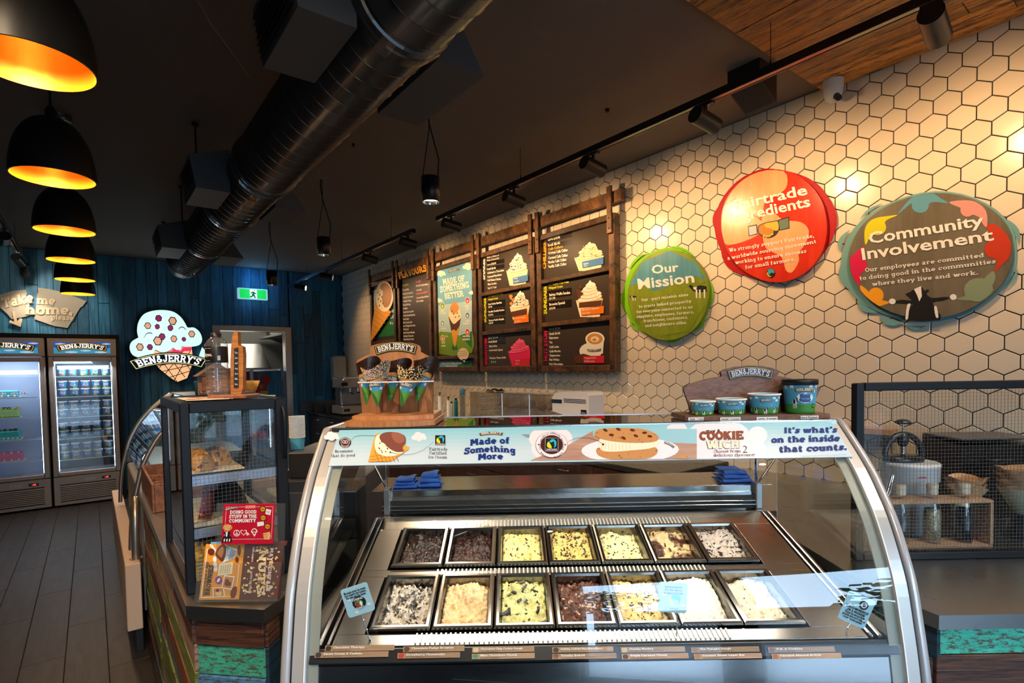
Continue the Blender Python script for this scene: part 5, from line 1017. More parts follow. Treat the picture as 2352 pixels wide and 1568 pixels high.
# towel dispenser by the corner
c = onY(790, 850, YB - .12); t = thing('towel_dispenser', 'cream paper towel dispenser on the blue wall beside the tiles', 'dispenser', (3.28, YB - .1, 1.42))
q = M(); p0 = onY(768, 893, YB - .2); p1 = onY(808, 817, YB - .2)
q.bbox(p0.x, min(p1.x, XW - .03), YB - .22, YB - .02, p0.z + .12, p1.z, mat('dispenser_cream', (.72, .62, .48), .3), .03); q.build('cover', t)
q = M(); q.bbox(p0.x + .01, min(p1.x, XW - .03) - .07, YB - .224, YB - .03, p0.z + .01, p0.z + .16, mat('dispenser_grey', (.25, .22, .2), .3), .02); q.build('window', t)
q = M(); q.hexa([(p0.x + .0, YB - .24, p0.z - .09), (p0.x + .06, YB - .24, p0.z - .06), (p0.x + .06, YB - .2, p0.z - .06), (p0.x + .0, YB - .2, p0.z - .09), (p0.x + .06, YB - .24, p0.z - .02), (p0.x + .12, YB - .24, p0.z + .02), (p0.x + .12, YB - .2, p0.z + .02), (p0.x + .06, YB - .2, p0.z - .02)], MATS['dispenser_cream']); q.build('lever', t)
t = thing('paper_towel', 'crumpled paper towel hanging under the cream dispenser', 'paper towel', (3.3, YB - .12, 1.2))
q = M(); q.grid(lambda u, v: (3.22 + .14 * u + .01 * math.sin(v * 9), YB - .16 + .02 * math.sin(u * 9 + v * 4), 1.33 - .22 * v + .03 * math.sin(u * 7)), 8, 6, mat('paper_towel', (.72, .6, .45), .8)); q.build('sheet', t)
# timber-clad counters
CT = .90; TH = .04
clad = {}
def clad_m(k):
    if k not in clad:
        P_ = {'brown': ((.045, .014, .007), (.13, .045, .02), (.02, .008, .005)), 'turq': ((.03, .36, .23), (.07, .50, .33), (.09, .06, .04)), 'blue': ((.05, .15, .28), (.09, .25, .42), (.06, .05, .045)),
              'olive': ((.10, .13, .02), (.20, .24, .05), (.05, .04, .02)), 'rust': ((.10, .03, .012), (.22, .075, .03), None), 'pink': ((.30, .17, .12), (.42, .27, .20), (.12, .06, .04)), 'slate': ((.09, .12, .14), (.17, .21, .24), (.05, .04, .035)), 'navy': ((.006, .03, .06), (.012, .06, .10), (.02, .015, .01)), 'ash': ((.10, .10, .12), (.22, .21, .24), (.02, .02, .02))}[k]
        clad[k] = wood('clad_' + k, P_[0], P_[1], (7, 7, 22) if k in ('turq', 'blue') else (1.2, 1.2, 26), .6, 3.2, .12, c3=P_[2], bump=.7)
    return clad[k]
def counter(name, lab, poly_, faces, z=CT):
    cx = sum(p[0] for p in poly_) / len(poly_); cy = sum(p[1] for p in poly_) / len(poly_)
    t = thing(name, lab, 'counter', (cx, cy, 0))
    q = M(); q.prism([(x, y, z - TH) for x, y in poly_], (0, 0, TH), steel); q.build('worktop', t)
    k_ = .035; q = M(); ins = [(cx + (x - cx) * .80, cy + (y - cy) * .93) for x, y in poly_]
    q.prism([(x, y, .10) for x, y in ins], (0, 0, z - TH - .102), mat('counter_carcass', (.02, .012, .008), .7)); q.build('carcass', t)
    q = M(); q.prism([(x + (cx - x) * .08, y + (cy - y) * .04, 0) for x, y in ins], (0, 0, .0995), black); q.build('plinth', t)
    for (a, b, rows) in faces:
        a = Vector((*a, 0)); b = Vector((*b, 0)); d = (b - a); L = d.length; d.normalize(); nrm = Vector((d.y, -d.x, 0))
        zt = z - TH - .003
        for i, row in enumerate(rows):
            hgt = row[0]; segs = row[1]; s0 = 0
            for w, key in segs:
                s1 = min(L, s0 + w * L)
                th = random.uniform(.012, .02); fr = Matrix(((d.x, nrm.x, 0, a.x), (d.y, nrm.y, 0, a.y), (0, 0, 1, 0), (0, 0, 0, 1)))
                q = M(fr); q.bbox(s0 + .0015, s1 - .0015, -.02, th - .02 + .0, max(.1, zt - hgt + .002), zt, clad_m(key), .002); q.build('plank', t)
                s0 = s1
            zt -= hgt
            if zt < .12: break
    return t
rowsA = [(.088, [(1, 'brown')]), (.092, [(1, 'turq')]), (.09, [(1, 'blue')]), (.09, [(1, 'rust')]), (.09, [(1, 'olive')]), (.09, [(1, 'brown')]), (.09, [(1, 'slate')]), (.09, [(1, 'turq')]), (.09, [(1, 'rust')])]
keys = ['brown', 'olive', 'rust', 'pink', 'slate', 'rust', 'olive', 'brown', 'slate', 'olive', 'pink', 'rust']
rowsS = []
for i in range(9):
    n = 3; rr = random.Random(40 + i); c = sorted(rr.uniform(.15, .85) for _ in range(2)); rowsS.append((.089, [(c[0], rr.choice(keys)), (c[1] - c[0], rr.choice(keys)), (1 - c[1], ('brown', 'pink', 'olive', 'rust', 'slate', 'olive', 'rust', 'pink', 'brown')[i])]))
lp = [(.200, 3.93), (.200, 1.879), (.376, 1.698), (.44, 1.75), (.575, 1.93), (.575, 3.93)]
def off(p, q_, d):      # inset line for the cladding
    return p
counter('customer_counter', 'timber clad counter with a steel top on the near left', lp, [((.215, 3.92), (.215, 1.90), rowsS), ((.222, 1.885), (.378, 1.722), rowsA), ((.39, 1.722), (.44, 1.775), [(.088, [(1, 'brown')]), (.5, [(1, 'navy')])])])
rp = [W(1.156, 1.465, 0), W(3.2, 1.43, 0), W(3.2, 2.2, 0), W(1.162, 1.60, 0)]
# right-hand counter follows the freezer on one side and meets the tiled wall on the other
r0 = W(1.156, 1.465, 0); r1 = Vector((XW - .012, 0, 0)); tt = (XW - .012 - r0.x) / RT.x; r1 = r0 + RT * tt; r2 = Vector((XW - .012, 2.02, 0)); r3 = W(1.10, 2.32, 0); r4 = W(1.10, 1.62, 0)
rpoly = [(p.x, p.y) for p in (r0, r1, r2, r3, r4)]
rowsR = [(.082, [(.8, 'turq'), (.2, 'turq')]), (.09, [(1, 'brown')]), (.09, [(1, 'blue')]), (.09, [(1, 'rust')]), (.09, [(1, 'olive')]), (.09, [(1, 'brown')]), (.09, [(1, 'turq')]), (.09, [(1, 'slate')]), (.09, [(1, 'rust')])]
i0 = r0 + FW * .02 + RT * .012; i1 = r1 + FW * .02 - RT * .04; i4 = r4 + RT * .018 + FW * .0
counter('side_counter', 'timber clad counter with a steel top at the right edge', rpoly, [((i0.x, i0.y), (i1.x, i1.y), rowsR), ((i4.x, i4.y), (i0.x, i0.y), [(.095, [(1, 'navy')]), (.09, [(1, 'ash')]), (.09, [(1, 'brown')]), (.09, [(1, 'navy')]), (.09, [(1, 'rust')]), (.09, [(1, 'ash')]), (.09, [(1, 'navy')]), (.09, [(1, 'brown')])])])

# black framed cake cabinet on the left counter
KX0, KX1, KY0, KY1, KZ0, KZ1 = .213, .530, 1.966, 2.56, .9, 1.505
bf = mat('cabinet_black_frame', (.006, .0065, .009), .42, spec=.3)
wire_m = mat('safety_wire', (.14, .145, .15), .5, .3); wglass = glass_mat('wired_glass', (.95, .96, .96), .3)
t = thing('display_cabinet', 'black framed wired glass cake cabinet on the left counter', 'cabinet', ((KX0 + KX1) / 2, (KY0 + KY1) / 2, KZ0))
pw_ = .027
for (x, y) in ((KX0, KY0), (KX1 - .036, KY0), (KX0, KY1 - pw_), (KX1 - pw_, KY1 - pw_)):
    q = M(); w_ = .036 if (x > .4 and y < 2) else pw_; q.bbox(x, x + w_, y, y + pw_, KZ0, KZ1 - .0005, bf, .003); q.build('post', t)
q = M()
for (x0, x1, y0, y1) in ((KX0 + pw_, KX1 - .036, KY0, KY0 + pw_), (KX0 + pw_, KX1 - pw_, KY1 - pw_, KY1), (KX0, KX0 + pw_, KY0 + pw_, KY1 - pw_), (KX1 - pw_, KX1, KY0 + pw_, KY1 - pw_)):
    q = M(); q.bbox(x0, x1, y0, y1, KZ1 - .034, KZ1, bf, .002); q.build('top_rail', t); q = M(); q.bbox(x0, x1, y0, y1, KZ0, KZ0 + .03, bf, .002); q.build('bottom_rail', t)
q = M(); q.box(KX0 + pw_, KX1 - pw_, KY0 + pw_, KY1 - pw_, KZ1 - .010, KZ1 - .004, steel_dark); q.build('top_panel', t)
q = M(); q.box(KX0 + pw_, KX1 - pw_, KY0 + pw_, KY1 - pw_, KZ0 + .004, KZ0 + .012, steel_dark); q.build('base_panel', t)
q = M(); q.box(KX0 + pw_, KX1 - .036, KY0 + .012, KY0 + .016, KZ0 + .03, KZ1 - .034, wglass); d_ = q.build('door', t)
q = M()
gx0, gx1, gz0, gz1 = KX0 + pw_, KX1 - .036, KZ0 + .03, KZ1 - .034
for i in range(1, 21):
    x = gx0 + (gx1 - gx0) * i / 21; q.box(x - .00035, x + .00035, KY0 + .0135, KY0 + .0145, gz0, gz1, wire_m)
for i in range(1, 43):
    z = gz0 + (gz1 - gz0) * i / 43; q.box(gx0, gx1, KY0 + .0130, KY0 + .0138, z - .00035, z + .00035, wire_m)
q.build('wire_mesh', d_, kind='stuff')
q = M(); q.tube([(KX1 - .012, KY0 - .002, 1.30), (KX1 - .012, KY0 - .016, 1.32), (KX1 - .012, KY0 - .02, 1.36), (KX1 - .012, KY0 - .02, 1.42), (KX1 - .012, KY0 - .016, 1.46), (KX1 - .012, KY0 - .002, 1.475)], .007, 10, bf); q.build('handle', d_)
for (x, y0, y1, nm) in ((KX0 + .011, KY0 + pw_, KY1 - pw_, 'side_glass'), (KX1 - .013, KY0 + pw_, KY1 - pw_, 'side_glass')):
    q = M(); q.box(x, x + .004, y0, y1, KZ0 + .03, KZ1 - .034, glass); q.build(nm, t)
q = M(); q.box(KX0 + pw_, KX1 - pw_, KY1 - .016, KY1 - .012, KZ0 + .03, KZ1 - .034, glass); q.build('back_glass', t)
for z in (1.265, 1.095):
    q = M(); q.box(KX0 + pw_, KX1 - pw_, KY0 + pw_, KY1 - pw_, z - .012, z, bf)
    q.box(KX0 + pw_, KX1 - pw_, KY0 + .018, KY0 + pw_, z - .028, z + .002, mat('shelf_lip', (.40, .42, .50), .25, .6)); q.build('shelf', t)
paper = mat('baking_paper', (.70, .62, .48), .7); cookie = speck('cookie_crumb', (.62, .28, .05), (.12, .04, .02), 55, .36, .42, bump=1.); dough = speck('cookie_golden', (.75, .48, .12), (.25, .1, .03), 50, .33, .38, bump=.8)
def lump(c, r, h, m, seed, n=18):
    q = M(); rr = random.Random(seed); ph = rr.uniform(0, 6)
    def f(u, v):
        a = 2 * math.pi * u; k = 1 + .06 * math.sin(3 * a + ph) + .04 * math.sin(7 * a + ph)
        e = v * math.pi / 2; return (c[0] + r * k * math.cos(e) ** .55 * math.cos(a), c[1] + r * k * math.cos(e) ** .55 * math.sin(a), c[2] + h * math.sin(e) * (1 + .08 * math.sin(5 * a + 3 * v)))
    q.grid(f, n, 6, m); q.add([(c[0] + r * math.cos(2 * math.pi * i / n), c[1] + r * math.sin(2 * math.pi * i / n), c[2]) for i in range(n)], [tuple(range(n))], m); return q
q = M(); z_ = 1.2665; q.bbox(KX0 + .033, .405, 2.03, 2.43, z_, z_ + .006, mat('tray_cream', (.72, .60, .42), .5), .004); tag(q.build('serving_tray'), 'cream tray under the cookies on the cabinet upper shelf', 'tray')
for i, (x, y, h) in enumerate(((.285, 2.09, .055), (.345, 2.16, .05), (.29, 2.24, .05), (.355, 2.30, .045))):
    tag(lump((x, y, z_ + .0065), .042, h, cookie, i).build('cookie'), ('round golden cookie at the front corner of the upper tray', 'chunky cookie right of the front one on the upper tray', 'third cookie back on the cream upper tray', 'cookie at the back of the cream upper tray')[i], 'cookie', 'cookies on the upper tray')
q = M(); z_ = 1.0965; q.hexa([(KX0 + .03, 2.01, z_), (.47, 2.01, z_), (.47, 2.42, z_), (KX0 + .03, 2.42, z_), (KX0 + .03, 2.01, z_ + .014), (.47, 2.01, z_ + .014), (.47, 2.42, z_ + .014), (KX0 + .03, 2.42, z_ + .014)], MATS['tray_cream']); tag(q.build('wooden_tray'), 'pale tray on the lower shelf of the black cabinet', 'tray')
q = M(); pz_ = z_ + .0145; q.grid(lambda u, v: (.375 + .10 * (u - .5) * 1.3, 2.17 + .22 * (v - .2), pz_ + .10 * math.sin(math.pi * min(1, max(0, u))) ** .5 * math.sin(math.pi * v) ** .4 + .002), 12, 12, mat('dark_sleeve', (.018, .018, .024), .5, bump=.6, bs=30)); tag(q.build('dark_bag'), 'dark cloth bag lying on the lower cabinet shelf', 'bag')
q = M(); q.hexa([(KX0 + .05, 2.06, pz_), (KX0 + .085, 2.04, pz_), (KX0 + .115, 2.16, pz_), (KX0 + .08, 2.18, pz_), (KX0 + .075, 2.06, pz_ + .13), (KX0 + .10, 2.05, pz_ + .13), (KX0 + .12, 2.15, pz_ + .13), (KX0 + .095, 2.16, pz_ + .13)], speck('red_brown_wrapper', (.16, .015, .012), (.45, .30, .2), 70, .36, .4)); tag(q.build('snack_packet'), 'red brown snack packet leaning on the lower shelf tray', 'packet')
t2_ = thing('wicker_basket', 'low basket of golden bites on the cabinet floor', 'basket', (.33, 2.1, .913))
q = M(); q.bbox(KX0 + .03, .47, 2.0, 2.30, .9125, .93, dough, .003); q.build('base', t2_)
q = M()
for i in range(6):
    q.bbox(KX0 + .03, .47, 1.998, 2.004, .932 + i * .011, .940 + i * .011, dough, .002)
q.build('weave', t2_, kind='stuff')
rr = random.Random(5)
for i in range(20):
    x = KX0 + .055 + (i % 6) * .035 + rr.uniform(-.005, .005); y = 2.035 + (i // 6) * .06; o = lump((x, y, .932 + (.03 if i < 6 else .035)), .02, .028, dough, i + 20, 10).build('golden_bite'); tag(o, 'golden bite, %s from the left in the %s row of the cabinet floor basket' % (['first', 'second', 'third', 'fourth', 'fifth', 'last'][i % 6], ['front', 'second', 'third', 'back'][i // 6]), 'snack', 'golden bites in the basket')

# on top of the cabinet: base board with bottle, paddle sign, black tray
zt = KZ1 + .0005
t = thing('paddle_sign', 'upright wooden paddle sign with a black text panel behind the bottle', 'sign', (.43, 2.12, zt))
wd_or = wood('orange_timber', (.30, .10, .025), (.58, .24, .07), (1.2, 1.2, 18), .45, 5, .1, bump=.2); wd_red = wood('red_brown_timber', (.20, .06, .03), (.34, .12, .06), (14, 1.5, 14), .5, 5, .1, bump=.2)
a = hit(475, 917, UP, zt); b_ = hit(552, 917, UP, zt)
cx_, cy_ = (a.x + b_.x) / 2, (a.y + b_.y) / 2
q = M(FF); fa = F(a); fb = F(b_); q.bbox(fa.x, fb.x, fa.y, fa.y + .11, zt, zt + .014, wd_red, .003); q.build('base', t)
dp = fa.y + .05
PP = lambda x, y: onD(x, y, dp)
q = M(FF)
pts = [(553, 906), (530, 906), (529, 830), (532, 780), (536, 764), (541, 760), (546, 762), (547, 792), (557, 796), (559, 815), (558, 890)]
pp = [PP(*p) for p in pts]; q.prism([(p.x, p.y, p.z) for p in pp], (0, .022, 0), wd_or); q.build('paddle', t)
q = M(FF); pp = [PP(*p) for p in [(548, 889), (538, 890), (539, 800), (547, 798)]]; q.prism([(p.x, p.y - .001, p.z) for p in pp], (0, -.003, 0), mat('chalk_panel', (.015, .02, .03), .5)); q.build('panel', t)
PPd = Plane(W(0, dp - .006, 0), RT, UP); q = M(PPd.m)
for i, s in enumerate(('Your', 'choice', 'of', 'change', 'in', 'life', 'here')): text(q, PPd, s, (539.5, 812 + i * 12), (546.5, 812 + i * 12), 5, pr_white, .001, wt=.0)
q.build('lettering', t)
# water bottle
wat = glass_mat('bottle_plastic', (.97, .99, 1.), 2.2, .04, haze=.05); lab_m = mat('bottle_label', (.010, .007, .007), .35)
dpb = fa.y + .045; pb = onD(501, 905, dpb); top = onD(501, 765, dpb); r_ = 24 / FPX * dpb; bz = zt + .0145; H_ = top.z - bz
t = thing('water_bottle', 'clear water bottle with a black label on the cabinet top', 'bottle', W(pb.x, dpb, bz))
cb = W(pb.x, dpb, 0)
prof = [(.001, bz), (r_ * .85, bz + .001), (r_, bz + .012)]
nr = 6
for i in range(nr):
    z0 = bz + .012 + i * H_ * .075; prof += [(r_, z0 + .002), (r_ * .93, z0 + H_ * .01), (r_ * .93, z0 + H_ * .055), (r_, z0 + H_ * .068)]
zl0, zl1 = bz + H_ * .52, bz + H_ * .78
prof += [(r_ * .97, zl0), (r_ * .97, zl1), (r_ * .99, zl1 + H_ * .04), (r_ * .75, zl1 + H_ * .10), (r_ * .46, zl1 + H_ * .155), (r_ * .42, zl1 + H_ * .16)]
q = M(); q.lathe(prof, cb, 32, wat); q.build('body', t)
q = M(); q.lathe([(r_ * .975, zl0), (r_ * .98, zl0 + .001), (r_ * .98, zl1), (r_ * .975, zl1 + .0005)], cb, 32, lab_m); lb = q.build('label', t)
PL = Plane(W(0, dpb - r_ * 1.0, 0), RT, UP); q = M()
g = sans('thankyou.', .02)
def wrapc(c, r, ang0, ang1, z, h):
    return lambda x, y, hh: (c.x + (r + hh) * math.cos(ang0 + (ang1 - ang0) * x), c.y + (r + hh) * math.sin(ang0 + (ang1 - ang0) * x), z + h * y)
th0 = math.atan2(-FW.y, -FW.x)
put(q, g, wrapc(cb, r_ * .98, th0 - 1.35, th0 + .1, zl0 + (zl1 - zl0) * .40, H_ * .055), pr_white, .0006)
for k_, (a0, a1) in enumerate(((-.9, .0), (-.9, -.1))): put(q, sans('nothing but water', .0), wrapc(cb, r_ * .98, th0 + a0, th0 + a1, (zl1 - .008, zl0 + .006)[k_], .003), pr_white, .0006)
put(q, sans('|||||', .03), wrapc(cb, r_ * .98, th0 + .55, th0 + .8, zl0 + .012, .012), pr_white, .0006)
q.build('lettering', lb)
q = M(); q.lathe([(r_ * .98 * .94, bz + .004), (r_ * .95, bz + .014), (r_ * .90, zl0), (r_ * .93, zl1), (r_ * .7, zl1 + H_ * .08), (.001, zl1 + H_ * .08)], cb, 24, glass_mat('water', (.97, .99, 1.), .6, .0)); q.build('water', t)
q = M(); q.lathe([(r_ * .47, zl1 + H_ * .152), (r_ * .47, zl1 + H_ * .22), (r_ * .40, zl1 + H_ * .225), (.001, zl1 + H_ * .225)], cb, 24, mat('black_cap', (.012, .012, .015), .35)); q.build('cap', t)
q = M(); a = onZ(510, 908, zt); q.bbox(KX0 + .14, KX1 - .02, KY0 + .32, KY1 - .04, zt, zt + .012, satin_black, .004); tag(q.build('black_tray'), 'flat black tray lying at the back of the cabinet top', 'tray')
q = M(); q.bbox(KX0 + .03, KX0 + .17, KY0 + .10, KY0 + .34, zt, zt + .003, speck('paper_print', (.75, .66, .5), (.30, .05, .04), 14, .45, .47), .001); tag(q.build('leaflet'), 'printed leaflet lying on the left of the cabinet top', 'leaflet')

# leaflet stand in front of the cabinet
t = thing('leaflet_stand', 'clear acrylic stand holding one red and two brown cards', 'stand', W(-.80, 1.66, CT + .0005))
zb = CT + .0008
PA = Plane(W(0, 1.665, 0), RT, UP)                       # upright back sheet
def onPA(pts): return [(*PA.at(*p), 0) for p in pts]
sl = Vector((0, .38, 1)).normalized(); PBk = Plane(W(0, 1.622, CT), RT, FW * sl.y + UP * sl.z)   # leaning front pocket
q = M(PA.m); q.prism([(*PA.at(*p), 0) for p in [(497, 1155), (655, 1156), (652, 1340), (497, 1340)]], (0, 0, -.003), acrylic); q.build('back_sheet', t)
q = M(PBk.m); q.prism([(*PBk.at(*p), .010) for p in [(459, 1290), (650, 1290), (640, 1379), (452, 1382)]], (0, 0, .003), acrylic); q.build('pocket_front', t)
q = M(FF); fa2 = onZf(452, 1384, zb); fb2 = onZf(640, 1381, zb); q.box(fa2.x, fb2.x, fa2.y, fa2.y + .07, zb, zb + .003, acrylic); q.build('base', t)
cd_red = c_('card_red', (.50, .008, .03)); cd_red2 = c_('card_red_board', (.38, .006, .02)); cd_or = c_('card_orange', (.72, .30, .03)); cd_brown = c_('card_brown', (.085, .018, .012)); cd_tan = c_('card_tan', (.55, .22, .06)); cd_nut = c_('card_nut', (.78, .52, .17)); cd_nut2 = c_('card_nut_pale', (.82, .66, .38)); cd_choc = c_('card_chocolate', (.15, .025, .008)); cd_blue = c_('card_blue', (.15, .38, .65)); cd_skin = c_('card_hand', (.80, .42, .15))
c = PA.at(572, 1200)
t = thing('red_card', 'red card reading Doing good stuff in the community', 'card', W(c[0], 1.66, c[1] - .06)); q = M(PA.m)
q.prism([(*PA.at(*p), .001) for p in [(515, 1157), (633, 1156), (628, 1248), (509, 1249)]], (0, 0, .002), cd_red)
h = .0036
for i in range(6): poly(q, PA, [(530 + i * 17, 1158), (530.6 + i * 17, 1158), (527.6 + i * 17, 1247), (527 + i * 17, 1247)], cd_red2, h - .0003)
for (x0, y0, x1, y1) in ((521, 1163, 627, 1162), (521, 1163, 516, 1240), (628, 1162, 624, 1236), (534, 1237, 622, 1236)):
    poly(q, PA, [(x0, y0), (x1 + .6, y1), (x1 + .6, y1 + .7), (x0, y0 + .7)] if y0 - y1 in (1, 1) or abs(x1 - x0) > 20 else [(x0, y0), (x0 + .7, y0), (x1 + .7, y1), (x1, y1)], pr_white, h)
poly(q, PA, [(565, 1160), (588, 1159), (588, 1166), (565, 1167)], c_('card_pink_tape', (.80, .25, .22)), h + .0004)
logo_px(q, PA, (519, 1173), (550, 1167), 5, 2, h + .0004, line=pr_white)
for s, a_, b_ in (('DOING GOOD', (530, 1179), (591, 1178)), ('STUFF IN THE', (528, 1189), (591, 1188)), ('COMMUNITY', (528, 1199), (590, 1198))): text(q, PA, s, a_, b_, 8, pr_white, h + .0008, 'slab', .1)
for (cx, cy) in ((605, 1168), (606, 1188), (616, 1208)): poly(q, PA, ell(cx, cy, 8, 8, 14), cd_choc, h + .0002); poly(q, PA, ell(cx, cy, 5.6, 5.6, 12), cd_or, h + .0008); poly(q, PA, [(cx - 4, cy - 1), (cx + 4, cy), (cx + 4, cy + 1.4), (cx - 4, cy + .4)], cd_choc, h + .0012)
for pts in ([(613, 1167), (625, 1170), (622, 1182), (611, 1179)], [(592, 1198), (607, 1196), (608, 1205), (593, 1208)]): poly(q, PA, pts, pr_white, h + .001)
def heart(cx, cy, s): return [(cx + s * .95 * math.sin(a) ** 3, cy - s * (.8 * math.cos(a) - .31 * math.cos(2 * a) - .12 * math.cos(3 * a))) for a in [2 * math.pi * i / 18 for i in range(18)]]
poly(q, PA, heart(617.5, 1175, 3.2)[::-1], cd_red, h + .0015); poly(q, PA, heart(617.5, 1175, 1.9)[::-1], pr_white, h + .002)
def ring(cx, cy, r0, r1, m, hh):
    o = ell(cx, cy, r1, r1, 18); i_ = ell(cx, cy, r0, r0, 18)
    for k in range(18): poly(q, PA, [o[k], o[(k + 1) % 18], i_[(k + 1) % 18], i_[k]], m, hh)
ring(545, 1223, 6, 7.6, pr_white, h); poly(q, PA, [(544.4, 1216), (545.8, 1216), (545.8, 1230), (544.4, 1230)], pr_white, h)
for sx in (-1, 1): poly(q, PA, [(545, 1222), (545, 1224), (545 + sx * 5, 1229), (545 + sx * 5.5, 1227)], pr_white, h)
poly(q, PA, heart(561, 1221, 8)[::-1], pr_white, h); poly(q, PA, heart(561, 1221, 6)[::-1], cd_red, h + .0005)
text(q, PA, '&', (568, 1229), (575, 1226), 7, pr_white, h, wt=.03)
poly(q, PA, catmull([(578, 1220), (580, 1215), (584, 1212), (589, 1213), (593, 1219), (590, 1223), (586, 1231), (583, 1227), (580, 1223)], 3, True), pr_white, h); poly(q, PA, catmull([(580.5, 1219), (582, 1216), (585, 1214), (588, 1215), (590.5, 1219), (588, 1222), (586, 1226), (584, 1224), (582, 1222)], 2, True), cd_red, h + .0005); poly(q, PA, [(579, 1219.5), (592, 1219.5), (592, 1221), (579, 1221)], pr_white, h + .001)
poly(q, PA, ell(524, 1210, 11, 7.5, 16), cd_or, h); poly(q, PA, [(522, 1216), (529, 1215), (526, 1222)], cd_or, h);
for i_, s in enumerate(('Spreading', 'the', 'peace.')): text(q, PA, s, (518 + i_ * 1.2, 1209 + i_ * 4), (531 - i_ * 1.2, 1207 + i_ * 4), 2.6, pr_white, h + .0006, wt=.02)
poly(q, PA, [(513, 1222), (522, 1219), (527, 1219), (532, 1223), (527, 1226), (533, 1232), (534, 1243), (510, 1244), (514, 1232), (520, 1228)], pr_black, h + .0004); poly(q, PA, [(520, 1220), (525, 1219), (524, 1230), (521, 1232)], pr_white, h + .001)
for i_ in range(3): poly(q, PA, ell(517 + i_ * 6, 1239, 1.6, 4, 8, rot=10), pr_white, h + .001)
poly(q, PA, [(606, 1229), (612, 1222), (621, 1220), (623, 1230), (619, 1238), (609, 1238)], cd_skin, h + .0004)
for i_ in range(4): poly(q, PA, ell(609 + i_ * .9, 1224 + i_ * 4, 4.5, 1.7, 8, rot=-14), cd_skin, h + .0008); poly(q, PA, [(609, 1226 + i_ * 4), (616, 1224.5 + i_ * 4), (616, 1225 + i_ * 4), (609, 1226.6 + i_ * 4)], cd_choc, h + .0012)
q.build('print', t)
t = thing('brownie_card', 'orange brown card about brownies in the acrylic stand', 'card', W(-.91, 1.64, CT + .01)); q = M(PBk.m)
q.prism([(*PBk.at(*p), -.002) for p in [(473, 1249), (562, 1248), (549, 1376), (457, 1377)]], (0, 0, .0025), cd_or); h = .0012
P_ = PBk
q.prism([(*P_.at(*p), -.006) for p in [(483, 1244), (570, 1243), (568, 1252), (482, 1252)]], (0, 0, .003), cd_blue)
for pts in ([(476, 1260), (478, 1260), (463, 1373), (461, 1373)], [(461, 1371), (545, 1368), (545, 1369.6), (461, 1373)], [(549, 1296), (550.5, 1296), (545, 1346), (543.5, 1346)]): poly(q, P_, pts, pr_white, h)
poly(q, P_, catmull([(495, 1270), (505, 1254), (515, 1250), (520, 1255), (519, 1275), (512, 1290), (502, 1282)], 3, True), cd_choc, h + .0008); poly(q, P_, catmull([(500, 1270), (507, 1258), (514, 1256), (514, 1270), (509, 1280)], 3, True), cd_tan, h + .0012)
poly(q, P_, [(518, 1251), (530, 1256), (545, 1262), (541, 1280), (516, 1291), (509, 1293), (514, 1282), (519, 1268)], pr_white, h + .0004); poly(q, P_, [(520, 1254), (531, 1258), (544, 1264), (540, 1278), (518, 1289), (522, 1270)], cd_blue, h + .0012)
vtext(q, P_, "BEN&JERRY'S", (519, 1288), (527, 1256), (5, 1), pr_white, h + .002, 'slab', .1); vtext(q, P_, 'FUDGE BROWNIE', (531, 1282), (537, 1262), (4, 1), cd_or, h + .002, 'sans', .04)
for (cx, cy, rx, ry) in ((550, 1264, 4, 12), (545, 1285, 4, 7), (486, 1267, 8, 8)): poly(q, P_, catmull(ell(cx, cy, rx, ry, 9), 2, True), cd_choc, h + .001)
poly(q, P_, [(481, 1250), (488, 1250), (498, 1264), (494, 1272), (489, 1262)], pr_white, h + .0006)
for cx, cy in ((494, 1284), (496, 1306), (495, 1296)): poly(q, P_, ell(cx, cy, 4.6, 7, 10), pr_white, h + .0006)
poly(q, P_, [(504, 1294), (537, 1290), (534, 1318), (501, 1322)], c_('card_note', (.80, .72, .50)), h + .001)
for i_ in range(5): vtext(q, P_, ('The best brownies', 'we ever tasted so', 'we asked a bakery', 'to bake some just', 'for our ice cream')[i_], (508 + i_ * 5, 1317 - i_ * .5), (511 + i_ * 5, 1298 - i_ * .5), (-2.6, 0), pr_black, h + .0016, wt=.0)
poly(q, P_, ell(503, 1332, 8, 9, 16), c_('card_purple', (.20, .03, .28)), h + .001); poly(q, P_, ell(503, 1332, 3, 6, 8, rot=30), pr_white, h + .0016)
for pts, m in (([(516, 1320), (540, 1323), (533, 1355), (509, 1350)], cd_choc), ([(489, 1349), (515, 1348), (518, 1369), (490, 1372)], cd_tan)):
    poly(q, P_, pts, pr_white, h + .001); cx = sum(p[0] for p in pts) / 4; cy = sum(p[1] for p in pts) / 4
    poly(q, P_, [(cx + (p[0] - cx) * .82, cy + (p[1] - cy) * .82) for p in pts], cd_tan, h + .0015); poly(q, P_, ell(cx, cy + 3, 8, 6, 10), m if m is cd_choc else cd_nut, h + .002); poly(q, P_, ell(cx - 2, cy - 4, 4, 4, 8), cd_choc, h + .0025)
poly(q, P_, catmull([(534, 1350), (542, 1346), (545, 1352), (541, 1370), (532, 1373), (530, 1362)], 2, True), cd_choc, h + .001)
vtext(q, P_, 'BROWNIES', (482, 1367), (492, 1297), (-11, -1), pr_black, h + .001, 'slab', .15); vtext(q, P_, 'BAKING IN THE GLORY OF', (470, 1368), (477, 1308), (-3.4, 0), pr_black, h + .001, 'sans', .04); vtext(q, P_, 'JUST', (478, 1305), (482, 1290), (-6, 0), pr_black, h + .001, 'slab', .1)
q.build('print', t)
t = thing('nut_card', 'dark brown card strewn with nuts in the acrylic stand', 'card', W(-.77, 1.64, CT + .01)); q = M(PBk.m)
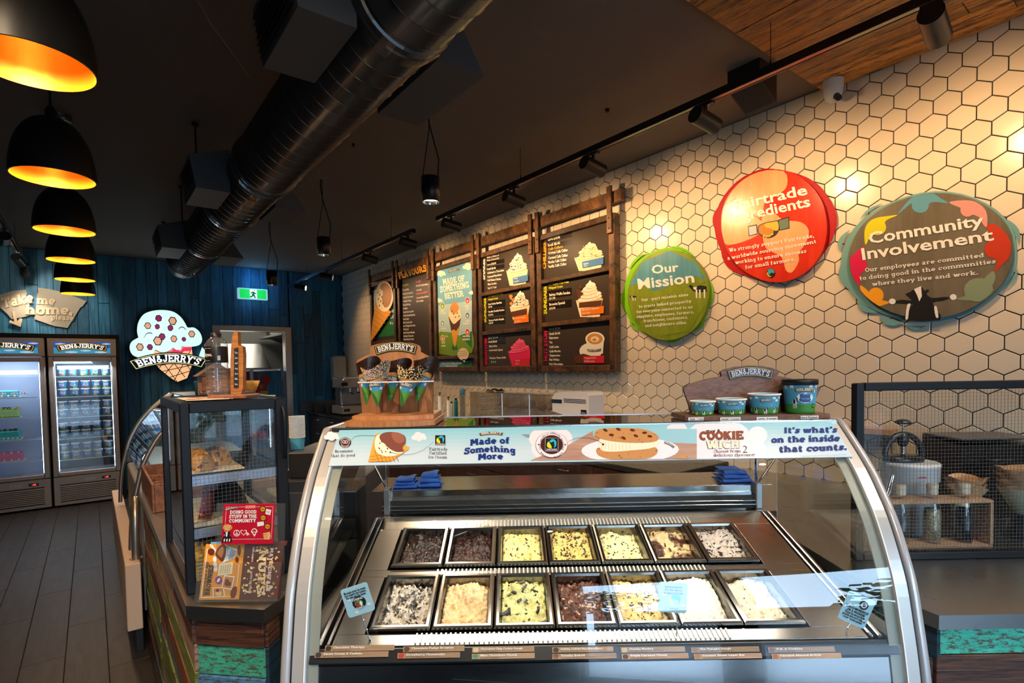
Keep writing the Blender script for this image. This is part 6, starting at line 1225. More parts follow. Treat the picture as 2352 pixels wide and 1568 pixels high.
q.prism([(*P_.at(*p), -.0025) for p in [(563, 1248), (652, 1247), (642, 1376), (550, 1377)]], (0, 0, .0025), cd_brown); q.prism([(*P_.at(*p), -.008) for p in [(573, 1243), (659, 1241), (656, 1252), (572, 1252)]], (0, 0, .003), c_('card_red_brown', (.14, .03, .02))); h = .0006
rr = random.Random(11)
for i in range(210):
    u, v = rr.uniform(.06, .94), rr.uniform(.04, .96)
    core = (.42 < u < .78 and (.04 < v < .46 or .54 < v < .96))
    if not core and rr.random() < .55: continue
    x = 563 - 13 * v + 88 * u; y = 1249 + 126 * v; s = rr.uniform(2., 4.2); poly(q, P_, ell(x, y, s, s * rr.uniform(.5, .9), 6, rot=rr.uniform(0, 180)), rr.choice((cd_nut, cd_nut2, cd_nut2, cd_tan)), h + .0004 + .00001 * i)
for i_, (s, a_, b_, cp) in enumerate((('MAY CONTAIN', (622, 1258), (612, 1358), 8), ('LOTS OF THEM', (577, 1312), (572, 1362), 4.5), ("BEN&JERRY'S", (582, 1256), (578, 1290), 4))): vtext(q, P_, s, a_, b_, (cp, 0), c_('card_lilac', (.72, .55, .58)), h + .003, 'slab', .1)
vtext(q, P_, 'NUTS', (596, 1262), (590, 1366), (17, 0), cd_nut2, h + .0003, 'slab', .0)
q.build('print', t)

# wooden sectioned crate behind the cabinet
t = thing('sectioned_crate', 'dark wooden crate with dividers on the left counter', 'crate', (.27, 2.98, CT + .0005))
cz = CT + .0006; wd_dk = wood('crate_timber', (.10, .035, .015), (.26, .10, .045), (10, 1.2, 10), .45, 5, .15, bump=.2); p = onZ(362, 1177, cz); X0, Y0_ = .218, p.y; X1, Y1_ = .52, Y0_ + .72
hh = onX(362, 1139, X0).z - cz
for (x0, x1, y0, y1, k_) in ((X0, X0 + .012, Y0_, Y1_, 1), (X1 - .012, X1, Y0_, Y1_, 1), (X0 + .012, X1 - .012, Y0_, Y0_ + .012, 1), (X0 + .012, X1 - .012, Y1_ - .012, Y1_, 1), (X0 + .012, X1 - .012, Y0_ + .24, Y0_ + .252, .8), (X0 + .012, X1 - .012, Y0_ + .47, Y0_ + .482, .8)):
    q = M(); q.bbox(x0, x1, y0, y1, cz, cz + hh * k_ + .0, wd_dk, .002); q.build('side' if k_ == 1 else 'divider', t)
q = M(); q.box(X0 + .012, X1 - .012, Y0_ + .012, Y1_ - .012, cz, cz + .008, wd_dk); q.build('bottom', t)
for i_, (yy, m, lab) in enumerate(((.06, white_p, 'pale folded napkin stack in the nearest crate section'), (.30, cookie, 'orange brown snack bag in the middle crate section'))):
    q = M(); q.bbox(X0 + .05, X0 + .17, Y0_ + yy, Y0_ + yy + .12, cz + .009, cz + .09, m, .02); tag(q.build(('napkin_stack', 'snack_bag')[i_]), lab, ('napkins', 'packet')[i_])
t = thing('condiment_box', 'black box with an orange lid beyond the crate', 'box', (.60, Y1_ - .1, cz)); q = M(); q.bbox(.54, .66, Y1_ - .2, Y1_ - .04, cz, cz + .15, satin_black, .004); q.build('body', t); q = M(); q.bbox(.535, .665, Y1_ - .205, Y1_ - .035, cz + .151, cz + .175, wd_or, .004); q.build('lid', t)

# second freezer with its curved glass front facing the aisle
t = thing('curved_display_freezer', 'farther display freezer whose curved glass faces the aisle', 'display freezer', (.62, 4.9, 0))
f_silver = mat('silver_trim', (.42, .36, .30), .32, .85); prof2 = [(.15 + a_ - 1.278, b_) for a_, b_ in ((1.662, 1.420), (1.59, 1.362), (1.52, 1.300), (1.465, 1.235), (1.428, 1.185), (1.390, 1.115), (1.355, 1.035), (1.332, .945), (1.314, .865), (1.300, .78), (1.288, .66), (1.282, .54))]
pr2 = catmull(prof2, 3)
FY0, FY1 = 3.96, 5.53
for y in (FY0, FY1 - .03):
    q = M(); q.tube([(x, y + .015, z) for x, z in pr2], .014, 8, f_silver); q.tube([(.534, y + .015, 1.42), (1.0, y + .015, 1.42)], .014, 8, f_silver); q.build('end_tube', t)
    q = M(); q.prism([(x + .012, y + .012, z) for x, z in pr2 if z > .86] + [(1.0, y + .012, .87), (1.0, y + .012, 1.41)], (0, .006, 0), glass); q.build('end_glass', t)
q = M(); n = len(pr2)
q.grid(lambda u, v: (pr2[min(n - 1, int(round(v * 20)))][0] + .004, FY0 + .03 + (FY1 - FY0 - .06) * u, pr2[min(n - 1, int(round(v * 20)))][1]), 1, 20, glass); q.build('front_glass', t)
q = M(); q.bbox(.54, 1.0, FY0 + .002, FY1 - .002, 1.414, 1.428, steel, .002); q.build('top', t)
q = M(); q.bbox(.21, 1.0, FY0 + .02, FY1 - .02, .14, .86, mat('freezer_end_grey', (.30, .28, .26), .5), .01); q.build('body', t)
for i in range(14): q = M(); q.box(.24, .72, FY0 + .012, FY0 + .02, .30 + i * .032, .316 + i * .032, mat('grille_dark', (.06, .055, .05), .5)); q.build('grille_slat', t)
q = M(); q.bbox(.28, .95, FY0 + .06, FY1 - .06, .862, .98, steel_bright, .02); q.build('tub_deck', t)
q = M(); q.box(.56, .60, FY0 + .05, FY1 - .05, 1.395, 1.408, mat('led_cool', (.8, .9, 1), .5, emit=(.75, .88, 1), es=8)); q.build('light_strip', t)
q = M(); q.bbox(.22, .86, FY0 + .05, FY1 - .05, 0, .139, black, .005); q.build('plinth', t)
# pale bumper box and bent guard tube in front of it
t = thing('bumper_box', 'long peach white boxed kickboard under the farther freezer', 'kick board', (.18, 5.0, 0))
q = M(); q.bbox(.112, .186, 3.745, 6.25, .135, .518, mat('peach_laminate', (.62, .44, .32), .45), .004); q.build('panel', t)
q = M(); q.bbox(.150, .186, 3.76, 6.24, 0, .1345, black, .002); q.build('kickboard', t)
q = M(); q.tube([(.170, 3.84, .519), (.170, 3.835, .60), (.172, 3.835, .70), (.176, 3.85, .78), (.180, 3.885, .835), (.182, 3.93, .85)], .021, 14, f_silver); q.cyl((.170, 3.84, .5185), (.170, 3.84, .523), .034, n=16, m=f_silver); tag(q.build('guard_tube'), 'bent steel guard tube rising from the peach kickboard', 'tube')
# things on the farther freezer
zt2 = 1.4285
t = thing('house_box', 'small wooden house shaped box on the farther freezer', 'box', (.70, 4.35, zt2)); p = onD(460, 900, F(Vector((.5, 4.3, 0))).y)
q = M(); q.bbox(.60, .80, 4.25, 4.45, zt2 + .0005, zt2 + .14, wd_or, .003); q.build('body', t)
q = M(); q.prism([(.57, 4.24, zt2 + .141), (.83, 4.24, zt2 + .141), (.70, 4.24, zt2 + .23)], (0, .22, 0), wood('roof_boards', (.12, .04, .015), (.28, .12, .05), (1.2, 12, 12), .5, 5)); q.build('roof', t)
t = thing('waffle_bowl', 'brown waffle bowl leaning on the small house box', 'waffle bowl', (.90, 4.35, zt2)); q = M(); q.lathe([(.03, 0), (.05, .03), (.075, .10), (.07, .10), (.045, .035), (.001, .01)], (.91, 4.33, zt2 + .001), 20, cookie); q.build('bowl', t)
q = M(); q.lathe([(.001, 0), (.045, 0), (.05, .10), (.052, .105), (.001, .105)], (.65, 4.62, zt2 + .0005), 20, c_('tin_blue', (.10, .30, .36))); tag(q.build('blue_tin'), 'blue tin beside the small wooden house box', 'tin')
t = thing('sample_tray', 'low clear tray of little sample tubs at the freezer edge', 'tray', (.65, 4.08, zt2)); q = M(); q.bbox(.55, .76, 3.99, 4.16, zt2 + .0005, zt2 + .012, wd_or, .003); q.build('base', t)
for i in range(4):
    q = M(); x = .578 + i * .052; q.lathe([(.018, 0), (.024, .035), (.026, .036), (.022, .032), (.001, .004)], (x, 4.07, zt2 + .0125), 14, glass_mat('sample_plastic', (.8, .85, .8), 1.5) if 'sample_plastic' not in MATS else MATS['sample_plastic']); q.build('tub', t)
# till corner between the counters
zc = 1.10
t = thing('till_cupboard', 'grey staff cupboard behind the cake cabinet', 'cupboard', W(-.80, 2.75, 0))
q = M(FF); q.bbox(-1.05, -.70, 2.45, 3.05, 0, zc, mat('till_grey', (.07, .07, .075), .5), .005); q.build('body', t)
for z0 in (.40, .62, .84):
    q = M(FF); q.bbox(-1.04, -.71, 2.436, 2.449, z0, z0 + .21, mat('till_grey_front', (.10, .10, .105), .45), .004); q.build('drawer', t)
q = M(FF); q.bbox(-1.04, -.88, 2.50, 2.85, zc + .0005, zc + .12, steel_dark, .004); tag(q.build('till_box'), 'dark steel box under the tall stack of tubs', 'box')
p = onD(684, 1038, 2.62); zc2 = zc + .1215
t0 = thing('paper_tub', '', 'paper tub', W(-1.03, 2.6, zc2), 0, 'stacked paper tubs by the till')
def tubring(q, r, z0, h): q.lathe([(r * .8, z0), (r * .97, z0 + h * .86), (r * 1.02, z0 + h * .87), (r * 1.04, z0 + h * .93), (r * 1.02, z0 + h), (r * .95, z0 + h)], (cx3.x, cx3.y, 0), 28, None)
cx3 = W(p.x, 2.62, 0); r3 = 17.5 / FPX * 2.62
t0.location = (cx3.x, cx3.y, zc2); RM[t0.name] = Matrix.Translation((cx3.x, cx3.y, zc2))
tw = mat('tub_white', (.80, .76, .70), .5); tb_sky = mat('tub_sky', (.07, .32, .50), .45); tb_green = mat('tub_green', (.05, .25, .04), .45)
q = M(); q.lathe([(r3 * .80, zc2), (r3 * .83, zc2 + .012), (r3 * .93, zc2 + .0535)], (cx3.x, cx3.y, 0), 28, tb_sky); q.build('cup', t0)
q = M(); q.lathe([(r3 * .90, zc2 + .0552), (r3 * 1.0, zc2 + .0552), (r3 * 1.015, zc2 + .0566), (r3 * .99, zc2 + .058), (r3 * .9, zc2 + .058)], (cx3.x, cx3.y, 0), 28, tw); q.build('rim', t0)
topz = onD(684, 955, 2.62).z; nst = 18; dz = (topz - zc2 - .058) / (nst - 1)
t0['label'] = 'lowest paper tub of the tall stack by the till'
for i in range(1, nst): dup(t0, (cx3.x, cx3.y, zc2 + dz * i), None, '%s paper tub up in the tall stack by the till' % ['second', 'third', 'fourth', 'fifth', 'sixth', 'seventh', 'eighth', 'ninth', 'tenth', 'eleventh', 'twelfth', 'thirteenth', 'fourteenth', 'fifteenth', 'sixteenth', 'seventeenth'][i - 1] if i < nst - 1 else 'topmost paper tub of the tall stack by the till')
t = thing('till_screen', 'dark tilted screen of the till behind the big freezer', 'screen', W(-.70, 2.35, zc)); q = M(FF)
q.hexa([(-.86, 2.30, zc + .03), (-.70, 2.30, zc + .0), (-.70, 2.32, zc + .0), (-.86, 2.32, zc + .03), (-.86, 2.36, zc + .16), (-.66, 2.42, zc + .14), (-.66, 2.44, zc + .14), (-.86, 2.38, zc + .16)], satin_black); q.build('screen', t)
q = M(FF); q.cyl((-.78, 2.44, zc), (-.78, 2.40, zc + .07), .02, n=10, m=satin_black); q.cyl((-.78, 2.46, zc), (-.78, 2.46, zc + .008), .05, n=16, m=satin_black); q.build('foot', t)
# the big curved glass ice cream freezer
UL, UR = -.586, 1.019
PROF = [(1.662, 1.420), (1.59, 1.362), (1.52, 1.300), (1.465, 1.235), (1.428, 1.185), (1.390, 1.115), (1.355, 1.035), (1.332, .945), (1.314, .865), (1.300, .78), (1.288, .66), (1.280, .50), (1.278, .30), (1.278, .12)]
PRC = catmull(PROF, 3)
def pd(z):
    for (d0, z0), (d1, z1) in zip(PRC, PRC[1:]):
        if z1 <= z <= z0: return d0 + (d1 - d0) * (z0 - z) / max(1e-6, z0 - z1)
    return PRC[0][0] if z > PRC[0][1] else PRC[-1][0]
FZ = thing('ice_cream_freezer', 'large curved glass scooping freezer with steel arches in the middle', 'display freezer', W((UL + UR) / 2, 1.75, 0), ROT_F)
arch_m = mat('arch_silver_paint', (.46, .44, .44), .28, .25, spec=.8, coat=.4); arch_in = mat('arch_inner_band', (.50, .48, .46), .3, .3, spec=.8); seam = mat('rubber_seam', (.010, .010, .012), .6); gasket = mat('grey_gasket', (.30, .31, .27), .4); wedge = mat('white_edge_trim', (.85, .86, .88), .3)
def arch_path(off=0.):
    """arch in the d, z plane, moved inwards by off"""
    P = [(d, z) for d, z in PRC]; out = []
    for i in range(len(P)):
        a = P[max(0, i - 1)]; b = P[min(len(P) - 1, i + 1)]; dx, dz = b[0] - a[0], b[1] - a[1]; L = math.hypot(dx, dz); out.append((P[i][0] - dz / L * off, P[i][1] + dx / L * off))
    return out
def ribbon(q, u0, u1, off0, off1, m, top=True, closed=True):
    a = arch_path(off0); b = arch_path(off1); vs = []; n = len(a)
    if top: a = [(2.0, 1.42 - off0)] + a; b = [(2.0, 1.42 - off1)] + b; n += 1
    for (d0, z0), (d1, z1) in zip(a, b): vs += [(u0, d0, z0), (u1, d0, z0), (u1, d1, z1), (u0, d1, z1)]
    fs = []
    for i in range(n - 1):
        for k in range(4): fs.append((i * 4 + k, i * 4 + (k + 1) % 4, i * 4 + 4 + (k + 1) % 4, i * 4 + 4 + k))
    fs += [(3, 2, 1, 0), tuple((n - 1) * 4 + k for k in range(4))]
    q.add(vs, fs, m, True if False else False)
for sgn, u in ((-1, UL), (1, UR)):
    s = -sgn
    def uu(a, b): return (u + s * a, u + s * b) if s > 0 else (u + s * b, u + s * a)
    q = M(FF); P = [(2.0, 1.42 - .012)] + arch_path(-.012)
    # rounded outer tube
    vs = []; n = 12; r = .0135
    pts = [Vector((u + s * r, d, z)) for d, z in [(2.0, 1.408)] + [(a, b) for a, b in arch_path(.012)]]
    q.tube(pts, r, 14, arch_m); q.build('arch_tube', FZ)
    q = M(FF); ribbon(q, *uu(.0265, .0305), .004, .03, seam); q.build('seam', FZ)
    q = M(FF); ribbon(q, *uu(.031, .060), .002, .03, arch_in); q.build('inner_band', FZ)
    q = M(FF); ribbon(q, *uu(.0605, .0635), .000, .012, wedge); q.build('edge_trim', FZ)
    q = M(FF); ribbon(q, *uu(.064, .092), .012, .016, gasket, top=False); q.build('gasket', FZ)
    # end glass
    q = M(FF); P = [(d, z) for d, z in arch_path(.03) if z > .89]; dlast = P[-1][0]
    uq = u + s * .02; q.prism([(uq, d, z) for d, z in P] + [(uq, 2.05, .885), (uq, 2.05, 1.39)], (s * .005, 0, 0), glass); q.build('end_glass', FZ)
    q = M(FF); q.bbox(min(u + s * .004, u + s * .05), max(u + s * .004, u + s * .05), 1.33, 2.28, .10, .884, mat('freezer_side', (.20, .19, .18), .35, .5), .004); q.build('side_panel', FZ)
GU0, GU1 = UL + .064, UR - .064
q = M(FF); P = [(d, z) for d, z in arch_path(.004) if z > .80]; n = len(P)
vs = []
for d, z in P: vs += [(GU0, d, z), (GU1, d, z)]
q.add(vs, [(2 * i, 2 * i + 1, 2 * i + 3, 2 * i + 2) for i in range(n - 1)], glass_mat('curved_front_glass', (.95, .965, .955), 1.6, 0, 1.5), True); q.build('front_glass', FZ)
q = M(FF); q.bbox(UL + .03, UR - .03, 1.664, 1.985, 1.410, 1.418, glass_mat('top_glass', (.80, .84, .84), 2.2, 0, 1.6), .001); q.build('top_glass', FZ)
q = M(FF); q.bbox(UL + .032, UR - .032, 1.652, 1.664, 1.404, 1.4225, steel_bright, .002); q.build('top_trim', FZ)
q = M(FF); q.bbox(UL + .03, UR - .03, 1.985, 1.993, 1.410, 1.4205, mat('glass_edge_blue', (.45, .50, .66), .2, .2), .001); q.build('rear_edge', FZ)
q = M(FF); q.box(UL + .06, UR - .06, 1.69, 1.72, 1.385, 1.402, steel_bright); q.box(UL + .08, UR - .08, 1.695, 1.715, 1.380, 1.3848, mat('led_warm_white', (1, .95, .85), .5, emit=(1, .93, .80), es=5)); q.build('light_strip', FZ)
# banner print fixed to the top of the curved glass
zb0, zb1 = 1.326, 1.4148
# the strip is nearly straight: use the chord as a true plane for the artwork
dA, dB = pd(zb0) - .004, pd(zb1) - .004
PBn = Plane(W(0, dA, zb0), RT, (W(0, dB, zb1) - W(0, dA, zb0)))
q = M(PBn.m); Hb = math.hypot(dB - dA, zb1 - zb0); bu0, bu1 = UL + .058, UR - .052
ban = mat('banner_sky', (.27, .53, .66), .35); ban2 = mat('banner_sky_pale', (.50, .64, .76), .35)
q.box(bu0, bu1, 0, Hb, -.001, .001, ban2)
for i in range(6): q.add([(bu0, Hb * (.34 + i * .11), .0013 + i * .0001), (bu1, Hb * (.34 + i * .11), .0013 + i * .0001), (bu1, Hb, .0013 + i * .0001), (bu0, Hb, .0013 + i * .0001)], [(0, 1, 2, 3)], mat('banner_sky_%d' % i, (.46 - i * .045, .62 - i * .018, .745 - i * .015), .35))
BN = q.build('banner', FZ)
q = M(PBn.m); h = .0024; bwhite = mat('banner_cloud', (.74, .70, .80), .35); brown_t = c_('banner_brown_text', (.05, .015, .015)); bnavy = c_('banner_navy', (.008, .03, .19)); Bp = PBn
def clipb(pts):
    o = []
    for x, y in pts:
        top = 988 - (x - 760) * .0179; bot = 1064 - (x - 745) * .0102
        o.append((x, min(max(y, top + .8), bot - .8)))
    return o
def bp(pts, m, hh): poly(q, PBn, clipb(pts), m, hh)
for cx, cy, w in ((762, 1003, 34), (963, 1004, 34), (1555, 982, 46)):
    for i_, (dx, dy, r) in enumerate(((-.32, .05, .2), (-.08, -.12, .26), (.2, -.04, .24), (.36, .08, .15), (0, .1, .24))): bp(ell(cx + dx * w, cy + dy * w, r * w, r * w * .85, 12), bwhite, h - .0005 + i_ * .0001)
for i_, (cx, cy, rx, ry) in enumerate(((1238, 985, 50, 26), (1265, 1008, 50, 30), (1250, 1030, 30, 26), (1650, 1010, 75, 50), (1600, 1035, 24, 30), (1725, 1035, 34, 34), (1740, 1000, 22, 20))): bp(ell(cx, cy, rx, ry, 24), bwhite, h - .0008 + i_ * .00012)
btim = wood('banner_timber', (.33, .19, .15), (.46, .30, .24), (1, 8, 8), .4, 6, 0, bump=.0)
bp([(1218, 1061), (1300, 1026), (1362, 990), (1600, 1015), (1600, 1057), (1400, 1060)], btim, h + .0004)
bp([(1362, 986), (1600, 986), (1600, 1020), (1540, 1018), (1362, 1002)], ban, h + .0005)
bp(ell(1447, 1035, 112, 29, 30, rot=-1), mat('banner_plate', (.78, .74, .84), .3), h + .0008)
ck = speck('print_cookie', (.50, .24, .09), (.12, .03, .015), 90, .33, .37, bump=0); crm = c_('print_cream', (.82, .74, .60)); crm2 = c_('print_cream_shade', (.62, .50, .34)); ckd = c_('print_chip', (.09, .02, .01))
bp(catmull([(1369, 1037), (1374, 1030), (1400, 1028), (1460, 1030), (1500, 1028), (1510, 1035), (1506, 1046), (1485, 1055), (1440, 1058), (1400, 1056), (1375, 1048)], 3, True), ck, h + .0012)
bp(catmull([(1377, 1010), (1400, 1014), (1445, 1018), (1508, 1015), (1510, 1024), (1490, 1032), (1450, 1036), (1410, 1039), (1380, 1035)], 3, True), crm, h + .0016)
for i in range(9): bp([(1381 + i * 8, 1018), (1382 + i * 8, 1018), (1383 + i * 8, 1036), (1382 + i * 8, 1036)], crm2, h + .0018)
bp(catmull([(1365, 998), (1375, 988), (1400, 985.5), (1440, 984.5), (1480, 988), (1507, 999), (1512, 1010), (1500, 1017), (1460, 1019), (1410, 1016), (1378, 1009)], 3, True), ck, h + .0020)
for cx, cy in ((1390, 990), (1420, 988), (1452, 990), (1480, 996), (1404, 1001), (1432, 1008), (1460, 1003), (1492, 1004)): bp(ell(cx, cy, 6, 3, 8, rot=cx % 40), ckd, h + .0023)
logo_px(q, PBn, (1524, 1020), (1546, 1032), 6, 2, h + .0012, line=pr_white)
# scooped cone picture
bp([(862, 1000), (868, 996), (940, 1028), (938, 1034), (898, 1066), (846, 1066)], c_('print_waffle', (.72, .34, .05)), h + .001)
for i in range(6): bp([(860 + i * 9, 1036 + i * 1), (861.5 + i * 9, 1035 + i * 1), (872 + i * 9, 1066), (870 + i * 9, 1066)], c_('print_waffle_dark', (.42, .15, .02)), h + .0013)
for i in range(3): bp([(852, 1050 + i * 7), (930 - i * 14, 1036 + i * 11), (930 - i * 14, 1037.4 + i * 11), (852, 1051.4 + i * 7)], MATS['print_waffle_dark'], h + .0014)
bp(catmull([(863, 1008), (870, 1000), (885, 1005), (905, 1030), (925, 1040), (915, 1046), (900, 1050), (880, 1048), (866, 1040), (861, 1024)], 3, True), crm, h + .0016)
bp(catmull([(872, 1004), (882, 996), (898, 994), (915, 996), (930, 1003), (932, 1018), (925, 1030), (928, 1038), (912, 1040), (895, 1032), (885, 1022), (876, 1015)], 3, True), c_('print_choc', (.18, .06, .045)), h + .0020); bp(catmull([(900, 997), (912, 995), (925, 1000), (930, 1012), (922, 1020), (910, 1018), (902, 1008)], 3, True), c_('print_choc_light', (.28, .10, .075)), h + .0023)
rr = random.Random(8)
for i in range(22): bp(ell(868 + rr.uniform(0, 45), 1012 + rr.uniform(0, 30), 2, 1.3, 6, rot=rr.uniform(0, 90)), ckd, h + .0018)
# round badge, seals, lines
def ringb(cx, cy, r0, r1, m, hh, k=1.0):
    o = ell(cx, cy, r1, r1 * k, 24); i_ = ell(cx, cy, r0, r0 * k, 24)
    for a in range(24): poly(q, PBn, [o[a], o[(a + 1) % 24], i_[(a + 1) % 24], i_[a]], m, hh)
poly(q, PBn, ell(793, 1017, 14, 12.5, 24), brown_t, h); ringb(793, 1017, 9.3, 10, bwhite, h + .0004, .9); ringb(790.5, 1016, 2.6, 3.8, bwhite, h + .0004); ringb(795.5, 1016, 2.6, 3.8, bwhite, h + .0004)
def arctext(s, cx, cy, r, a0, a1, cap, m, hh, flip=False, face='sans'):
    g = sans(s, .01); Pc = Vector(PBn.at(cx, cy)); ux = Vector(PBn.at(cx + 1, cy)) - Pc; uy = Vector(PBn.at(cx, cy - 1)) - Pc
    def fn(x, y, H):
        a = R_(a0 + (a1 - a0) * x); rr_ = r + y * cap * (-1 if flip else 1); v = Pc + ux * (rr_ * math.cos(a)) + uy * (rr_ * math.sin(a)); return (v.x, v.y, H)
    put(q, g, fn, m, hh)
arctext('GREYSTON', 793, 1017, 10.3, 160, 20, 2.2, bwhite, h + .0005); arctext('BAKERY', 793, 1017, 12.3, 220, 320, 2.2, bwhite, h + .0005, True)
def lines(pts, m, hh, w=.6):
    c = catmull(pts, 5)
    for (x0, y0), (x1, y1) in zip(c, c[1:]): poly(q, PBn, [(x0, y0 - w / 2), (x1, y1 - w / 2), (x1, y1 + w / 2), (x0, y0 + w / 2)], m, hh)
lines([(807, 1012), (818, 1004), (835, 1001.5), (852, 1002), (866, 1003)], brown_t, h + .0026); lines([(897, 1041), (925, 1046), (955, 1043), (980, 1030), (996, 1017)], brown_t, h + .0026); lines([(1305, 1016), (1325, 1008), (1350, 1008), (1372, 1014), (1385, 1023)], brown_t, h + .0026)
poly(q, PBn, ell(897, 1041, 2, 2, 8), brown_t, h + .003); poly(q, PBn, ell(1385, 1023, 2.4, 2.4, 8), brown_t, h + .003)
for s, a_, b_, cp in (('Brownies', (770, 1041), (811, 1039), 6), ('that do good', (761, 1051), (816, 1049), 6.5), ('Fairtrade', (986, 1036), (1028, 1036), 7), ('Certified', (986, 1045), (1026, 1045), 7), ('Ice Cream', (984, 1054), (1027, 1054), 6.5)): text(q, PBn, s, a_, b_, cp, brown_t, h + .0006, 'slab', -.45)
def fairmark(x0, y0, x1, y1, hh):
    w = x1 - x0; g_ = y1 - y0; poly(q, PBn, [(x0, y0), (x1, y0), (x1, y1), (x0, y1)], bwhite, hh); poly(q, PBn, [(x0 + .6, y0 + .6), (x1 - .6, y0 + .6), (x1 - .6, y1 - .6), (x0 + .6, y1 - .6)], pr_black, hh + .0003)
    f = lambda pts: [(x0 + a * w, y0 + b * g_) for a, b in pts]
    poly(q, PBn, f(catmull([(.34, .30), (.50, .10), (.72, .14), (.86, .34), (.82, .62), (.68, .74), (.72, .52), (.60, .36)], 3, True)), c_('mark_cyan', (.02, .42, .62)), hh + .0006); poly(q, PBn, f(ell(.62, .36, .08, .09, 10)), pr_black, hh + .0009)
    poly(q, PBn, f(catmull([(.26, .28), (.14, .50), (.20, .72), (.44, .80), (.50, .70), (.42, .50)], 3, True)), c_('mark_lime', (.55, .60, .03)), hh + .0006)
    text(q, PBn, 'FAIRTRADE', (x0 + w * .1, y1 - g_ * .05), (x1 - w * .1, y1 - g_ * .05), g_ * .13, bwhite, hh + .0006, wt=.02)
fairmark(999, 1000, 1024, 1024, h + .0004)
poly(q, PBn, ell(1267, 1023, 37, 30, 36), brown_t, h + .0012); poly(q, PBn, ell(1267, 1023, 36.3, 29.4, 36), bwhite, h + .0015); poly(q, PBn, ell(1267, 1023, 25.5, 22, 32), brown_t, h + .0018); fairmark(1252, 1008, 1282, 1038, h + .0021)
arctext('Our vanilla is ethically sourced', 1267, 1023, 25, 205, -25, 4.4, brown_t, h + .0019); arctext('from farmers in Madagascar', 1267, 1023, 31, 215, 325, 4.2, brown_t, h + .0019, True)
for cx in (1237, 1298): poly(q, PBn, ell(cx, 1023, 1.8, 1.8, 8), brown_t, h + .0019)
logo_px(q, PBn, (1102, 1003), (1155, 1002), 7, 3, h + .0006)
def slabarc(s, a_, b_, cap, bow, m, hh, wt=.2):
    g = slab(s, 1 + wt); A = Vector(PBn.at(*a_)); B = Vector(PBn.at(*b_)); up = Vector(PBn.at(a_[0], a_[1] - cap)) - A
    put(q, g, lambda x, y, H: (*(A.lerp(B, x) + up * (y + bow * 4 * x * (1 - x))), H), m, hh)
slabarc('Made of', (1080, 1025), (1172, 1020), 14, .15, bnavy, h + .001); slabarc('Something', (1066, 1045), (1185, 1043), 14, .35, bnavy, h + .001); slabarc('More', (1098, 1058), (1156, 1056), 13.5, .12, bnavy, h + .001)
for s, a_, b_, cp in (("It's what's", (1800, 996), (1923, 994), 13), ('on the inside', (1771, 1018), (1929, 1014), 14), ('that counts.', (1789, 1040), (1945, 1034), 14)): text(q, PBn, s, a_, b_, cp, bnavy, h + .001, 'slab', .22)
text(q, PBn, 'Try a', (1622, 997), (1654, 992), 7, brown_t, h + .001, 'slab', .1)
ckm = c_('print_cookie_brown', (.24, .06, .03)); text(q, PBn, 'COOKIE', (1606, 1012), (1707, 1010), 19, pr_black, h + .001, 'slab', .4); text(q, PBn, 'COOKIE', (1606, 1011.5), (1707, 1009.5), 18, ckm, h + .0013, 'slab', .3); text(q, PBn, 'WICH', (1622, 1033), (1699, 1031), 19, pr_black, h + .001, 'slab', .35); text(q, PBn, 'WICH', (1622.5, 1032.5), (1698.5, 1030.5), 18, crm, h + .0013, 'slab', .15)
text(q, PBn, 'Choose from', (1638, 1041), (1701, 1040), 6.5, brown_t, h + .001, 'slab', -.45); text(q, PBn, '2', (1704, 1041), (1716, 1041), 17, brown_t, h + .001, wt=-.02); text(q, PBn, 'delicious flavours!', (1638, 1050), (1733, 1049), 6.5, brown_t, h + .001, 'slab', -.45)
text(q, PBn, 'a shop notice in very small print along the edge of the banner', (1838, 1050), (1943, 1046), 1.6, brown_t, h + .001, wt=0)
bp([(1548, 1061), (1555, 1050), (1572, 1044), (1583, 1058), (1583, 1061)], ck, h + .0012)
q.build('print', BN)

# interior: deck, rails, rear ledge, louvres
DK = lambda d: .900 + (d - 1.35) * .2625
dsl = Vector((0, 1, .2625)).normalized(); PD_ = Plane(W(0, 1.35, .90), RT, FW * dsl.y + UP * dsl.z); kd = math.hypot(1, .2625)
deck_m = steel_mat('deck_steel', (.42, .38, .34), .26, (2, 2, 2), .01)
IU0, IU1 = -.47, .89
def deckbox(q, u0, u1, d0, d1, h0, h1, m, c=.002):
    q.bbox(u0, u1, (d0 - 1.35) * kd, (d1 - 1.35) * kd, h0, h1, m, c)
for d0, d1 in ((1.352, 1.392), (1.624, 1.656), (1.880, 1.955)):
    q = M(PD_.m); deckbox(q, IU0, IU1, d0, d1, -.02, 0, deck_m, .001); q.build('deck', FZ)
for u0, u1 in ((IU0, -.395), (.765, IU1)):
    for d0, d1 in ((1.3925, 1.6235), (1.6565, 1.8795)):
        q = M(PD_.m); deckbox(q, u0, u1, d0, d1, -.02, 0, deck_m, .001); q.build('deck', FZ)
rib_m = mat('lit_rib_white', (.62, .62, .58), .25, .2)
q = M(PD_.m)
for d0, d1, a, b in ((1.357, 1.390, -.26, .55), (1.627, 1.653, -.24, .58), (1.885, 1.925, -.2, .62)):
    u = a
    while u < b: q.box(u, u + .0042, (d0 - 1.35) * kd, (d1 - 1.35) * kd, .0002, .0035, rib_m); u += .0125
q.build('vent_rib', FZ, kind='stuff')
well = mat('dark_freezer_well', (.015, .014, .013), .5)
q = M(FF); q.box(UL + .052, UR - .052, 1.345, 1.99, .70, .71, well); q.box(UL + .052, UR - .052, 1.99, 2.0, .70, 1.05, well); q.build('well', FZ)
q = M(PD_.m)
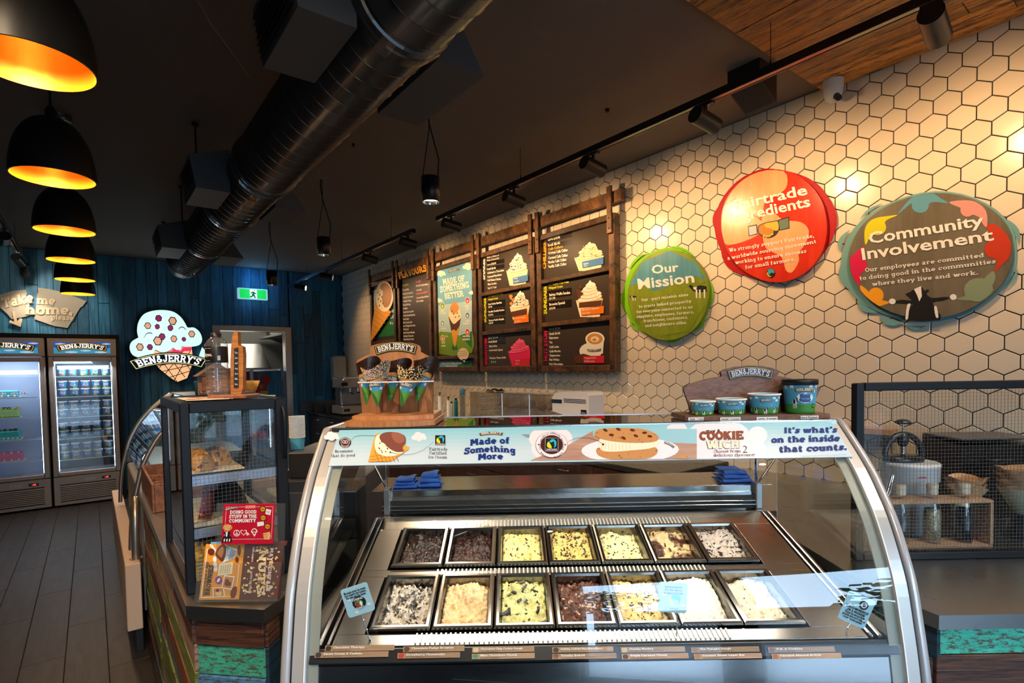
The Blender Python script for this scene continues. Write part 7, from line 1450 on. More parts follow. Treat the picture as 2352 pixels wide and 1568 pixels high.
for u0, u1 in ((UL + .054, IU0 - .035), (IU1 + .035, UR - .054)): deckbox(q, u0, u1, 1.352, 1.955, -.06, -.045, well, .001)
q.build('side_well', FZ)
for u0, u1 in ((IU0 - .034, IU0 - .024), (IU0 - .012, IU0 - .004), (IU1 + .004, IU1 + .012), (IU1 + .024, IU1 + .034)):
    q = M(PD_.m); deckbox(q, u0, u1, 1.352, 1.955, -.05, .006, steel_bright, .002); q.build('side_rail', FZ)
q = M(FF); q.bbox(IU0 - .03, IU1 + .03, 1.957, 1.972, 1.02, 1.062, steel_bright, .003); q.build('rear_rail', FZ)
for i, z in enumerate((1.076, 1.090)):
    q = M(FF); q.bbox(IU0 - .02, IU1 + .02, 1.99, 2.0, z, z + .004, steel_bright, .001); q.build('louvre_rail', FZ)
q = M(FF); q.box(IU0 - .02, IU1 + .02, 2.001, 2.01, 1.062, 1.11, well); q.build('louvre_back', FZ)
zl = 1.145
q = M(FF); q.bbox(UL + .054, UR - .054, 2.02, 2.25, zl - .004, zl, steel_bright, .001); q.build('rear_ledge', FZ)
q = M(FF); q.bbox(IU0 - .0, IU1 + .0, 2.012, 2.02, 1.112, zl, steel_mat('ledge_face', (.6, .59, .57), .12, (1, 1, 60), .04), .001); q.bbox(IU0 + .01, IU1 - .01, 2.004, 2.012, 1.105, 1.123, steel_bright, .001); q.build('ledge_face', FZ)
for u in (IU0 - .012, IU1 + .0):
    q = M(FF); q.bbox(u, u + .024, 1.985, 2.03, 1.045, zl + .012, steel, .003); q.bbox(u + .007, u + .011, 2.0, 2.016, zl + .0125, 1.39, chrome, .001); q.build('rear_post', FZ)
    q = M(FF); q.tube([(u + .012, 2.0, zl + .01), (u + .012 + (-.045 if u < 0 else .045), 1.80, 1.39)], .0045, 6, chrome); q.build('stay_rod', FZ)
q = M(FF); q.bbox(UL + .052, UR - .052, 2.2505, 2.27, .1, zl, steel_dark, .003); q.build('rear_panel', FZ)
# label rail and front below the pans
q = M(FF); q.bbox(UL + .066, UR - .066, 1.338, 1.351, .845, .897, steel_dark, .002); q.build('front_rail', FZ)
PC = Plane(W(0, 1.318, .876), RT, (FW * .75 + UP * .45).normalized())
q = M(FF); q.hexa([(UL + .07, 1.322, .872), (UR - .07, 1.322, .872), (UR - .07, 1.345, .889), (UL + .07, 1.345, .889), (UL + .07, 1.322, .874), (UR - .07, 1.322, .874), (UR - .07, 1.3375, .900), (UL + .07, 1.3375, .900)], satin_black); q.build('card_rail', FZ)
q = M(FF); P = [(d, z) for d, z in arch_path(.016) if z < .875]; n = len(P); vs = []
for d, z in P: vs += [(GU0, d, z), (GU1, d, z)]
q.add(vs, [(2 * i, 2 * i + 1, 2 * i + 3, 2 * i + 2) for i in range(n - 1)], steel_mat('lower_front_steel', (.45, .43, .42), .16, (1, 1, 40), .06), True); q.build('lower_front', FZ)
q = M(FF); q.bbox(UL + .06, UR - .06, 1.40, 2.24, .1, .69, well, .004); q.build('cabinet', FZ)
q = M(FF); q.bbox(UL + .06, UR - .06, 1.36, 2.24, 0, .099, black, .004); q.build('plinth', FZ)

# pans of ice cream
pan_steel = steel_mat('pan_steel', (.24, .22, .20), .2, (3, 3, 3), .01)
IC = {
 'choc_dark': speck('ice_dark_chocolate', (.016, .0045, .003), (.008, .002, .0015), 40, .4, .6, rough=.28, bump=.8),
 'choc': speck('ice_chocolate_brownie', (.034, .008, .004), (.012, .003, .002), 40, .36, .6, rough=.3, bump=.8),
 'vanilla': speck('ice_vanilla_chunk', (.76, .66, .26), (.58, .44, .14), 30, .3, .5, c3=(.05, .02, .012), s3=75, lo3=.66, bump=.5),
 'gold': speck('ice_golden_buzz', (.66, .48, .15), (.50, .34, .08), 30, .3, .5, c3=(.05, .025, .012), s3=80, lo3=.575, bump=.7),
 'pale': speck('ice_pale_banana', (.80, .72, .36), (.62, .52, .2), 26, .3, .5, c3=(.06, .04, .025), s3=70, lo3=.63, bump=.6),
 'swirl': speck('ice_fudge_swirl', (.62, .44, .22), (.060, .018, .012), 14, .44, .52, bump=.6, rough=.3),
 'grey': speck('ice_cookie_speck', (.52, .44, .38), (.42, .34, .28), 30, .3, .5, c3=(.025, .018, .018), s3=85, lo3=.585, bump=.5),
 'cookies': speck('ice_cookies_cream', (.66, .60, .52), (.060, .045, .042), 34, .40, .50, c3=(.02, .015, .014), s3=70, lo3=.62, bump=1.),
 'tan': speck('ice_strawberry_tan', (.72, .54, .30), (.52, .30, .11), 18, .34, .46, bump=.6),
 'mint': speck('ice_mint_chunk', (.62, .61, .27), (.50, .48, .16), 24, .3, .5, c3=(.02, .014, .012), s3=60, lo3=.63, bump=.6),
 'mocha': speck('ice_mocha_bake', (.11, .035, .018), (.03, .008, .005), 34, .38, .50, c3=(.55, .40, .28), s3=60, lo3=.62, bump=1., rough=.3),
 'dough': speck('ice_cookie_dough', (.74, .58, .24), (.52, .32, .09), 26, .3, .46, c3=(.06, .03, .02), s3=70, lo3=.61, bump=.7),
 'coconut': speck('ice_coconut', (.86, .84, .74), (.72, .66, .5), 30, .3, .5, c3=(.25, .14, .05), s3=70, lo3=.68, bump=.8),
 'almond': speck('ice_almond', (.84, .78, .62), (.66, .52, .3), 30, .3, .5, c3=(.12, .06, .03), s3=80, lo3=.66, bump=.8)}
rowB = [('choc_dark', 'back row, first pan from the left, almost black chocolate ice cream'), ('choc', 'back row, second pan, glossy brown chocolate ice cream'), ('vanilla', 'back row, third pan, pale yellow ice cream with few specks'), ('gold', 'back row, fourth pan, golden ice cream with dark flakes'), ('pale', 'back row, fifth pan, pale cream ice cream heaped at the rear'), ('swirl', 'back row, sixth pan, brown fudge swirled with tan ice cream'), ('grey', 'back row, last pan on the right, greyish ice cream with dark specks')]
rowF = [('cookies', 'front row, first pan from the left, white ice cream full of cookie crumbs'), ('tan', 'front row, second pan, smooth tan ice cream scooped in the middle'), ('mint', 'front row, third pan, green yellow ice cream with black chunks'), ('mocha', 'front row, fourth pan, brown and cream crumbled ice cream'), ('dough', 'front row, fifth pan, yellow ice cream with cookie dough lumps'), ('coconut', 'front row, sixth pan, whitish ice cream behind the glass reflection'), ('almond', 'front row, last pan on the right, cream ice cream with nutty bits')]
PW_ = .1635
def make_pan(u0, d0, d1, key, lab, seed):
    cu = u0 + PW_ / 2; cd = (d0 + d1) / 2; base_ = W(cu, cd, DK(cd) - .11)
    t = thing('ice_cream_pan', lab, 'ice cream pan', base_, ROT_F, 'steel pans of ice cream in the freezer')
    a, b = u0 + .0015, u0 + PW_ - .0015; e, f = (d0 - 1.35) * kd, (d1 - 1.35) * kd; rim = .016
    q = M(PD_.m)
    o = lambda i, z: [(a + i, e + i, z), (b - i, e + i, z), (b - i, f - i, z), (a + i, f - i, z)]
    vs = o(0, .004) + o(.001, .010) + o(rim * .35, .0125) + o(rim * .8, .0125) + o(rim, .006) + o(rim + .008, -.10)
    fs = [(r * 4 + k, r * 4 + (k + 1) % 4, r * 4 + 4 + (k + 1) % 4, r * 4 + 4 + k) for r in range(5) for k in range(4)] + [(20, 21, 22, 23)]
    q.add(vs, fs, pan_steel); q.build('pan', t)
    q = M(PD_.m); n1, n2 = 44, 54; i_ = rim + .0025; sd = seed * 3.7
    lvl = -.019 + .005 * math.sin(seed * 2.1)
    big = {'cookies': .020, 'mocha': .016, 'choc': .011, 'choc_dark': .009, 'swirl': .010, 'tan': .015, 'mint': .014}.get(key, .013)
    def fn(x, y):
        u = a + i_ + (b - a - 2 * i_) * x; v = e + i_ + (f - e - 2 * i_) * y
        p = Vector((u * 26 + sd, v * 26, sd)); n_ = noise.noise(p) * .5 + abs(noise.noise(p * 2.3)) * .55 - .2 + noise.noise(p * 5.2) * .35 + noise.noise(p * 9.) * .18
        dig = -.020 * math.exp(-(((x - .5 + .14 * math.sin(sd)) / .27) ** 2 + ((y - .42) / .24) ** 2)) if key in ('tan', 'mint', 'vanilla', 'gold', 'dough', 'pale') else 0
        up = .022 * math.exp(-(((x - .5 - .25 * math.sin(sd)) / .24) ** 2 + ((y - .78) / .16) ** 2))
        edge = min(x, 1 - x, y, 1 - y)
        return (u, v, min(lvl + big * 1.5 * n_ + dig * .6 + up + .006, .02) + (-.004 if edge < .02 else 0))
    q.grid(fn, n1, n2, IC[key], True); ice = q.build('ice_cream', t)
    # loose chunks and curls on the surface
    rr = random.Random(seed); m_ = {'cookies': 'chunk_black', 'mint': 'chunk_black', 'gold': 'chunk_black', 'grey': 'chunk_black', 'mocha': 'chunk_brown', 'pale': 'chunk_black', 'dough': 'chunk_brown', 'vanilla': 'chunk_brown', 'swirl': 'chunk_brown'}.get(key)
    if m_:
        mm = mat(m_, (.018, .012, .011) if m_ == 'chunk_black' else (.07, .025, .012), .4); q = M(PD_.m)
        for i in range({'mint': 16, 'cookies': 60, 'gold': 50, 'grey': 34, 'mocha': 40, 'dough': 30}.get(key, 26)):
            x, y = rr.uniform(.06, .94), rr.uniform(.06, .94); p = fn(x, y); s = rr.uniform(.0014, .0038) * (2.0 if key == 'mint' else 1); an = rr.uniform(0, 3.1); dx, dy = math.cos(an), math.sin(an); l = s * rr.uniform(.8, 2.2)
            P8 = []
            for k_ in (-1, 1):
                for (aa, bb) in ((-1, -1), (1, -1), (1, 1), (-1, 1)): P8.append((p[0] + dx * aa * l - dy * bb * s * .6 + rr.uniform(-.5, .5) * s, p[1] + dy * aa * l + dx * bb * s * .6 + rr.uniform(-.5, .5) * s, p[2] + .0012 + k_ * s * .4 + aa * s * .3))
            q.hexa(P8, mm)
        q.build('chunk', ice, kind='stuff')
U0 = -.3875
for i, (k, lab) in enumerate(rowB): make_pan(U0 + i * PW_, 1.662, 1.876, k, lab, i + 1)
for i, (k, lab) in enumerate(rowF): make_pan(U0 + i * PW_, 1.398, 1.620, k, lab, i + 11)
# scoop handle resting on the second pan
q = M(); a = onD(1055, 1228, 1.86); b_ = onD(1122, 1203, 1.905); q.tube([W(*onD(1040, 1232, 1.83)[:]), W(*b_[:])], [.003, .004], 8, glass_mat('clear_spade', (.8, .88, .88), 2)); tag(q.build('clear_spatula'), 'clear spatula handle lying across the second and third back pans', 'spatula')

# flavour cards on the front rail
card_m = wood('card_kraft', (.30, .17, .09), (.42, .26, .15), (1, 1, 14), .45, 8, .1, bump=0)
rowsc = [([(748, 907), (927, 1067), (1085, 1227), (1268, 1408), (1425, 1572), (1586, 1742), (1762, 1915)], ['Chocolate Therapy', 'Chocolate Fudge Brownie', 'Chocolate Chip Cookie Dough', 'Coffee, Coffee BuzzBuzzBuzz!', 'Chunky Monkey', 'The Tonight Dough', 'P.B. & Cookies'], 1485, 1497.5, 1480),
         ([(725, 893), (914, 1057), (1084, 1228), (1268, 1415), (1427, 1580), (1592, 1748), (1770, 1930)], ['Sweet Cream & Cookies', 'Strawberry Cheesecake', 'Mint Chocolate Chunk', 'Totally Baked', 'Triple Caramel Chunk', 'Coconut Seven Layer Bar', 'Caramel Almond Brittle'], 1500, 1512.5, 1495)]
pics = [(.02, .012, .01), (.10, .03, .015), (.62, .50, .3), (.06, .03, .015), (.60, .42, .16), (.30, .14, .06), (.2, .08, .03)], [(.03, .025, .025), (.55, .03, .02), (.08, .25, .14), (.18, .08, .04), (.08, .04, .03), (.35, .16, .06), (.3, .12, .05)]
PCk = Plane(W(0, 1.3215, .8765), RT, (FW * .0155 + UP * .026).normalized())
for r, (xs, names, y0, y1, yl) in enumerate(rowsc):
    for i, ((x0, x1), s) in enumerate(zip(xs, names)):
        k_ = max(0, (1100 - x0) / 370) * 4 if x0 < 1100 else 0; ya, yb = y0 - k_ * 1.0, y1 - k_ * .8
        m_ = PCk.at((x0 + x1) / 2, (ya + yb) / 2); q = M(PCk.m); cc = [PCk.at(x0, ya), PCk.at(x1, yb)]
        a0, a1 = PCk.at(x0, ya)[0], PCk.at(x1, ya)[0]; b1, b0 = PCk.at((x0 + x1) / 2, ya)[1], PCk.at((x0 + x1) / 2, yb)[1]
        q.box(a0, a1, b0, b1, .0015, .0025, card_m)
        pc = mat('card_picture_%d_%d' % (r, i), pics[r][i], .5)
        q.add([(a0 + .002 + .013 * x, b0 + .001 + (b1 - b0 - .002) * y, .0029) for x, y in ((.1, 0), (.9, 0), (1.1, .5), (.9, 1), (.2, 1), (0, .6))], [(0, 1, 2, 3, 4, 5)], pc)
        put(q, slab(s, 1.0), lambda x, y, H: (a0 + .021 + min(.105, len(s) * .0046) * x, b0 + (b1 - b0) * (.50 + .34 * y), H), pr_white, .0029)
        for k2 in range(2): put(q, sans(('Ice cream with pieces and swirls of it', 'and a lot of flavour')[k2], .0), lambda x, y, H: (a0 + .021 + (.085, .045)[k2] * x, b0 + (b1 - b0) * ((.26, .08)[k2] + .15 * y), H), pr_black, .0029)
        tag(q.build('flavour_card', loc=tuple(W((a0 + a1) / 2, 1.322, .878)), rot=ROT_F), ('upper row' if r == 0 else 'lower row') + ' flavour card reading ' + s.replace(',', '').replace('!', '').replace('The Tonight', 'Tonight'), 'flavour card', 'flavour cards on the freezer rail')

# clip signs inside the glass
def clip_sign(lab, cx, cy, rot, w, dep, stem, lines_, badge=None):
    P = Plane(W(0, dep, 0), RT, UP); c = P.at(cx, cy); z_foot = stem[-1]
    t = thing('clip_sign', lab, 'sign', W(P.at(*stem[-1])[0], dep, P.at(*stem[-1])[1]))
    q = M(P.m); pts = []
    for sx, sy in ((1, 1), (-1, 1), (-1, -1), (1, -1)):
        for a in (0, 30, 60, 90):
            aa = R_(a + {(1, 1): 0, (-1, 1): 90, (-1, -1): 180, (1, -1): 270}[(sx, sy)]); pts.append((sx * (w - 6) + 6 * math.cos(aa), sy * (w * 1.05 - 6) + 6 * math.sin(aa)))
    rp = lambda x, y: (cx + x * math.cos(R_(rot)) - y * math.sin(R_(rot)), cy + x * math.sin(R_(rot)) + y * math.cos(R_(rot)))
    slabpoly(q, P, [rp(*p) for p in pts], mat('clip_card_blue', (.36, .60, .72), .35), 0, .002); q.build('card', t)
    q = M(P.m)
    for x, y, s in ((-w * .6, -w * .2, 9), (w * .7, w * .5, 10), (-w * .3, w * .8, 8)): cloud(q, P, *rp(x, y), s, pr_white, .0026)
    for i, (s, y, hw_) in enumerate(lines_): text(q, P, s, rp(-hw_, y), rp(hw_, y), (5.4 if hw_ < w * .9 or True else 5), pr_black, .0030, 'slab', .15)
    if badge: badge(q, P, rp)
    q.build('print', t)
    q = M(P.m); q.tube([(*P.at(*p), -.001) for p in stem], .0016, 6, chrome);
    for p in stem[1:-1]: q.sphere((*P.at(*p), -.001), .0032, chrome, 8)
    q.bbox(P.at(*stem[-1])[0] - .003, P.at(*stem[-1])[0] + .003, P.at(*stem[-1])[1] - .004, P.at(*stem[-1])[1] + .012, -.004, .002, chrome, .001); q.build('clip_stem', t)
def badge1(q, P, rp):
    poly(q, P, [rp(2 + x, 6 + y) for x, y in ell(0, 0, 16, 15, 20)], pr_black, .0030); poly(q, P, [rp(1 + x, 7 + y) for x, y in ell(0, 0, 10, 7, 12)], c_('badge_green', (.08, .3, .08)), .0034); poly(q, P, [rp(-3 + x, 9 + y) for x, y in ell(0, 0, 4.5, 6, 10)], c_('badge_red', (.4, .03, .03)), .0038); poly(q, P, [rp(6 + x, 9 + y) for x, y in ell(0, 0, 3, 6, 10)], pr_white, .0038)
    text(q, P, 'CARING', rp(-11, -1), rp(13, -1), 5, pr_white, .0040, wt=.03); text(q, P, 'DAIRY', rp(-8, 20), rp(12, 20), 5, pr_white, .0040, wt=.03)
def badge2(q, P, rp):
    poly(q, P, [rp(*p) for p in catmull([(-4, 0), (2, -10), (14, -8), (18, 4), (12, 16), (12, 6), (4, 4)], 3, True)], c_('mark_cyan', (.02, .42, .62)), .0032); poly(q, P, [rp(*p) for p in catmull([(-8, -4), (-12, 8), (-4, 18), (4, 18), (-2, 6)], 3, True)], c_('mark_lime', (.3, .42, .05)), .0032); text(q, P, 'FAIRTRADE', rp(-16, 28), rp(14, 28), 5, pr_black, .003, wt=.02)
def badge3(q, P, rp):
    poly(q, P, [rp(10 + x, -16 + y) for x, y in ell(0, 0, 11, 11, 18)], brown_t, .0030); poly(q, P, [rp(10 + x, -16 + y) for x, y in ell(0, 0, 7, 7, 14)], ban2, .0034); poly(q, P, [rp(10 + x, -16 + y) for x, y in ell(0, 0, 4, 4, 12)], brown_t, .0038)
clip_sign('tilted blue clip sign with a round dairy badge, at the left', 822, 1377, -18, 32, 1.37, [(828, 1405), (834, 1424), (842, 1446), (847, 1462), (850, 1476)], [('We make great ice cream', -20, 26), ('that respects the farmers,', -14, 26), ('the cows and the planet.', -8, 24)], badge1)
clip_sign('upright blue clip sign with a fair trade mark, in the middle', 1545, 1371, 3, 33, 1.37, [(1553, 1405), (1556, 1430), (1554, 1455), (1558, 1470), (1559, 1482)], [('Everyone deserves', -22, 20), ('their fair share so', -15, 20), ('we support fairtrade', -8, 22)], badge2)
clip_sign('tilted blue clip sign about brownies, at the right', 1967, 1399, 24, 33, 1.37, [(1960, 1424), (1948, 1442), (1940, 1462), (1934, 1478), (1931, 1490)], [('BROWNIES', 2, 28), ('ON A MISSION', 9, 22), ('These brownies help', 15, 25), ('provide jobs and training', 21, 28), ('to low-income people.', 27, 24)], badge3)

# folded blue cloths on the rear ledge
cloth_m = mat('blue_microfibre', (.035, .13, .50), .9, bump=.4, bs=400)
def cloth(lab, u0, u1, d0, d1, seed, folds=3, hgt=.035):
    q = M(FF)
    for k in range(folds):
        z0 = zl + .001 + hgt / folds * k; ins = .006 * k; rr = random.Random(seed * 10 + k); ph = rr.uniform(0, 6)
        def fn(x, y, z0=z0, ins=ins, ph=ph):
            a = 2 * math.pi * y; cu, cd = (u0 + u1) / 2, (d0 + d1) / 2
            w = (u1 - u0) / 2 - ins; l = (d1 - d0) / 2 - ins
            return None
        n = 16; top = []; th = hgt / folds * .92
        def f2(x, y, z0=z0, ins=ins, ph=ph, th=th):
            u = u0 + ins + (u1 - u0 - 2 * ins) * x; ang = math.pi * (y * 2 if y < .5 else 0)
            # wrap: bottom sheet forward, round the front fold, back over the top
            if y < .45: s = y / .45; d = d1 - ins - (d1 - d0 - 2 * ins) * s; z = z0
            elif y < .55: s = (y - .45) / .1; d = d0 + ins - th / 2 * math.sin(math.pi * s); z = z0 + th / 2 * (1 - math.cos(math.pi * s))
            else: s = (y - .55) / .45; d = d0 + ins + (d1 - d0 - 2 * ins) * s; z = z0 + th
            w_ = .0022 * math.sin(u * 55 + ph) + .0016 * math.sin(d * 70 + ph * 2)
            return (u + .003 * math.sin(z * 200 + ph), d, max(zl + .0008, z + (w_ if y > .5 else 0) + (.004 * math.exp(-((x - .8) / .2) ** 2) if (k == folds - 1 and y > .5) else 0)))
        q.grid(f2, n, 20, cloth_m)
    return tag(q.build('cleaning_cloth'), lab, 'cloth', 'blue cloths on the freezer ledge')
cloth('flat folded blue cloth, left of the pair on the rear ledge', -.46, -.37, 2.05, 2.15, 1)
cloth('bunched blue cloth lying over the right of the left pair', -.365, -.28, 2.06, 2.15, 2, 3, .05)
cloth('folded blue cloth alone at the right end of the rear ledge', .79, .90, 2.05, 2.17, 3, 3, .042)

# on the top glass: waffle cone stand
ZT = 1.4215
wal = wood('walnut_board', (.10, .045, .03), (.22, .11, .075), (1.2, 12, 20), .45, 5, .05, bump=.25); oak = wood('oak_stand', (.32, .125, .045), (.50, .225, .085), (14, 2, 1.2), .45, 4, .12, bump=.2)
t = thing('cone_stand', 'wooden waffle cone stand with arched name board on the freezer', 'cone stand', W(-.385, 1.80, ZT))
def tier(u0, u1, d0, d1, z0, z1, m):
    n = 12; pts = [(u1, d1, z0), (u0, d1, z0)] + [(u0 + (u1 - u0) * i / n, d0 - .03 * math.sin(math.pi * i / n) + .03, z0) for i in range(n + 1)]; q = M(FF); q.prism(pts, (0, 0, z1 - z0), m); return q
tier(-.527, -.243, 1.665, 1.93, ZT, ZT + .016, oak).build('base', t); tier(-.512, -.252, 1.70, 1.92, ZT + .0165, ZT + .030, oak).build('base_step', t)
bd = 1.86; cvt = lambda pts, d: [(lambda p: (p.x, p.y, p.z))(onD(x, y, d)) for x, y in pts]
bo = [(833, 957), (829, 920), (821, 850), (818, 832), (822, 826), (850, 812), (851, 806), (849, 799), (855, 793), (880, 787), (902, 784.5), (925, 785), (948, 788), (962, 793), (966, 800), (966, 808), (985, 818), (998, 828), (999, 838), (995, 880), (993, 955)]
q = M(FF); q.prism(cvt(bo, bd), (0, .018, 0), oak); q.build('board', t)
Pb = Plane(W(0, bd - .003, 0), RT, UP)
q = M(Pb.m); n = 10; logo_px(q, Pb, (862, 817), (956, 815), 22, 10, .0); q.build('name_banner', t)
q = M(FF)
for k_ in range(3):
    x = (875, 915, 958)[k_]; a = onD(x, 825, bd); b_ = onD(x, 955, bd); q.box(a.x - .0008, a.x + .0008, bd - .0012, bd - .0002, b_.z, a.z, mat('board_joint', (.10, .035, .015), .7))
q.build('board_joint', t)
sa = onD(822, 878, 1.70); sb = onD(997, 879, 1.70)
q = M(FF); q.bbox(sa.x, sb.x, 1.70, 1.858, sa.z - .002, sa.z + .0015, acrylic, .001); q.box(sa.x, sb.x, 1.6985, 1.6998, sa.z - .002, sa.z + .0016, mat('acrylic_edge', (.75, .72, .80), .3)); q.build('shelf', t)
wr_sky = c_('wrap_sky', (.06, .30, .55)); wr_g = c_('wrap_green', (.12, .33, .05)); wr_g2 = c_('wrap_dark_green', (.03, .16, .05)); waf = mat('waffle_cone', (.62, .28, .06), .55, bump=.6, bs=120); chd = mat('dark_chocolate_coat', (.022, .009, .006), .28, bump=.3, bs=60)
spr = [mat('sprinkle_%s' % n_, c, .4) for n_, c in (('pink', (.85, .12, .30)), ('blue', (.08, .35, .75)), ('white', (.85, .85, .8)), ('yellow', (.85, .7, .08)), ('orange', (.85, .3, .03)), ('green', (.15, .5, .12)))]
nutm = [mat('nut_pale', (.80, .68, .42), .5), mat('nut_gold', (.75, .42, .08), .5)]
def waffle(lab, tip, top, wpx, dtip, dtop, coat, seed, lean=0, ear=.35, name='decorated_cone'):
    a = onD(*tip, dtip); b_ = onD(*top, dtop); A = W(a.x, a.y, a.z); B = W(b_.x, b_.y, b_.z); ax = (B - A); L = ax.length; ax.normalize()
    rmax = wpx / 2 / FPX * dtop * 1.0; side = RT - ax * RT.dot(ax); side.normalize(); fr_ = ax.cross(side)
    t = thing(name, lab, 'waffle cone', A, 0, 'coated waffle cones in the stand')
    ph = R_(lean)
    def pt(ang, s, off=0.):
        top_ = 1 + ear * .5 * (math.cos(2 * (ang - ph))) * .5 - .06 + .10 * math.cos(ang - ph - 2.2)
        l = L * s * (1 if s < .6 else (1 + (top_ - 1) * ((s - .6) / .4))); r = rmax * (l / L) ** .93 + off
        return A + ax * l + side * (r * math.cos(ang)) + fr_ * (r * math.sin(ang))
    def seg(s0, s1, m, off=0., nv=4):
        q = M(); q.grid(lambda x, y: tuple(pt(2 * math.pi * x, s0 + (s1 - s0) * y, off)), 28, nv, m); return q
    q = M(); q.grid(lambda x, y: tuple(pt(2 * math.pi * x, .02 + .36 * y, .0006)), 28, 5, wr_g); q.grid(lambda x, y: tuple(pt(2 * math.pi * x, .38 + .24 * y, .0006)), 28, 4, wr_sky)
    for k_ in range(6):
        an = -2.6 + k_ * .9; q.grid(lambda x, y: tuple(pt(an + .42 * x * (1 + .2 * math.sin(y * 3)), .42 + (k_ % 2) * .09 + .07 * y, .0010)), 4, 2, pr_white)
    q.grid(lambda x, y: tuple(pt(-2.4 + 1.6 * x, .02 + (.30 * (1 - x) + .08) * y, .0012)), 8, 3, wr_g2)
    w_ = q.build('wrapper', t)
    q = M(); g = lambda x, tt_, hh: tuple(pt(-math.pi / 2 + x * .95, .475 + .11 * tt_ + .02 * (1 - x * x), .0016 + hh)); logo(q, g, 0, dh=.00025); q.build('name_banner', w_)
    q = seg(.60, .99, waf, .0, 6); q.grid(lambda x, y: tuple(pt(2 * math.pi * x, .62 + .37 * (1 - y), -.003)), 28, 6, waf); q.build('cone', t)
    s0 = .70; q = seg(s0, 1.0, chd, .0022, 8); q.grid(lambda x, y: tuple(pt(2 * math.pi * x, 1.0 - .25 * y, -.0035)), 28, 5, chd); c_o = q.build('coating', t)
    if coat:
        rr = random.Random(seed); q = M(); N = 2600 if coat == 'sprinkle' else 620 if coat == 'nut' else 500
        for i in range(N):
            an = rr.uniform(0, 2 * math.pi); s = rr.uniform(s0 - .02, 1.0); p = pt(an, s, .003); d = Vector((rr.uniform(-1, 1), rr.uniform(-1, 1), rr.uniform(-1, 1))).normalized(); e = d.cross(Vector((rr.uniform(-1, 1), rr.uniform(-1, 1), .3))).normalized()
            if coat == 'sprinkle': l, w2, m_ = .0022, .0012, rr.choice(spr)
            elif coat == 'nut': l, w2, m_ = rr.uniform(.002, .004), rr.uniform(.0016, .003), rr.choice(nutm + [nutm[0], chd])
            else: l, w2, m_ = .0016, .0012, chd
            f = d.cross(e); q.add([p - d * l, p + e * w2, p + f * w2, p - e * w2 * .5 - f * w2 * .5, p + d * l], [(0, 2, 1), (0, 3, 2), (0, 1, 3), (4, 1, 2), (4, 2, 3), (4, 3, 1)], m_)
        q.build('topping', c_o, kind='stuff')
waffle('chocolate coated waffle cone at the left rear of the stand', (841, 932), (846, 832), 56, 1.76, 1.80, None, 1, 150, .3)
waffle('chocolate coated waffle cone in the middle rear of the stand', (892, 926), (916, 832), 56, 1.76, 1.80, None, 3, 160, .35)
waffle('crumb coated waffle cone at the right rear of the stand', (955, 926), (980, 830), 56, 1.76, 1.80, 'crumb', 5, 150, .35)
waffle('waffle cone coated with rainbow sprinkles', (867, 935), (862, 843), 60, 1.715, 1.735, 'sprinkle', 2, 170, .5)
waffle('waffle cone coated with chopped nuts', (922, 935), (946, 844), 62, 1.715, 1.735, 'nut', 4, 170, .42)

# cup size display
t = thing('cup_size_board', 'walnut board with arched name and size tags, holding four tubs', 'display board', W(.80, 1.76, ZT))
ub0, ub1 = onD(1571, 962, 1.72).x, onD(1900, 962, 1.72).x
q = tier(ub0, ub1, 1.675, 1.86, ZT, ZT + .014, wal); q.build('base', t)
bd2 = 1.80
bo = [(1588, 952), (1583, 930), (1571, 896), (1571, 892), (1578, 886), (1600, 877), (1630, 869), (1656, 865), (1658, 860), (1655, 854), (1665, 848), (1690, 842), (1720, 839), (1750, 840), (1775, 845), (1788, 850), (1789, 857), (1785, 863), (1810, 867), (1845, 876), (1875, 887), (1885, 891), (1880, 903), (1868, 930), (1862, 952)]
q = M(FF); q.prism(cvt(bo, bd2), (0, .015, 0), wal); q.build('board', t)
Pb2 = Plane(W(0, bd2 - .003, 0), RT, UP); q = M(Pb2.m); logo_px(q, Pb2, (1673, 873), (1775, 872), 22, 9, 0, ink=c_('name_lilac_white', (.62, .62, .78))); q.build('name_banner', t)
Ptg = Plane(W(0, 1.6735 + .03, 0), RT, UP)
for i, (x0, x1, s) in enumerate(((1581, 1622, 'Small - 1 scoop'), (1654, 1701, 'Regular - 2 scoops'), (1738, 1786, 'Large - 3 scoops'), (1834, 1880, 'Hand Packed'))):
    fx = (ub0 + ub1) / 2; P = onD((x0 + x1) / 2, 962, 1.69); fr = (P.x - ub0) / (ub1 - ub0); dfront = 1.675 - .03 * math.sin(math.pi * fr) + .03 - .0015
    Pt = Plane(W(0, dfront - .0025, 0), RT, UP); q = M(Pt.m); a0 = Pt.at(x0, 962)[0]; a1 = Pt.at(x1, 962)[0]
    q.box(a0, a1, ZT + .001, ZT + .0105, -.001, .0004, pr_white); put(q, sans(s, .03), lambda x, y, H: (a0 + .004 + (a1 - a0 - .008) * x, ZT + .0035 + .0048 * y, H), pr_black, .0009); q.build('size_tag', t)
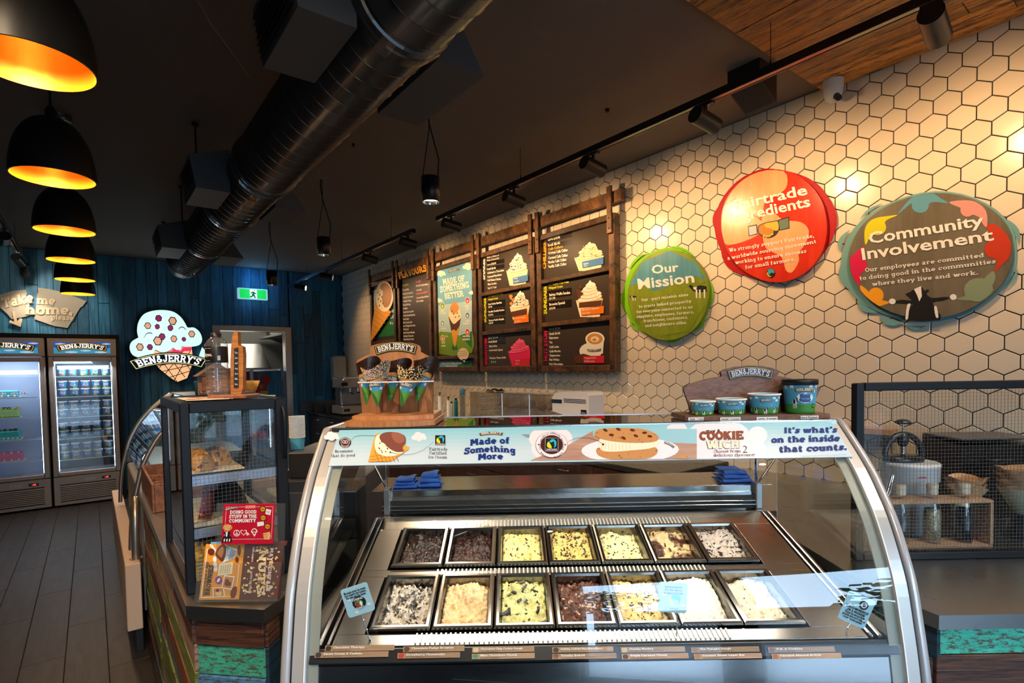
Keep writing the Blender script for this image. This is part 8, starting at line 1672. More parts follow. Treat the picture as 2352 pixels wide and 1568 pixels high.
def tubcup(lab, cx, base_y, wpx, hpx, dep, lid=False, rw=.82, nm='paper_tub', grp='sample tubs on the walnut board'):
    c = onD(cx, base_y, dep); z0 = ZT + .0146; r = wpx / 2 / FPX * dep; H = hpx / FPX * dep; cc = W(c.x, dep, 0)
    t = thing(nm, lab, 'paper tub', W(c.x, dep, z0), 0, grp); th = math.atan2(-cc.y, -cc.x)
    gh = .34 if not lid else .30
    def rad(s): return r * (rw + (.97 - rw) * s)
    def pt(x, s, h): return (cc.x + (rad(s) + h) * math.cos(th + x * .9), cc.y + (rad(s) + h) * math.sin(th + x * .9), z0 + H * s)
    q = M(); q.lathe([(.001, z0 + .001), (rad(0), z0)] + [(rad(gh * i / 3), z0 + H * gh * i / 3) for i in range(1, 4)], cc, 36, tb_green); q.lathe([(rad(gh + (1 - gh) * i / 4), z0 + H * (gh + (1 - gh) * i / 4)) for i in range(5)] + [(rad(1) - .002, z0 + H), (rad(0) - .003, z0 + .004), (.001, z0 + .004)], cc, 36, tb_sky); q.build('cup', t)
    q = M();
    def patch(x0, x1, s0, s1, m, h, n=6, round_=True):
        pts = [pt((x0 + x1) / 2 + (x1 - x0) / 2 * math.cos(a), (s0 + s1) / 2 + (s1 - s0) / 2 * math.sin(a), h) for a in [2 * math.pi * i / 12 for i in range(12)]]; q.add(pts, [tuple(range(12))], m)
    for x, s in ((-1.1, .82), (-.55, .86), (.75, .84), (1.0, .72), (1.3, .86)):
        for k_ in (-.06, .0, .07): patch(x + k_ - .07, x + k_ + .07, s - .05 + abs(k_) * -.3, s + .05, pr_white, .0004 + .0001 * (k_ > 0))
    for x, s_, w_ in (((-.65, .12, .3), (.1, .12, .3), (.85, .16, .26), (-1.2, .2, .25)) if not lid else ((-.35, .26, .34),)):
        patch(x - w_ * .5, x + w_ * .5, s_ + .02, s_ + .20, pr_white, .0006); patch(x - w_ * .36, x + w_ * .15, s_ + .04, s_ + .2, pr_black, .0009); patch(x + w_ * .35, x + w_ * .62, s_ + .1, s_ + .25, pr_black, .0009)
        for k_ in (-.3, -.1, .2, .38): patch(x + w_ * k_ - .02, x + w_ * k_ + .02, s_ - .10, s_ + .06, pr_white, .0006)
    if lid:
        patch(-.22, .98, .34, .66, pr_white, .0008); put(q, slab('Hand', 1.1), lambda x, y, h: pt(.05 + .66 * x, .50 + .12 * y, h), c_('hand_purple', (.10, .06, .30)), .0014); put(q, slab('Packed', 1.1), lambda x, y, h: pt(.0 + .75 * x, .37 + .10 * y, h), c_('hand_purple', (.10, .06, .30)), .0014)
        logo(q, lambda x, tt_, h: pt(.36 + .68 * x, .66 + .13 * tt_ + .03 * (1 - x * x), h), .0012, dh=.0003); put(q, sans("Vermont's Finest", 0), lambda x, y, h: pt(.14 + .5 * x, .87 + .04 * y, h), pr_black, .001); None
        patch(.95, 1.15, .17, .33, pr_black, .0008); patch(1.0, 1.1, .22, .28, c_('mark_yellow', (.55, .55, .02)), .0012)
    else:
        logo(q, lambda x, tt_, h: pt(.15 + .42 * x, .62 + .15 * tt_ + .05 * (1 - x * x), h), .0008, dh=.0003); put(q, sans('PEACE LOVE', .02), lambda x, y, h: pt(-.35 + 1.0 * x, .42 + .12 * y, h), c_('pale_sky', (.20, .45, .65)), .0005)
    q.build('print', t)
    q = M()
    if lid: q.lathe([(rad(1) * 1.0, z0 + H - .012), (rad(1) * 1.05, z0 + H - .012), (rad(1) * 1.06, z0 + H + .002), (rad(1) * 1.02, z0 + H + .005), (rad(1) * .93, z0 + H + .004), (rad(1) * .92, z0 + H + .001), (.001, z0 + H + .001)], cc, 40, black); q.build('lid', t)
    else:
        q.lathe([(rad(1), z0 + H - .004), (rad(1) + .0025, z0 + H - .003), (rad(1) + .003, z0 + H), (rad(1) + .0015, z0 + H + .002), (rad(1) - .001, z0 + H + .001), (rad(1) - .002, z0 + H - .004)], cc, 36, tw); q.build('rim', t)
tubcup('smallest open tub, first on the walnut board', 1614, 957, 56, 31, 1.74); tubcup('second smallest open tub on the walnut board', 1679, 957, 67, 35, 1.74); tubcup('wide open tub, third on the walnut board', 1755, 957, 70, 45, 1.74); tubcup('tall lidded tub reading Hand Packed', 1837, 958, 74, 74, 1.74, True)
lamp('AREA', 'freezer_light', W((UL + UR) / 2, 1.70, 1.375), 5.0, (1, .93, .80), aim=W((UL + UR) / 2, 1.62, .9), shape='RECTANGLE', size=1.35, size_y=.03, specular_factor=.25)
# two upright glass freezers against the blue wall
fr_m = mat('fridge_bronze_grey', (.27, .215, .18), .38, .45); fr_in = mat('fridge_liner', (.46, .52, .68), .5, var=.06, vs=4); fr_dark = mat('fridge_liner_dark', (.03, .035, .045), .5); led = mat('fridge_led', (.8, .9, 1), .5, emit=(.72, .86, 1), es=5)
FYf = 8.497; FH = 2.035
def fridge(x0, x1, lab, dark):
    t = thing('upright_freezer', lab, 'freezer', ((x0 + x1) / 2, 8.78, 0), 0, 'upright glass door freezers'); yb = 9.06; li = fr_dark if dark else fr_in
    g0, g1 = .40, 1.80
    q = M()
    for a in ((x0, x0 + .03, FYf + .04, yb, .02, FH), (x1 - .03, x1, FYf + .04, yb, .02, FH), (x0 + .03, x1 - .03, FYf + .04, yb, FH - .05, FH), (x0 + .03, x1 - .03, FYf + .04, yb, .02, g0 - .02)): q.bbox(*a, fr_m, .004)
    q.box(x0 + .03, x1 - .03, yb - .03, yb, g0 - .02, FH - .05, li); q.build('body', t)
    q = M()
    for s in (x0 + .0305, x1 - .0345): q.box(s, s + .004, FYf + .05, yb - .03, g0 - .02, g1 + .02, li)
    q.box(x0 + .03, x1 - .03, FYf + .05, yb - .03, g0 - .019, g0 - .012, fr_in); q.build('liner', t)
    q = M(); q.bbox(x0, x1, FYf - .01, FYf + .04, 1.815, FH, fr_m, .006); hd = q.build('header', t)
    PH_ = Plane((0, FYf - .0105, 0), (1, 0, 0), (0, 0, 1)); q = M(PH_.m); a, b = x0 + .06, x1 - .06; z0, z1 = 1.85, FH - .045
    q.box(a, b, z0, z1, 0, .002, mat('fridge_sign_blue', (.012, .06, .35), .4, emit=(.03, .12, .55), es=.45)); q.add([(a, z0, .0025), (b, z0, .0025), (b, z0 + (z1 - z0) * .5, .0025), (a, z0 + (z1 - z0) * .5, .0025)], [(0, 1, 2, 3)], mat('fridge_sign_sky', (.03, .25, .50), .4, emit=(.05, .35, .65), es=.45))
    fc = mat('fridge_sign_cloud', (.5, .6, .7), .4, emit=(.35, .55, .7), es=.5)
    for (u, v, s) in ((.12, .82, .05), (.93, .85, .045), (.30, .12, .06), (.55, .25, .05), (.82, .12, .06)):
        for dx, r in ((-.6, .5), (0, .8), (.6, .55)): q.add([(a + (b - a) * u + s * dx + s * r * .8 * math.cos(k * .785), z0 + (z1 - z0) * v + s * .28 * r * math.sin(k * .785), .003) for k in range(8)], [tuple(range(8))], fc)
    fw = mat('fridge_sign_name', (.85, .85, .82), .4, emit=(.85, .85, .8), es=.55)
    logo(q, lambda x, tt_, h: ((a + b) / 2 + (b - a) * .44 * x, z0 + .016 + .080 * tt_ + .040 * (1 - x * x), h), .0035, ink=fw, line=mat('fridge_sign_gold', (.8, .5, .05), .4, emit=(.8, .5, .05), es=.5), dh=.0008); q.build('sign_panel', hd)
    d = M()
    for (p0, p1, z0, z1) in ((x0 + .003, x0 + .053, g0 - .03, g1 + .005), (x1 - .053, x1 - .003, g0 - .03, g1 + .005), (x0 + .053, x1 - .053, g1 - .045, g1 + .005), (x0 + .053, x1 - .053, g0 - .03, g0 + .02)): d.bbox(p0, p1, FYf - .012, FYf + .035, z0, z1, fr_m, .006)
    dd = d.build('door', t)
    q = M(); q.box(x0 + .053, x1 - .053, FYf + .01, FYf + .016, g0 + .02, g1 - .045, glass_mat('fridge_glass', (.95, .97, .98), 1.6) if 'fridge_glass' not in MATS else MATS['fridge_glass']); q.build('glass', dd)
    q = M(); q.bbox(x0 + .006, x0 + .030, FYf - .036, FYf - .012, .98, 1.30, fr_m, .006); q.build('handle', dd)
    q = M()
    for s in (x0 + .058, x1 - .064): q.box(s, s + .006, FYf + .045, FYf + .055, g0 + .03, g1 - .06, led)
    q.box(x0 + .08, x1 - .08, FYf + .06, FYf + .075, g0 - .008, g0 - .003, led); q.build('light_strip', t)
    q = M(); q.bbox(x0, x1, FYf - .008, FYf + .04, .02, g0 - .035, fr_m, .006); gr = q.build('grille_panel', t)
    for k in range(9):
        q = M(); z = .075 + k * .021; q.hexa([(x0 + .06, FYf - .014, z), (x1 - .06, FYf - .014, z), (x1 - .06, FYf - .008, z + .004), (x0 + .06, FYf - .008, z + .004), (x0 + .06, FYf - .014, z + .010), (x1 - .06, FYf - .014, z + .010), (x1 - .06, FYf - .008, z + .014), (x0 + .06, FYf - .008, z + .014)], fr_m)
        q.build('grille_slat', gr)
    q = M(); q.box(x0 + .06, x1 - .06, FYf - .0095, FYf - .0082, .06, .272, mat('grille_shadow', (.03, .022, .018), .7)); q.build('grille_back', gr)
    q = M(); q.bbox(x1 - .20, x1 - .11, FYf - .012, FYf - .0085, .295, .325, black, .001); dsp = q.build('display', gr)
    PD2 = Plane((0, FYf - .0125, 0), (1, 0, 0), (0, 0, 1)); q = M(PD2.m); put(q, sans('-18', .03), lambda x, y, h: (x1 - .170 + .035 * x, .302 + .015 * y, h), red_led, .0005); q.build('digits', dsp)
    q = M(PD2.m); q.box(x1 - .36, x1 - .27, .296, .322, 0, .001, mat('badge_silver', (.4, .38, .36), .3, .8)); put(q, slab('SKOPE', .9), lambda x, y, h: (x1 - .352 + .075 * x, .302 + .013 * y, h), mat('badge_ink', (.02, .04, .09), .5), .0016); q.build('badge', gr)
    q = M()
    for fx in (x0 + .06, x1 - .06): q.cyl((fx, FYf + .10, 0), (fx, FYf + .10, .02), .02, n=10, m=black); q.cyl((fx, 9.0, 0), (fx, 9.0, .02), .02, n=10, m=black)
    q.build('foot', t)
    return t, g0, g1
BX0, BX1, AX0, AX1 = -.402, .262, -1.09, -.424
tA, g0, g1 = fridge(AX0, AX1, 'left glass door freezer showing decorated cakes, cut by the picture edge', False)
tB, g0, g1 = fridge(BX0, BX1, 'right glass door freezer filled with rows of ice cream tubs', True)
q = M(); q.bbox(-1.2, .30, FYf - .005, 9.06, FH + .003, FH + .05, matte_black, .004); q.bbox(.268, .30, FYf + .01, 9.06, 0, FH + .002, matte_black, .002); tag(q.build('freezer_surround'), 'black fascia over and beside the two upright freezers', 'surround')
wire_s = mat('wire_shelf', (.55, .57, .6), .3, .9)
shelvesB = [onY(200, y, FYf + .12).z for y in (863, 909, 955, 1003, 1050)]
shelvesA = [onY(60, y, FYf + .12).z for y in (863, 912, 958, 1008, 1057)]
def shelf(t, x0, x1, z, rail):
    q = M(); q.box(x0 + .04, x1 - .04, FYf + .07, FYf + .078, z - .010, z, wire_s)
    for k in range(22): x = x0 + .05 + (x1 - x0 - .10) * k / 21; q.box(x - .0015, x + .0015, FYf + .078, 9.01, z - .005, z - .002, wire_s)
    if rail: q.box(x0 + .15, x1 - .1, FYf + .33, FYf + .334, z + .03, z + .034, wire_s); q.box(x0 + .15, x0 + .154, FYf + .1, FYf + .33, z + .03, z + .034, wire_s)
    q.build('shelf', t)
for z in shelvesB: shelf(tB, BX0, BX1, z, False)
for z in shelvesA: shelf(tA, AX0, AX1, z, True)
# pints
t0 = thing('ice_cream_tub', 'sky blue ice cream tub', 'ice cream tub', (0, 0, 0), 0, 'ice cream tubs in the right freezer')
pc_b = mat('pint_blue', (.03, .22, .55), .4, emit=(.03, .18, .4), es=.06); pc_w = mat('pint_white', (.8, .82, .86), .4); pc_g = mat('pint_green', (.12, .30, .04), .4)
q = M(); r0, r1, hp = .034, .044, .088
q.lathe([(.001, 0), (r0, .001), (r0 + .003, .022)], (0, 0, 0), 20, pc_g); q.lathe([(r0 + .003, .022), (r1, hp)], (0, 0, 0), 20, pc_b); q.build('cup', t0)
q = M(); q.lathe([(r1 + .001, hp - .006), (r1 + .003, hp - .006), (r1 + .003, hp + .006), (r1 + .001, hp + .008), (.001, hp + .007)], (0, 0, 0), 20, pc_w); q.build('lid', t0)
flav = [mat('pint_pic_%d' % i, c, .5) for i, c in enumerate(((.35, .03, .05), (.22, .05, .35), (.55, .30, .10), (.10, .04, .02), (.45, .35, .2)))]
variants = []
for i, f in enumerate(flav):
    q = M()
    def sp(a, z, rr_): r = r0 + (r1 - r0) * z / hp + rr_; return (r * math.sin(a), -r * math.cos(a), z)
    q.grid(lambda x, y: sp(-.75 + 1.5 * x, .062 + .018 * y + .006 * math.sin(math.pi * x), .0008), 8, 1, pr_black); q.grid(lambda x, y: sp(-.62 + 1.24 * x, .067 + .009 * y + .006 * math.sin(math.pi * x), .0012), 8, 1, pc_w)
    q.grid(lambda x, y: sp(-.6 + 1.2 * x, .036 + .022 * y, .0008), 8, 1, pc_w); q.grid(lambda x, y: sp(-.45 + .9 * x, .042 + .011 * y, .0012), 6, 1, f); q.grid(lambda x, y: sp(-.8 + .9 * x, .010 + .024 * y * (1 - .4 * x), .0009), 5, 2, f)
    variants.append(q.mesh('print'))
pr0 = bpy.data.objects.new('print', variants[0]); C.objects.link(pr0); pr0.parent = t0
rows = [(shelvesB[0], 1), (shelvesB[1], 2), (shelvesB[2], 2), (shelvesB[3], 2), (shelvesB[4], 2)]
first = True; names_ = ['first', 'second', 'third', 'fourth', 'fifth']; sh_n = ['top', 'second', 'third', 'fourth', 'lowest']
for r, (z, lv) in enumerate(rows):
    for c in range(5):
        for l in range(lv):
            x = BX0 + .115 + c * .108 + random.uniform(-.004, .004) + (.008 if r == 1 else 0); y = FYf + .15 + random.uniform(-.01, .01)
            lab = '%s tub from the left on the %s shelf of the right freezer' % (names_[c], sh_n[r]) if lv == 1 else '%s tub of the %s stack on the %s shelf of the right freezer' % (('lower', 'upper')[l], names_[c], sh_n[r])
            o = t0 if first else dup(t0, (0, 0, 0)); first = False; o.location = (x, y, z + .0005 + l * (hp + .0085)); o['label'] = lab; o.rotation_euler = (0, 0, random.uniform(-.3, .3))
            for ch in o.children:
                if ch.name.startswith('print'): ch.data = variants[(r + c * (1 if r > 2 else 2)) % 5 if r else c % 5]
# second hidden file of tubs is left out; cakes
def cake(i, lab, xa, xb, z, h, y, col, trim, deco):
    t = thing('celebration_cake', lab, 'cake', ((xa + xb) / 2, y, z), 0, 'cakes in the left freezer'); m1 = mat('cake_%d' % i, col, .55, bump=.2, bs=40); m2 = mat('cake_trim_%d' % i, trim, .5)
    q = M(); q.bbox(xa - .01, xb + .01, y - .105, y + .125, z + .001, z + .008, tw, .003); q.build('cake_board', t)
    q = M(); q.bbox(xa + .01, xb - .01, y - .095, y + .115, z + .009, z + h, m1, .012); q.build('sponge', t)
    q = M(); n = 11
    for k in range(n):
        x = xa + .01 + (xb - xa - .02) * k / (n - 1)
        q.sphere((x, y - .095, z + .018), .013, m2 if k % 2 or i == 1 else m1, 8, 1, 6)
        if i in (1, 3): q.sphere((x, y - .085, z + h + .004), .012, m2 if k % 2 else m1, 8, 1, 6)
    q.build('piping', t, kind='stuff')
    for k, (dx, rr_, mm) in enumerate(deco): q = M(); q.sphere((xb - dx, y - .03, z + h + rr_ * .5), rr_, mm, 10, .7, 6); q.build('cookie_topping', t)
cb_ = mat('cake_brown', (.16, .06, .025), .5)
xr = lambda px, z: onY(px, 0, FYf + .12)
cake(0, 'blue iced cake with white clouds on the top cake shelf', -.98, onY(44, 912, FYf + .12).x, shelvesA[1], .085, FYf + .22, (.10, .45, .60), (.75, .78, .8), [])
q = M(Plane((0, FYf + .124, 0), (1, 0, 0), (0, 0, 1)).m)
for cx_ in (-.82, -.72, -.64):
    for dx, r_2 in ((-.02, .012), (0, .018), (.02, .013)): q.add([(cx_ + dx + r_2 * math.cos(k * .785), shelvesA[1] + .05 + r_2 * .8 * math.sin(k * .785), .0) for k in range(8)], [tuple(range(8))], pr_white)
q.build('icing_cloud', bpy.data.objects['celebration_cake'])
cake(1, 'green piped cake with little brown scoops on top', -.98, onY(46, 958, FYf + .12).x, shelvesA[2], .10, FYf + .22, (.42, .68, .30), (.25, .55, .08), [(.10, .022, cb_), (.14, .024, cb_), (.02, .022, mat('cake_cone', (.5, .25, .08), .6))])
cake(2, 'turquoise square cake topped with brown cookies', -.90, onY(48, 1008, FYf + .12).x, shelvesA[3], .105, FYf + .22, (.04, .50, .55), (.8, .8, .76), [(.05, .022, cb_), (.09, .02, cb_), (.14, .022, cb_), (.19, .02, cb_)])
cake(3, 'pink cake with pink and white piped rosettes', -1.0, onY(54, 1057, FYf + .12).x, shelvesA[4], .10, FYf + .22, (.75, .20, .42), (.85, .66, .72), [])
lamp('AREA', 'freezer_glow', (-.75, FYf + .12, 1.7), 5, (.75, .87, 1), aim=(-.75, 8.9, 1.0), size=.5); lamp('AREA', 'freezer_glow_tubs', (-.07, FYf + .08, 1.72), 13, (.75, .87, 1), aim=(-.07, 8.75, 1.0), size=.5)

# staff counter along the tiled wall
BZ = .93; bX0, bX1 = 2.76, XW - .007; drk = wood('dark_striped_veneer', (.010, .005, .004), (.055, .022, .014), (16, 16, 1.0), .35, 4, .1, bump=.05)
t = thing('staff_counter', 'dark veneer staff counter with drawers along the tiled wall', 'counter', (3.08, 5.5, 0))
q = M(); q.bbox(bX0, bX1, 2.02, YB - .02, BZ - .035, BZ, mat('dark_stone_top', (.02, .018, .016), .22), .004); q.build('worktop', t)
q = M(); q.bbox(bX0 + .03, bX1, 2.04, YB - .025, .10, BZ - .036, drk, .003); q.build('carcass', t)
q = M(); q.bbox(bX0 + .07, bX1, 2.05, YB - .03, 0, .099, black, .002); q.build('plinth', t)
y = 2.045
for i in range(11):
    w = .62;
    if y + w > YB - .05: break
    for (z0, z1) in ((.68, .885), (.12, .675)):
        q = M(); q.bbox(bX0 + .010, bX0 + .0285, y + .002, y + w - .002, z0 + .002, z1 - .002, drk, .001); d_ = q.build('drawer' if z0 > .5 else 'door', t)
        q = M(); zc_ = z1 - .06; q.tube([(bX0 + .01, y + w / 2 - .055, zc_), (bX0 - .014, y + w / 2 - .05, zc_), (bX0 - .014, y + w / 2 + .05, zc_), (bX0 + .01, y + w / 2 + .055, zc_)], .004, 6, chrome); q.build('handle', d_)
    y += w
t = thing('splashback', 'dark steel splashback where the staff counter meets the blue wall', 'splashback', (3.0, 9.05, BZ))
q = M(); q.bbox(2.66, XW - .01, YB - .045, YB - .022, BZ + .0005, BZ + .16, steel_dark, .002); q.build('panel', t)
for i, (x, yy, w) in enumerate(((2.80, 8.75, .38), (2.88, 8.45, .30))):
    q = M(); q.bbox(x, x + w, yy, yy + .03, BZ + .0005, BZ + .14 - i * .02, steel_dark, .003); tag(q.build('knock_box'), ('tall dark steel tray standing beside the coffee machine', 'shorter dark steel tray just left of the coffee machine')[i], 'tray')
# coffee machine
mx0, mx1 = 2.84, 3.24; my0 = 7.70
t = thing('coffee_machine', 'silver and cream coffee machine in the corner behind the cones', 'coffee machine', (3.05, 7.95, BZ)); crm_m = mat('machine_cream', (.42, .36, .30), .3, .4)
q = M(); q.bbox(mx0, mx1 + .1, my0, my0 + .42, BZ + .02, BZ + .14, crm_m, .01); q.build('base', t)
q = M(); q.bbox(mx0 + .06, mx1 + .1, my0 + .25, my0 + .42, BZ + .14, BZ + .40, steel_dark, .006); q.build('back', t)
q = M(); q.bbox(mx0 + .02, mx1 + .1, my0 - .02, my0 + .42, BZ + .40, BZ + .53, crm_m, .012); q.build('head', t)
q = M(); q.bbox(mx0 + .03, mx1 + .08, my0 + .02, my0 + .40, BZ + .531, BZ + .56, steel_bright, .006); q.build('cup_rack', t)
for x in (mx0 - .01, mx1 - .05): q = M(); q.cyl((x, my0 - .05, BZ + .46), (x + .08, my0 - .05, BZ + .46), .025, n=12, m=black); q.build('knob', t)
for x in (mx0 + .16, mx0 + .28): q = M(); q.cyl((x, my0 + .10, BZ + .32), (x, my0 + .10, BZ + .40), .03, n=14, m=chrome); q.tube([(x, my0 + .08, BZ + .33), (x - .02, my0 - .08, BZ + .32)], .012, 8, black); q.build('group_head', t)
q = M(); q.tube([(mx0 + .03, my0 + .02, BZ + .42), (mx0 - .02, my0 - .03, BZ + .36), (mx0 - .01, my0 - .04, BZ + .16)], .006, 6, chrome); q.build('steam_wand', t)
q = M(); q.bbox(mx0 + .03, mx0 + .12, my0 - .003, my0 + .001, BZ + .06, BZ + .10, black, .001); q.cyl((mx1 - .05, my0 - .006, BZ + .08), (mx1 - .05, my0, BZ + .08), .018, n=10, m=black); q.build('switch', t)
p_ = onX(812, 882, 3.0)
# little things on the staff counter, placed where their tops show above the freezer
def atX(px, py, X): return onX(px, py, X)
def stand(name, lab, cat, px, ytop, wpx, X, fn, grp=None):
    c = atX(px, ytop, X); Dp = F(c).y; r = wpx / 2 / FPX * Dp; t = thing(name, lab, cat, (c.x, c.y, BZ + .0005), 0, grp); fn(t, c.x, c.y, BZ + .0006, c.z, r); return t
def pump(t, x, y, z0, z1, r, m=tw):
    q = M(); q.lathe([(.001, z0), (r * 1.1, z0), (r * 1.1, z0 + (z1 - z0) * .12), (r * .8, z0 + (z1 - z0) * .2), (r * .7, z1 - .03), (.001, z1 - .03)], (x, y, 0), 16, m); q.build('bottle', t)
    q = M(); q.cyl((x, y, z1 - .03), (x, y, z1), .004, n=6, m=black); q.cyl((x, y, z1), (x, y, z1 + .008), .018, n=10, m=black); q.build('plunger', t)
stand('syrup_pump', 'white sauce pump with a black plunger right of the cone stand', 'dispenser', 1010, 903, 13, 3.1, pump); stand('syrup_pump', 'second white sauce pump, next to the cup tube', 'dispenser', 1030, 913, 12, 3.1, lambda t, x, y, z0, z1, r: pump(t, x, y, z0, z1, r))
def cups(t, x, y, z0, z1, r):
    q = M(); q.lathe([(r, z0), (r, z1)], (x, y, 0), 20, acrylic); q.build('tube', t)
    q = M(); n = 22;
    for i in range(n): z = z0 + .01 + (z1 - z0 - .06) * i / n; q.lathe([(r * .78, z), (r * .88, z + (z1 - z0) / n * .8), (r * .93, z + (z1 - z0) / n * .9)], (x, y, 0), 14, MATS.get('clear_cup') or glass_mat('clear_cup', (.75, .80, .84), 2.5))
    q.lathe([(r * .8, z1 - .09), (r * .9, z1 - .03), (.001, z1 - .02)], (x, y, 0), 16, tb_sky); q.build('nested_cup', t, kind='stuff')
stand('cup_tube', 'tall clear tube of nested plastic cups before the tiles', 'cup dispenser', 1062, 887, 15, 3.12, cups)
def jar(c):
    def f(t, x, y, z0, z1, r): q = M(); q.lathe([(.001, z0), (r, z0), (r, z1 - .02), (r * .6, z1), (.001, z1)], (x, y, 0), 14, c); q.build('body', t); q = M(); q.cyl((x, y, z1 + .0005), (x, y, z1 + .02), r * .6, n=12, m=black); q.build('cap', t)
    return f
stand('sauce_bottle', 'small teal sauce bottle beside the cup tube', 'bottle', 1047, 918, 9, 3.2, jar(c_('bottle_teal', (.02, .22, .22)))); stand('sauce_bottle', 'little clear sauce bottle left of the teal one', 'bottle', 1037, 926, 7, 3.05, jar(c_('bottle_pale', (.5, .5, .45))))
# clear bins of waffle cones
pL = atX(1083, 900, 3.02); pR = atX(1266, 898, 3.02); bin_ = glass_mat('bin_acrylic', (.86, .84, .80), 1.6, haze=.05)
zt_ = pL.z; ybl, ybr = pL.y, pR.y
t = thing('cone_bin', 'clear two tier acrylic bin of waffle cones on the staff counter', 'cone bin', (3.15, (ybl + ybr) / 2, BZ)); zm = BZ + (zt_ - BZ) * .5
for (a, b) in ((BZ + .002, zm - .004), (zm, zt_)):
    q = M(); q.box(3.0, 3.004, ybr, ybl, a, b, bin_); q.box(3.30, 3.304, ybr, ybl, a, b, bin_);
    for yy in (ybr, ybl - .004, ybr + (ybl - ybr) * .33, ybr + (ybl - ybr) * .62): q.box(3.004, 3.3, yy, yy + .004, a, b, bin_)
    q.box(3.0, 3.304, ybr, ybl, a - .003, a, bin_); q.build('bin', t)
q = M(); q.box(2.995, 3.31, ybr - .005, ybl + .005, zt_ + .001, zt_ + .006, bin_); q.build('lid', t)
t0c = thing('stored_cone', '', 'waffle cone', (3.1, ybr + .1, BZ + .07), 0, 'plain waffle cones inside the clear bin')
q = M(); q.lathe([(.004, -.08), (.036, .06), (.042, .075), (.038, .075), (.002, -.07)], (3.1, ybr + .1, BZ + .07), 20, mat('bin_cone_brown', (.35, .16, .04), .6, bump=.5, bs=80), True, Matrix.Rotation(R_(80), 3, 'Y')); q.build('shell', t0c)
k_ = 0
for lv, zz in enumerate((BZ + .10, zm + .10)):
    for j in range(6 if lv == 0 else 5):
        yy = ybr + .09 + j * (ybl - ybr - .16) / 6.2; pos = (3.11, yy, zz); k_ += 1
        o = t0c if k_ == 1 else dup(t0c, pos); o.location = pos; o.rotation_euler = (.25 * math.sin(k_ * 2), .1 * (k_ % 3), .5 * math.sin(k_)); o['label'] = 'waffle cone lying in the clear bin, %s from the mixer on the %s tier' % (['first', 'second', 'third', 'fourth', 'fifth', 'sixth'][j], ('lower', 'upper')[lv])
q = M(); a = atX(1128, 897, 3.12); q.grid(lambda x, y: (3.12 + .1 * y, a.y - .22 * (x - .5), zt_ + .008 + .03 * abs(math.sin(x * 7 + y * 3)) * math.sin(math.pi * x)), 14, 5, mat('black_plastic_film', (.02, .018, .018), .25)); tag(q.build('black_bag'), 'crumpled black plastic bag on top of the clear cone bin', 'bag')
# mixer
t = thing('drink_mixer', 'white and chrome milkshake mixer on the staff counter', 'mixer', (3.10, 3.0, BZ)); pa = atX(1264, 912, 2.98); pb_ = atX(1348, 900, 2.98); z1 = pb_.z; yl, yr = pa.y, pb_.y
mw_ = mat('mixer_white', (.72, .66, .64), .3)
q = M(); n = 10
pts = [(yr, BZ + .03), (yr, z1 - .03)] + [(yr + .02, z1 - .004), (yr + .1, z1 + .002), (yl - .10, z1 - .008), (yl - .03, z1 - .025), (yl, z1 - .055), (yl, z1 - .17), (yl - .12, z1 - .19), (yl - .19, z1 - .26), (yl - .22, z1 - .36), (yl - .22, BZ + .03)]
q.prism([(3.0, a_, b_) for a_, b_ in pts], (.17, 0, 0), mw_); q.build('housing', t)
q = M(); q.bbox(2.96, 3.22, yr - .01, yl + .02, BZ + .001, BZ + .029, mw_, .008); q.build('base', t)
q = M(); q.box(2.996, 2.999, yl - .12, yl + .0, z1 - .10, z1 - .07, chrome); q.box(2.998, 3.17, yl, yl + .003, z1 - .10, z1 - .07, chrome); q.build('chrome_band', t)
for k in range(3): q = M(); q.box(2.996, 2.999, yr + .03, yl - .14, z1 - .065 - k * .012, z1 - .061 - k * .012, black); q.build('vent', t)
Pm = Plane((2.9985, 0, 0), (0, -1, 0), (0, 0, 1)); q = M(Pm.m); a0 = -yr - .085; q.box(a0, a0 + .06, z1 - .19, z1 - .14, 0, .0012, black); put(q, sans('brice', .0), lambda x, y, h: (a0 + .01 + .04 * x, z1 - .172 + .018 * y, h), pr_white, .002); q.build('badge', t)
q = M(); q.lathe([(.015, z1 - .185), (.03, z1 - .21), (.10, z1 - .26), (.115, z1 - .33), (.11, BZ + .06), (.05, BZ + .031)], (3.085, yl - .09, 0), 28, chrome); q.build('bowl', t)

# behind the wire glass guard on the right counter
gz = CT; gd = 1.88; gu0, gu1 = 1.188, None
gu1 = (Vector((XW - .012, 0, 0)).x - W(0, gd, 0).x) / RT.x
t = thing('wire_glass_guard', 'black framed wired glass guard standing on the right counter', 'glass guard', W(1.5, gd, gz), ROT_F)
q = M(FF); q.bbox(gu0, gu0 + .030, gd, gd + .03, gz + .0005, 1.522, bf, .003); q.build('post', t)
q = M(FF); q.bbox(gu0 + .0305, gu1, gd, gd + .03, 1.495, 1.523, bf, .003); q.build('top_rail', t)
q = M(FF); q.bbox(gu0 + .0305, gu1, gd, gd + .03, gz + .0005, gz + .026, bf, .003); q.build('bottom_rail', t)
q = M(FF); q.box(gu0 + .03, gu1 - .001, gd + .013, gd + .017, gz + .026, 1.495, MATS['wired_glass']); gg = q.build('pane', t)
q = M(FF); u = gu0 + .03 + .0115
while u < gu1: q.box(u - .0003, u + .0003, gd + .0145, gd + .0155, gz + .026, 1.495, wire_m); u += .01215
z = gz + .036
while z < 1.495: q.box(gu0 + .03, gu1, gd + .0138, gd + .0146, z - .0003, z + .0003, wire_m); z += .0124
q.build('wire_mesh', gg, kind='stuff')
q = M(FF); pr_ = onD(1950, 885, gd);
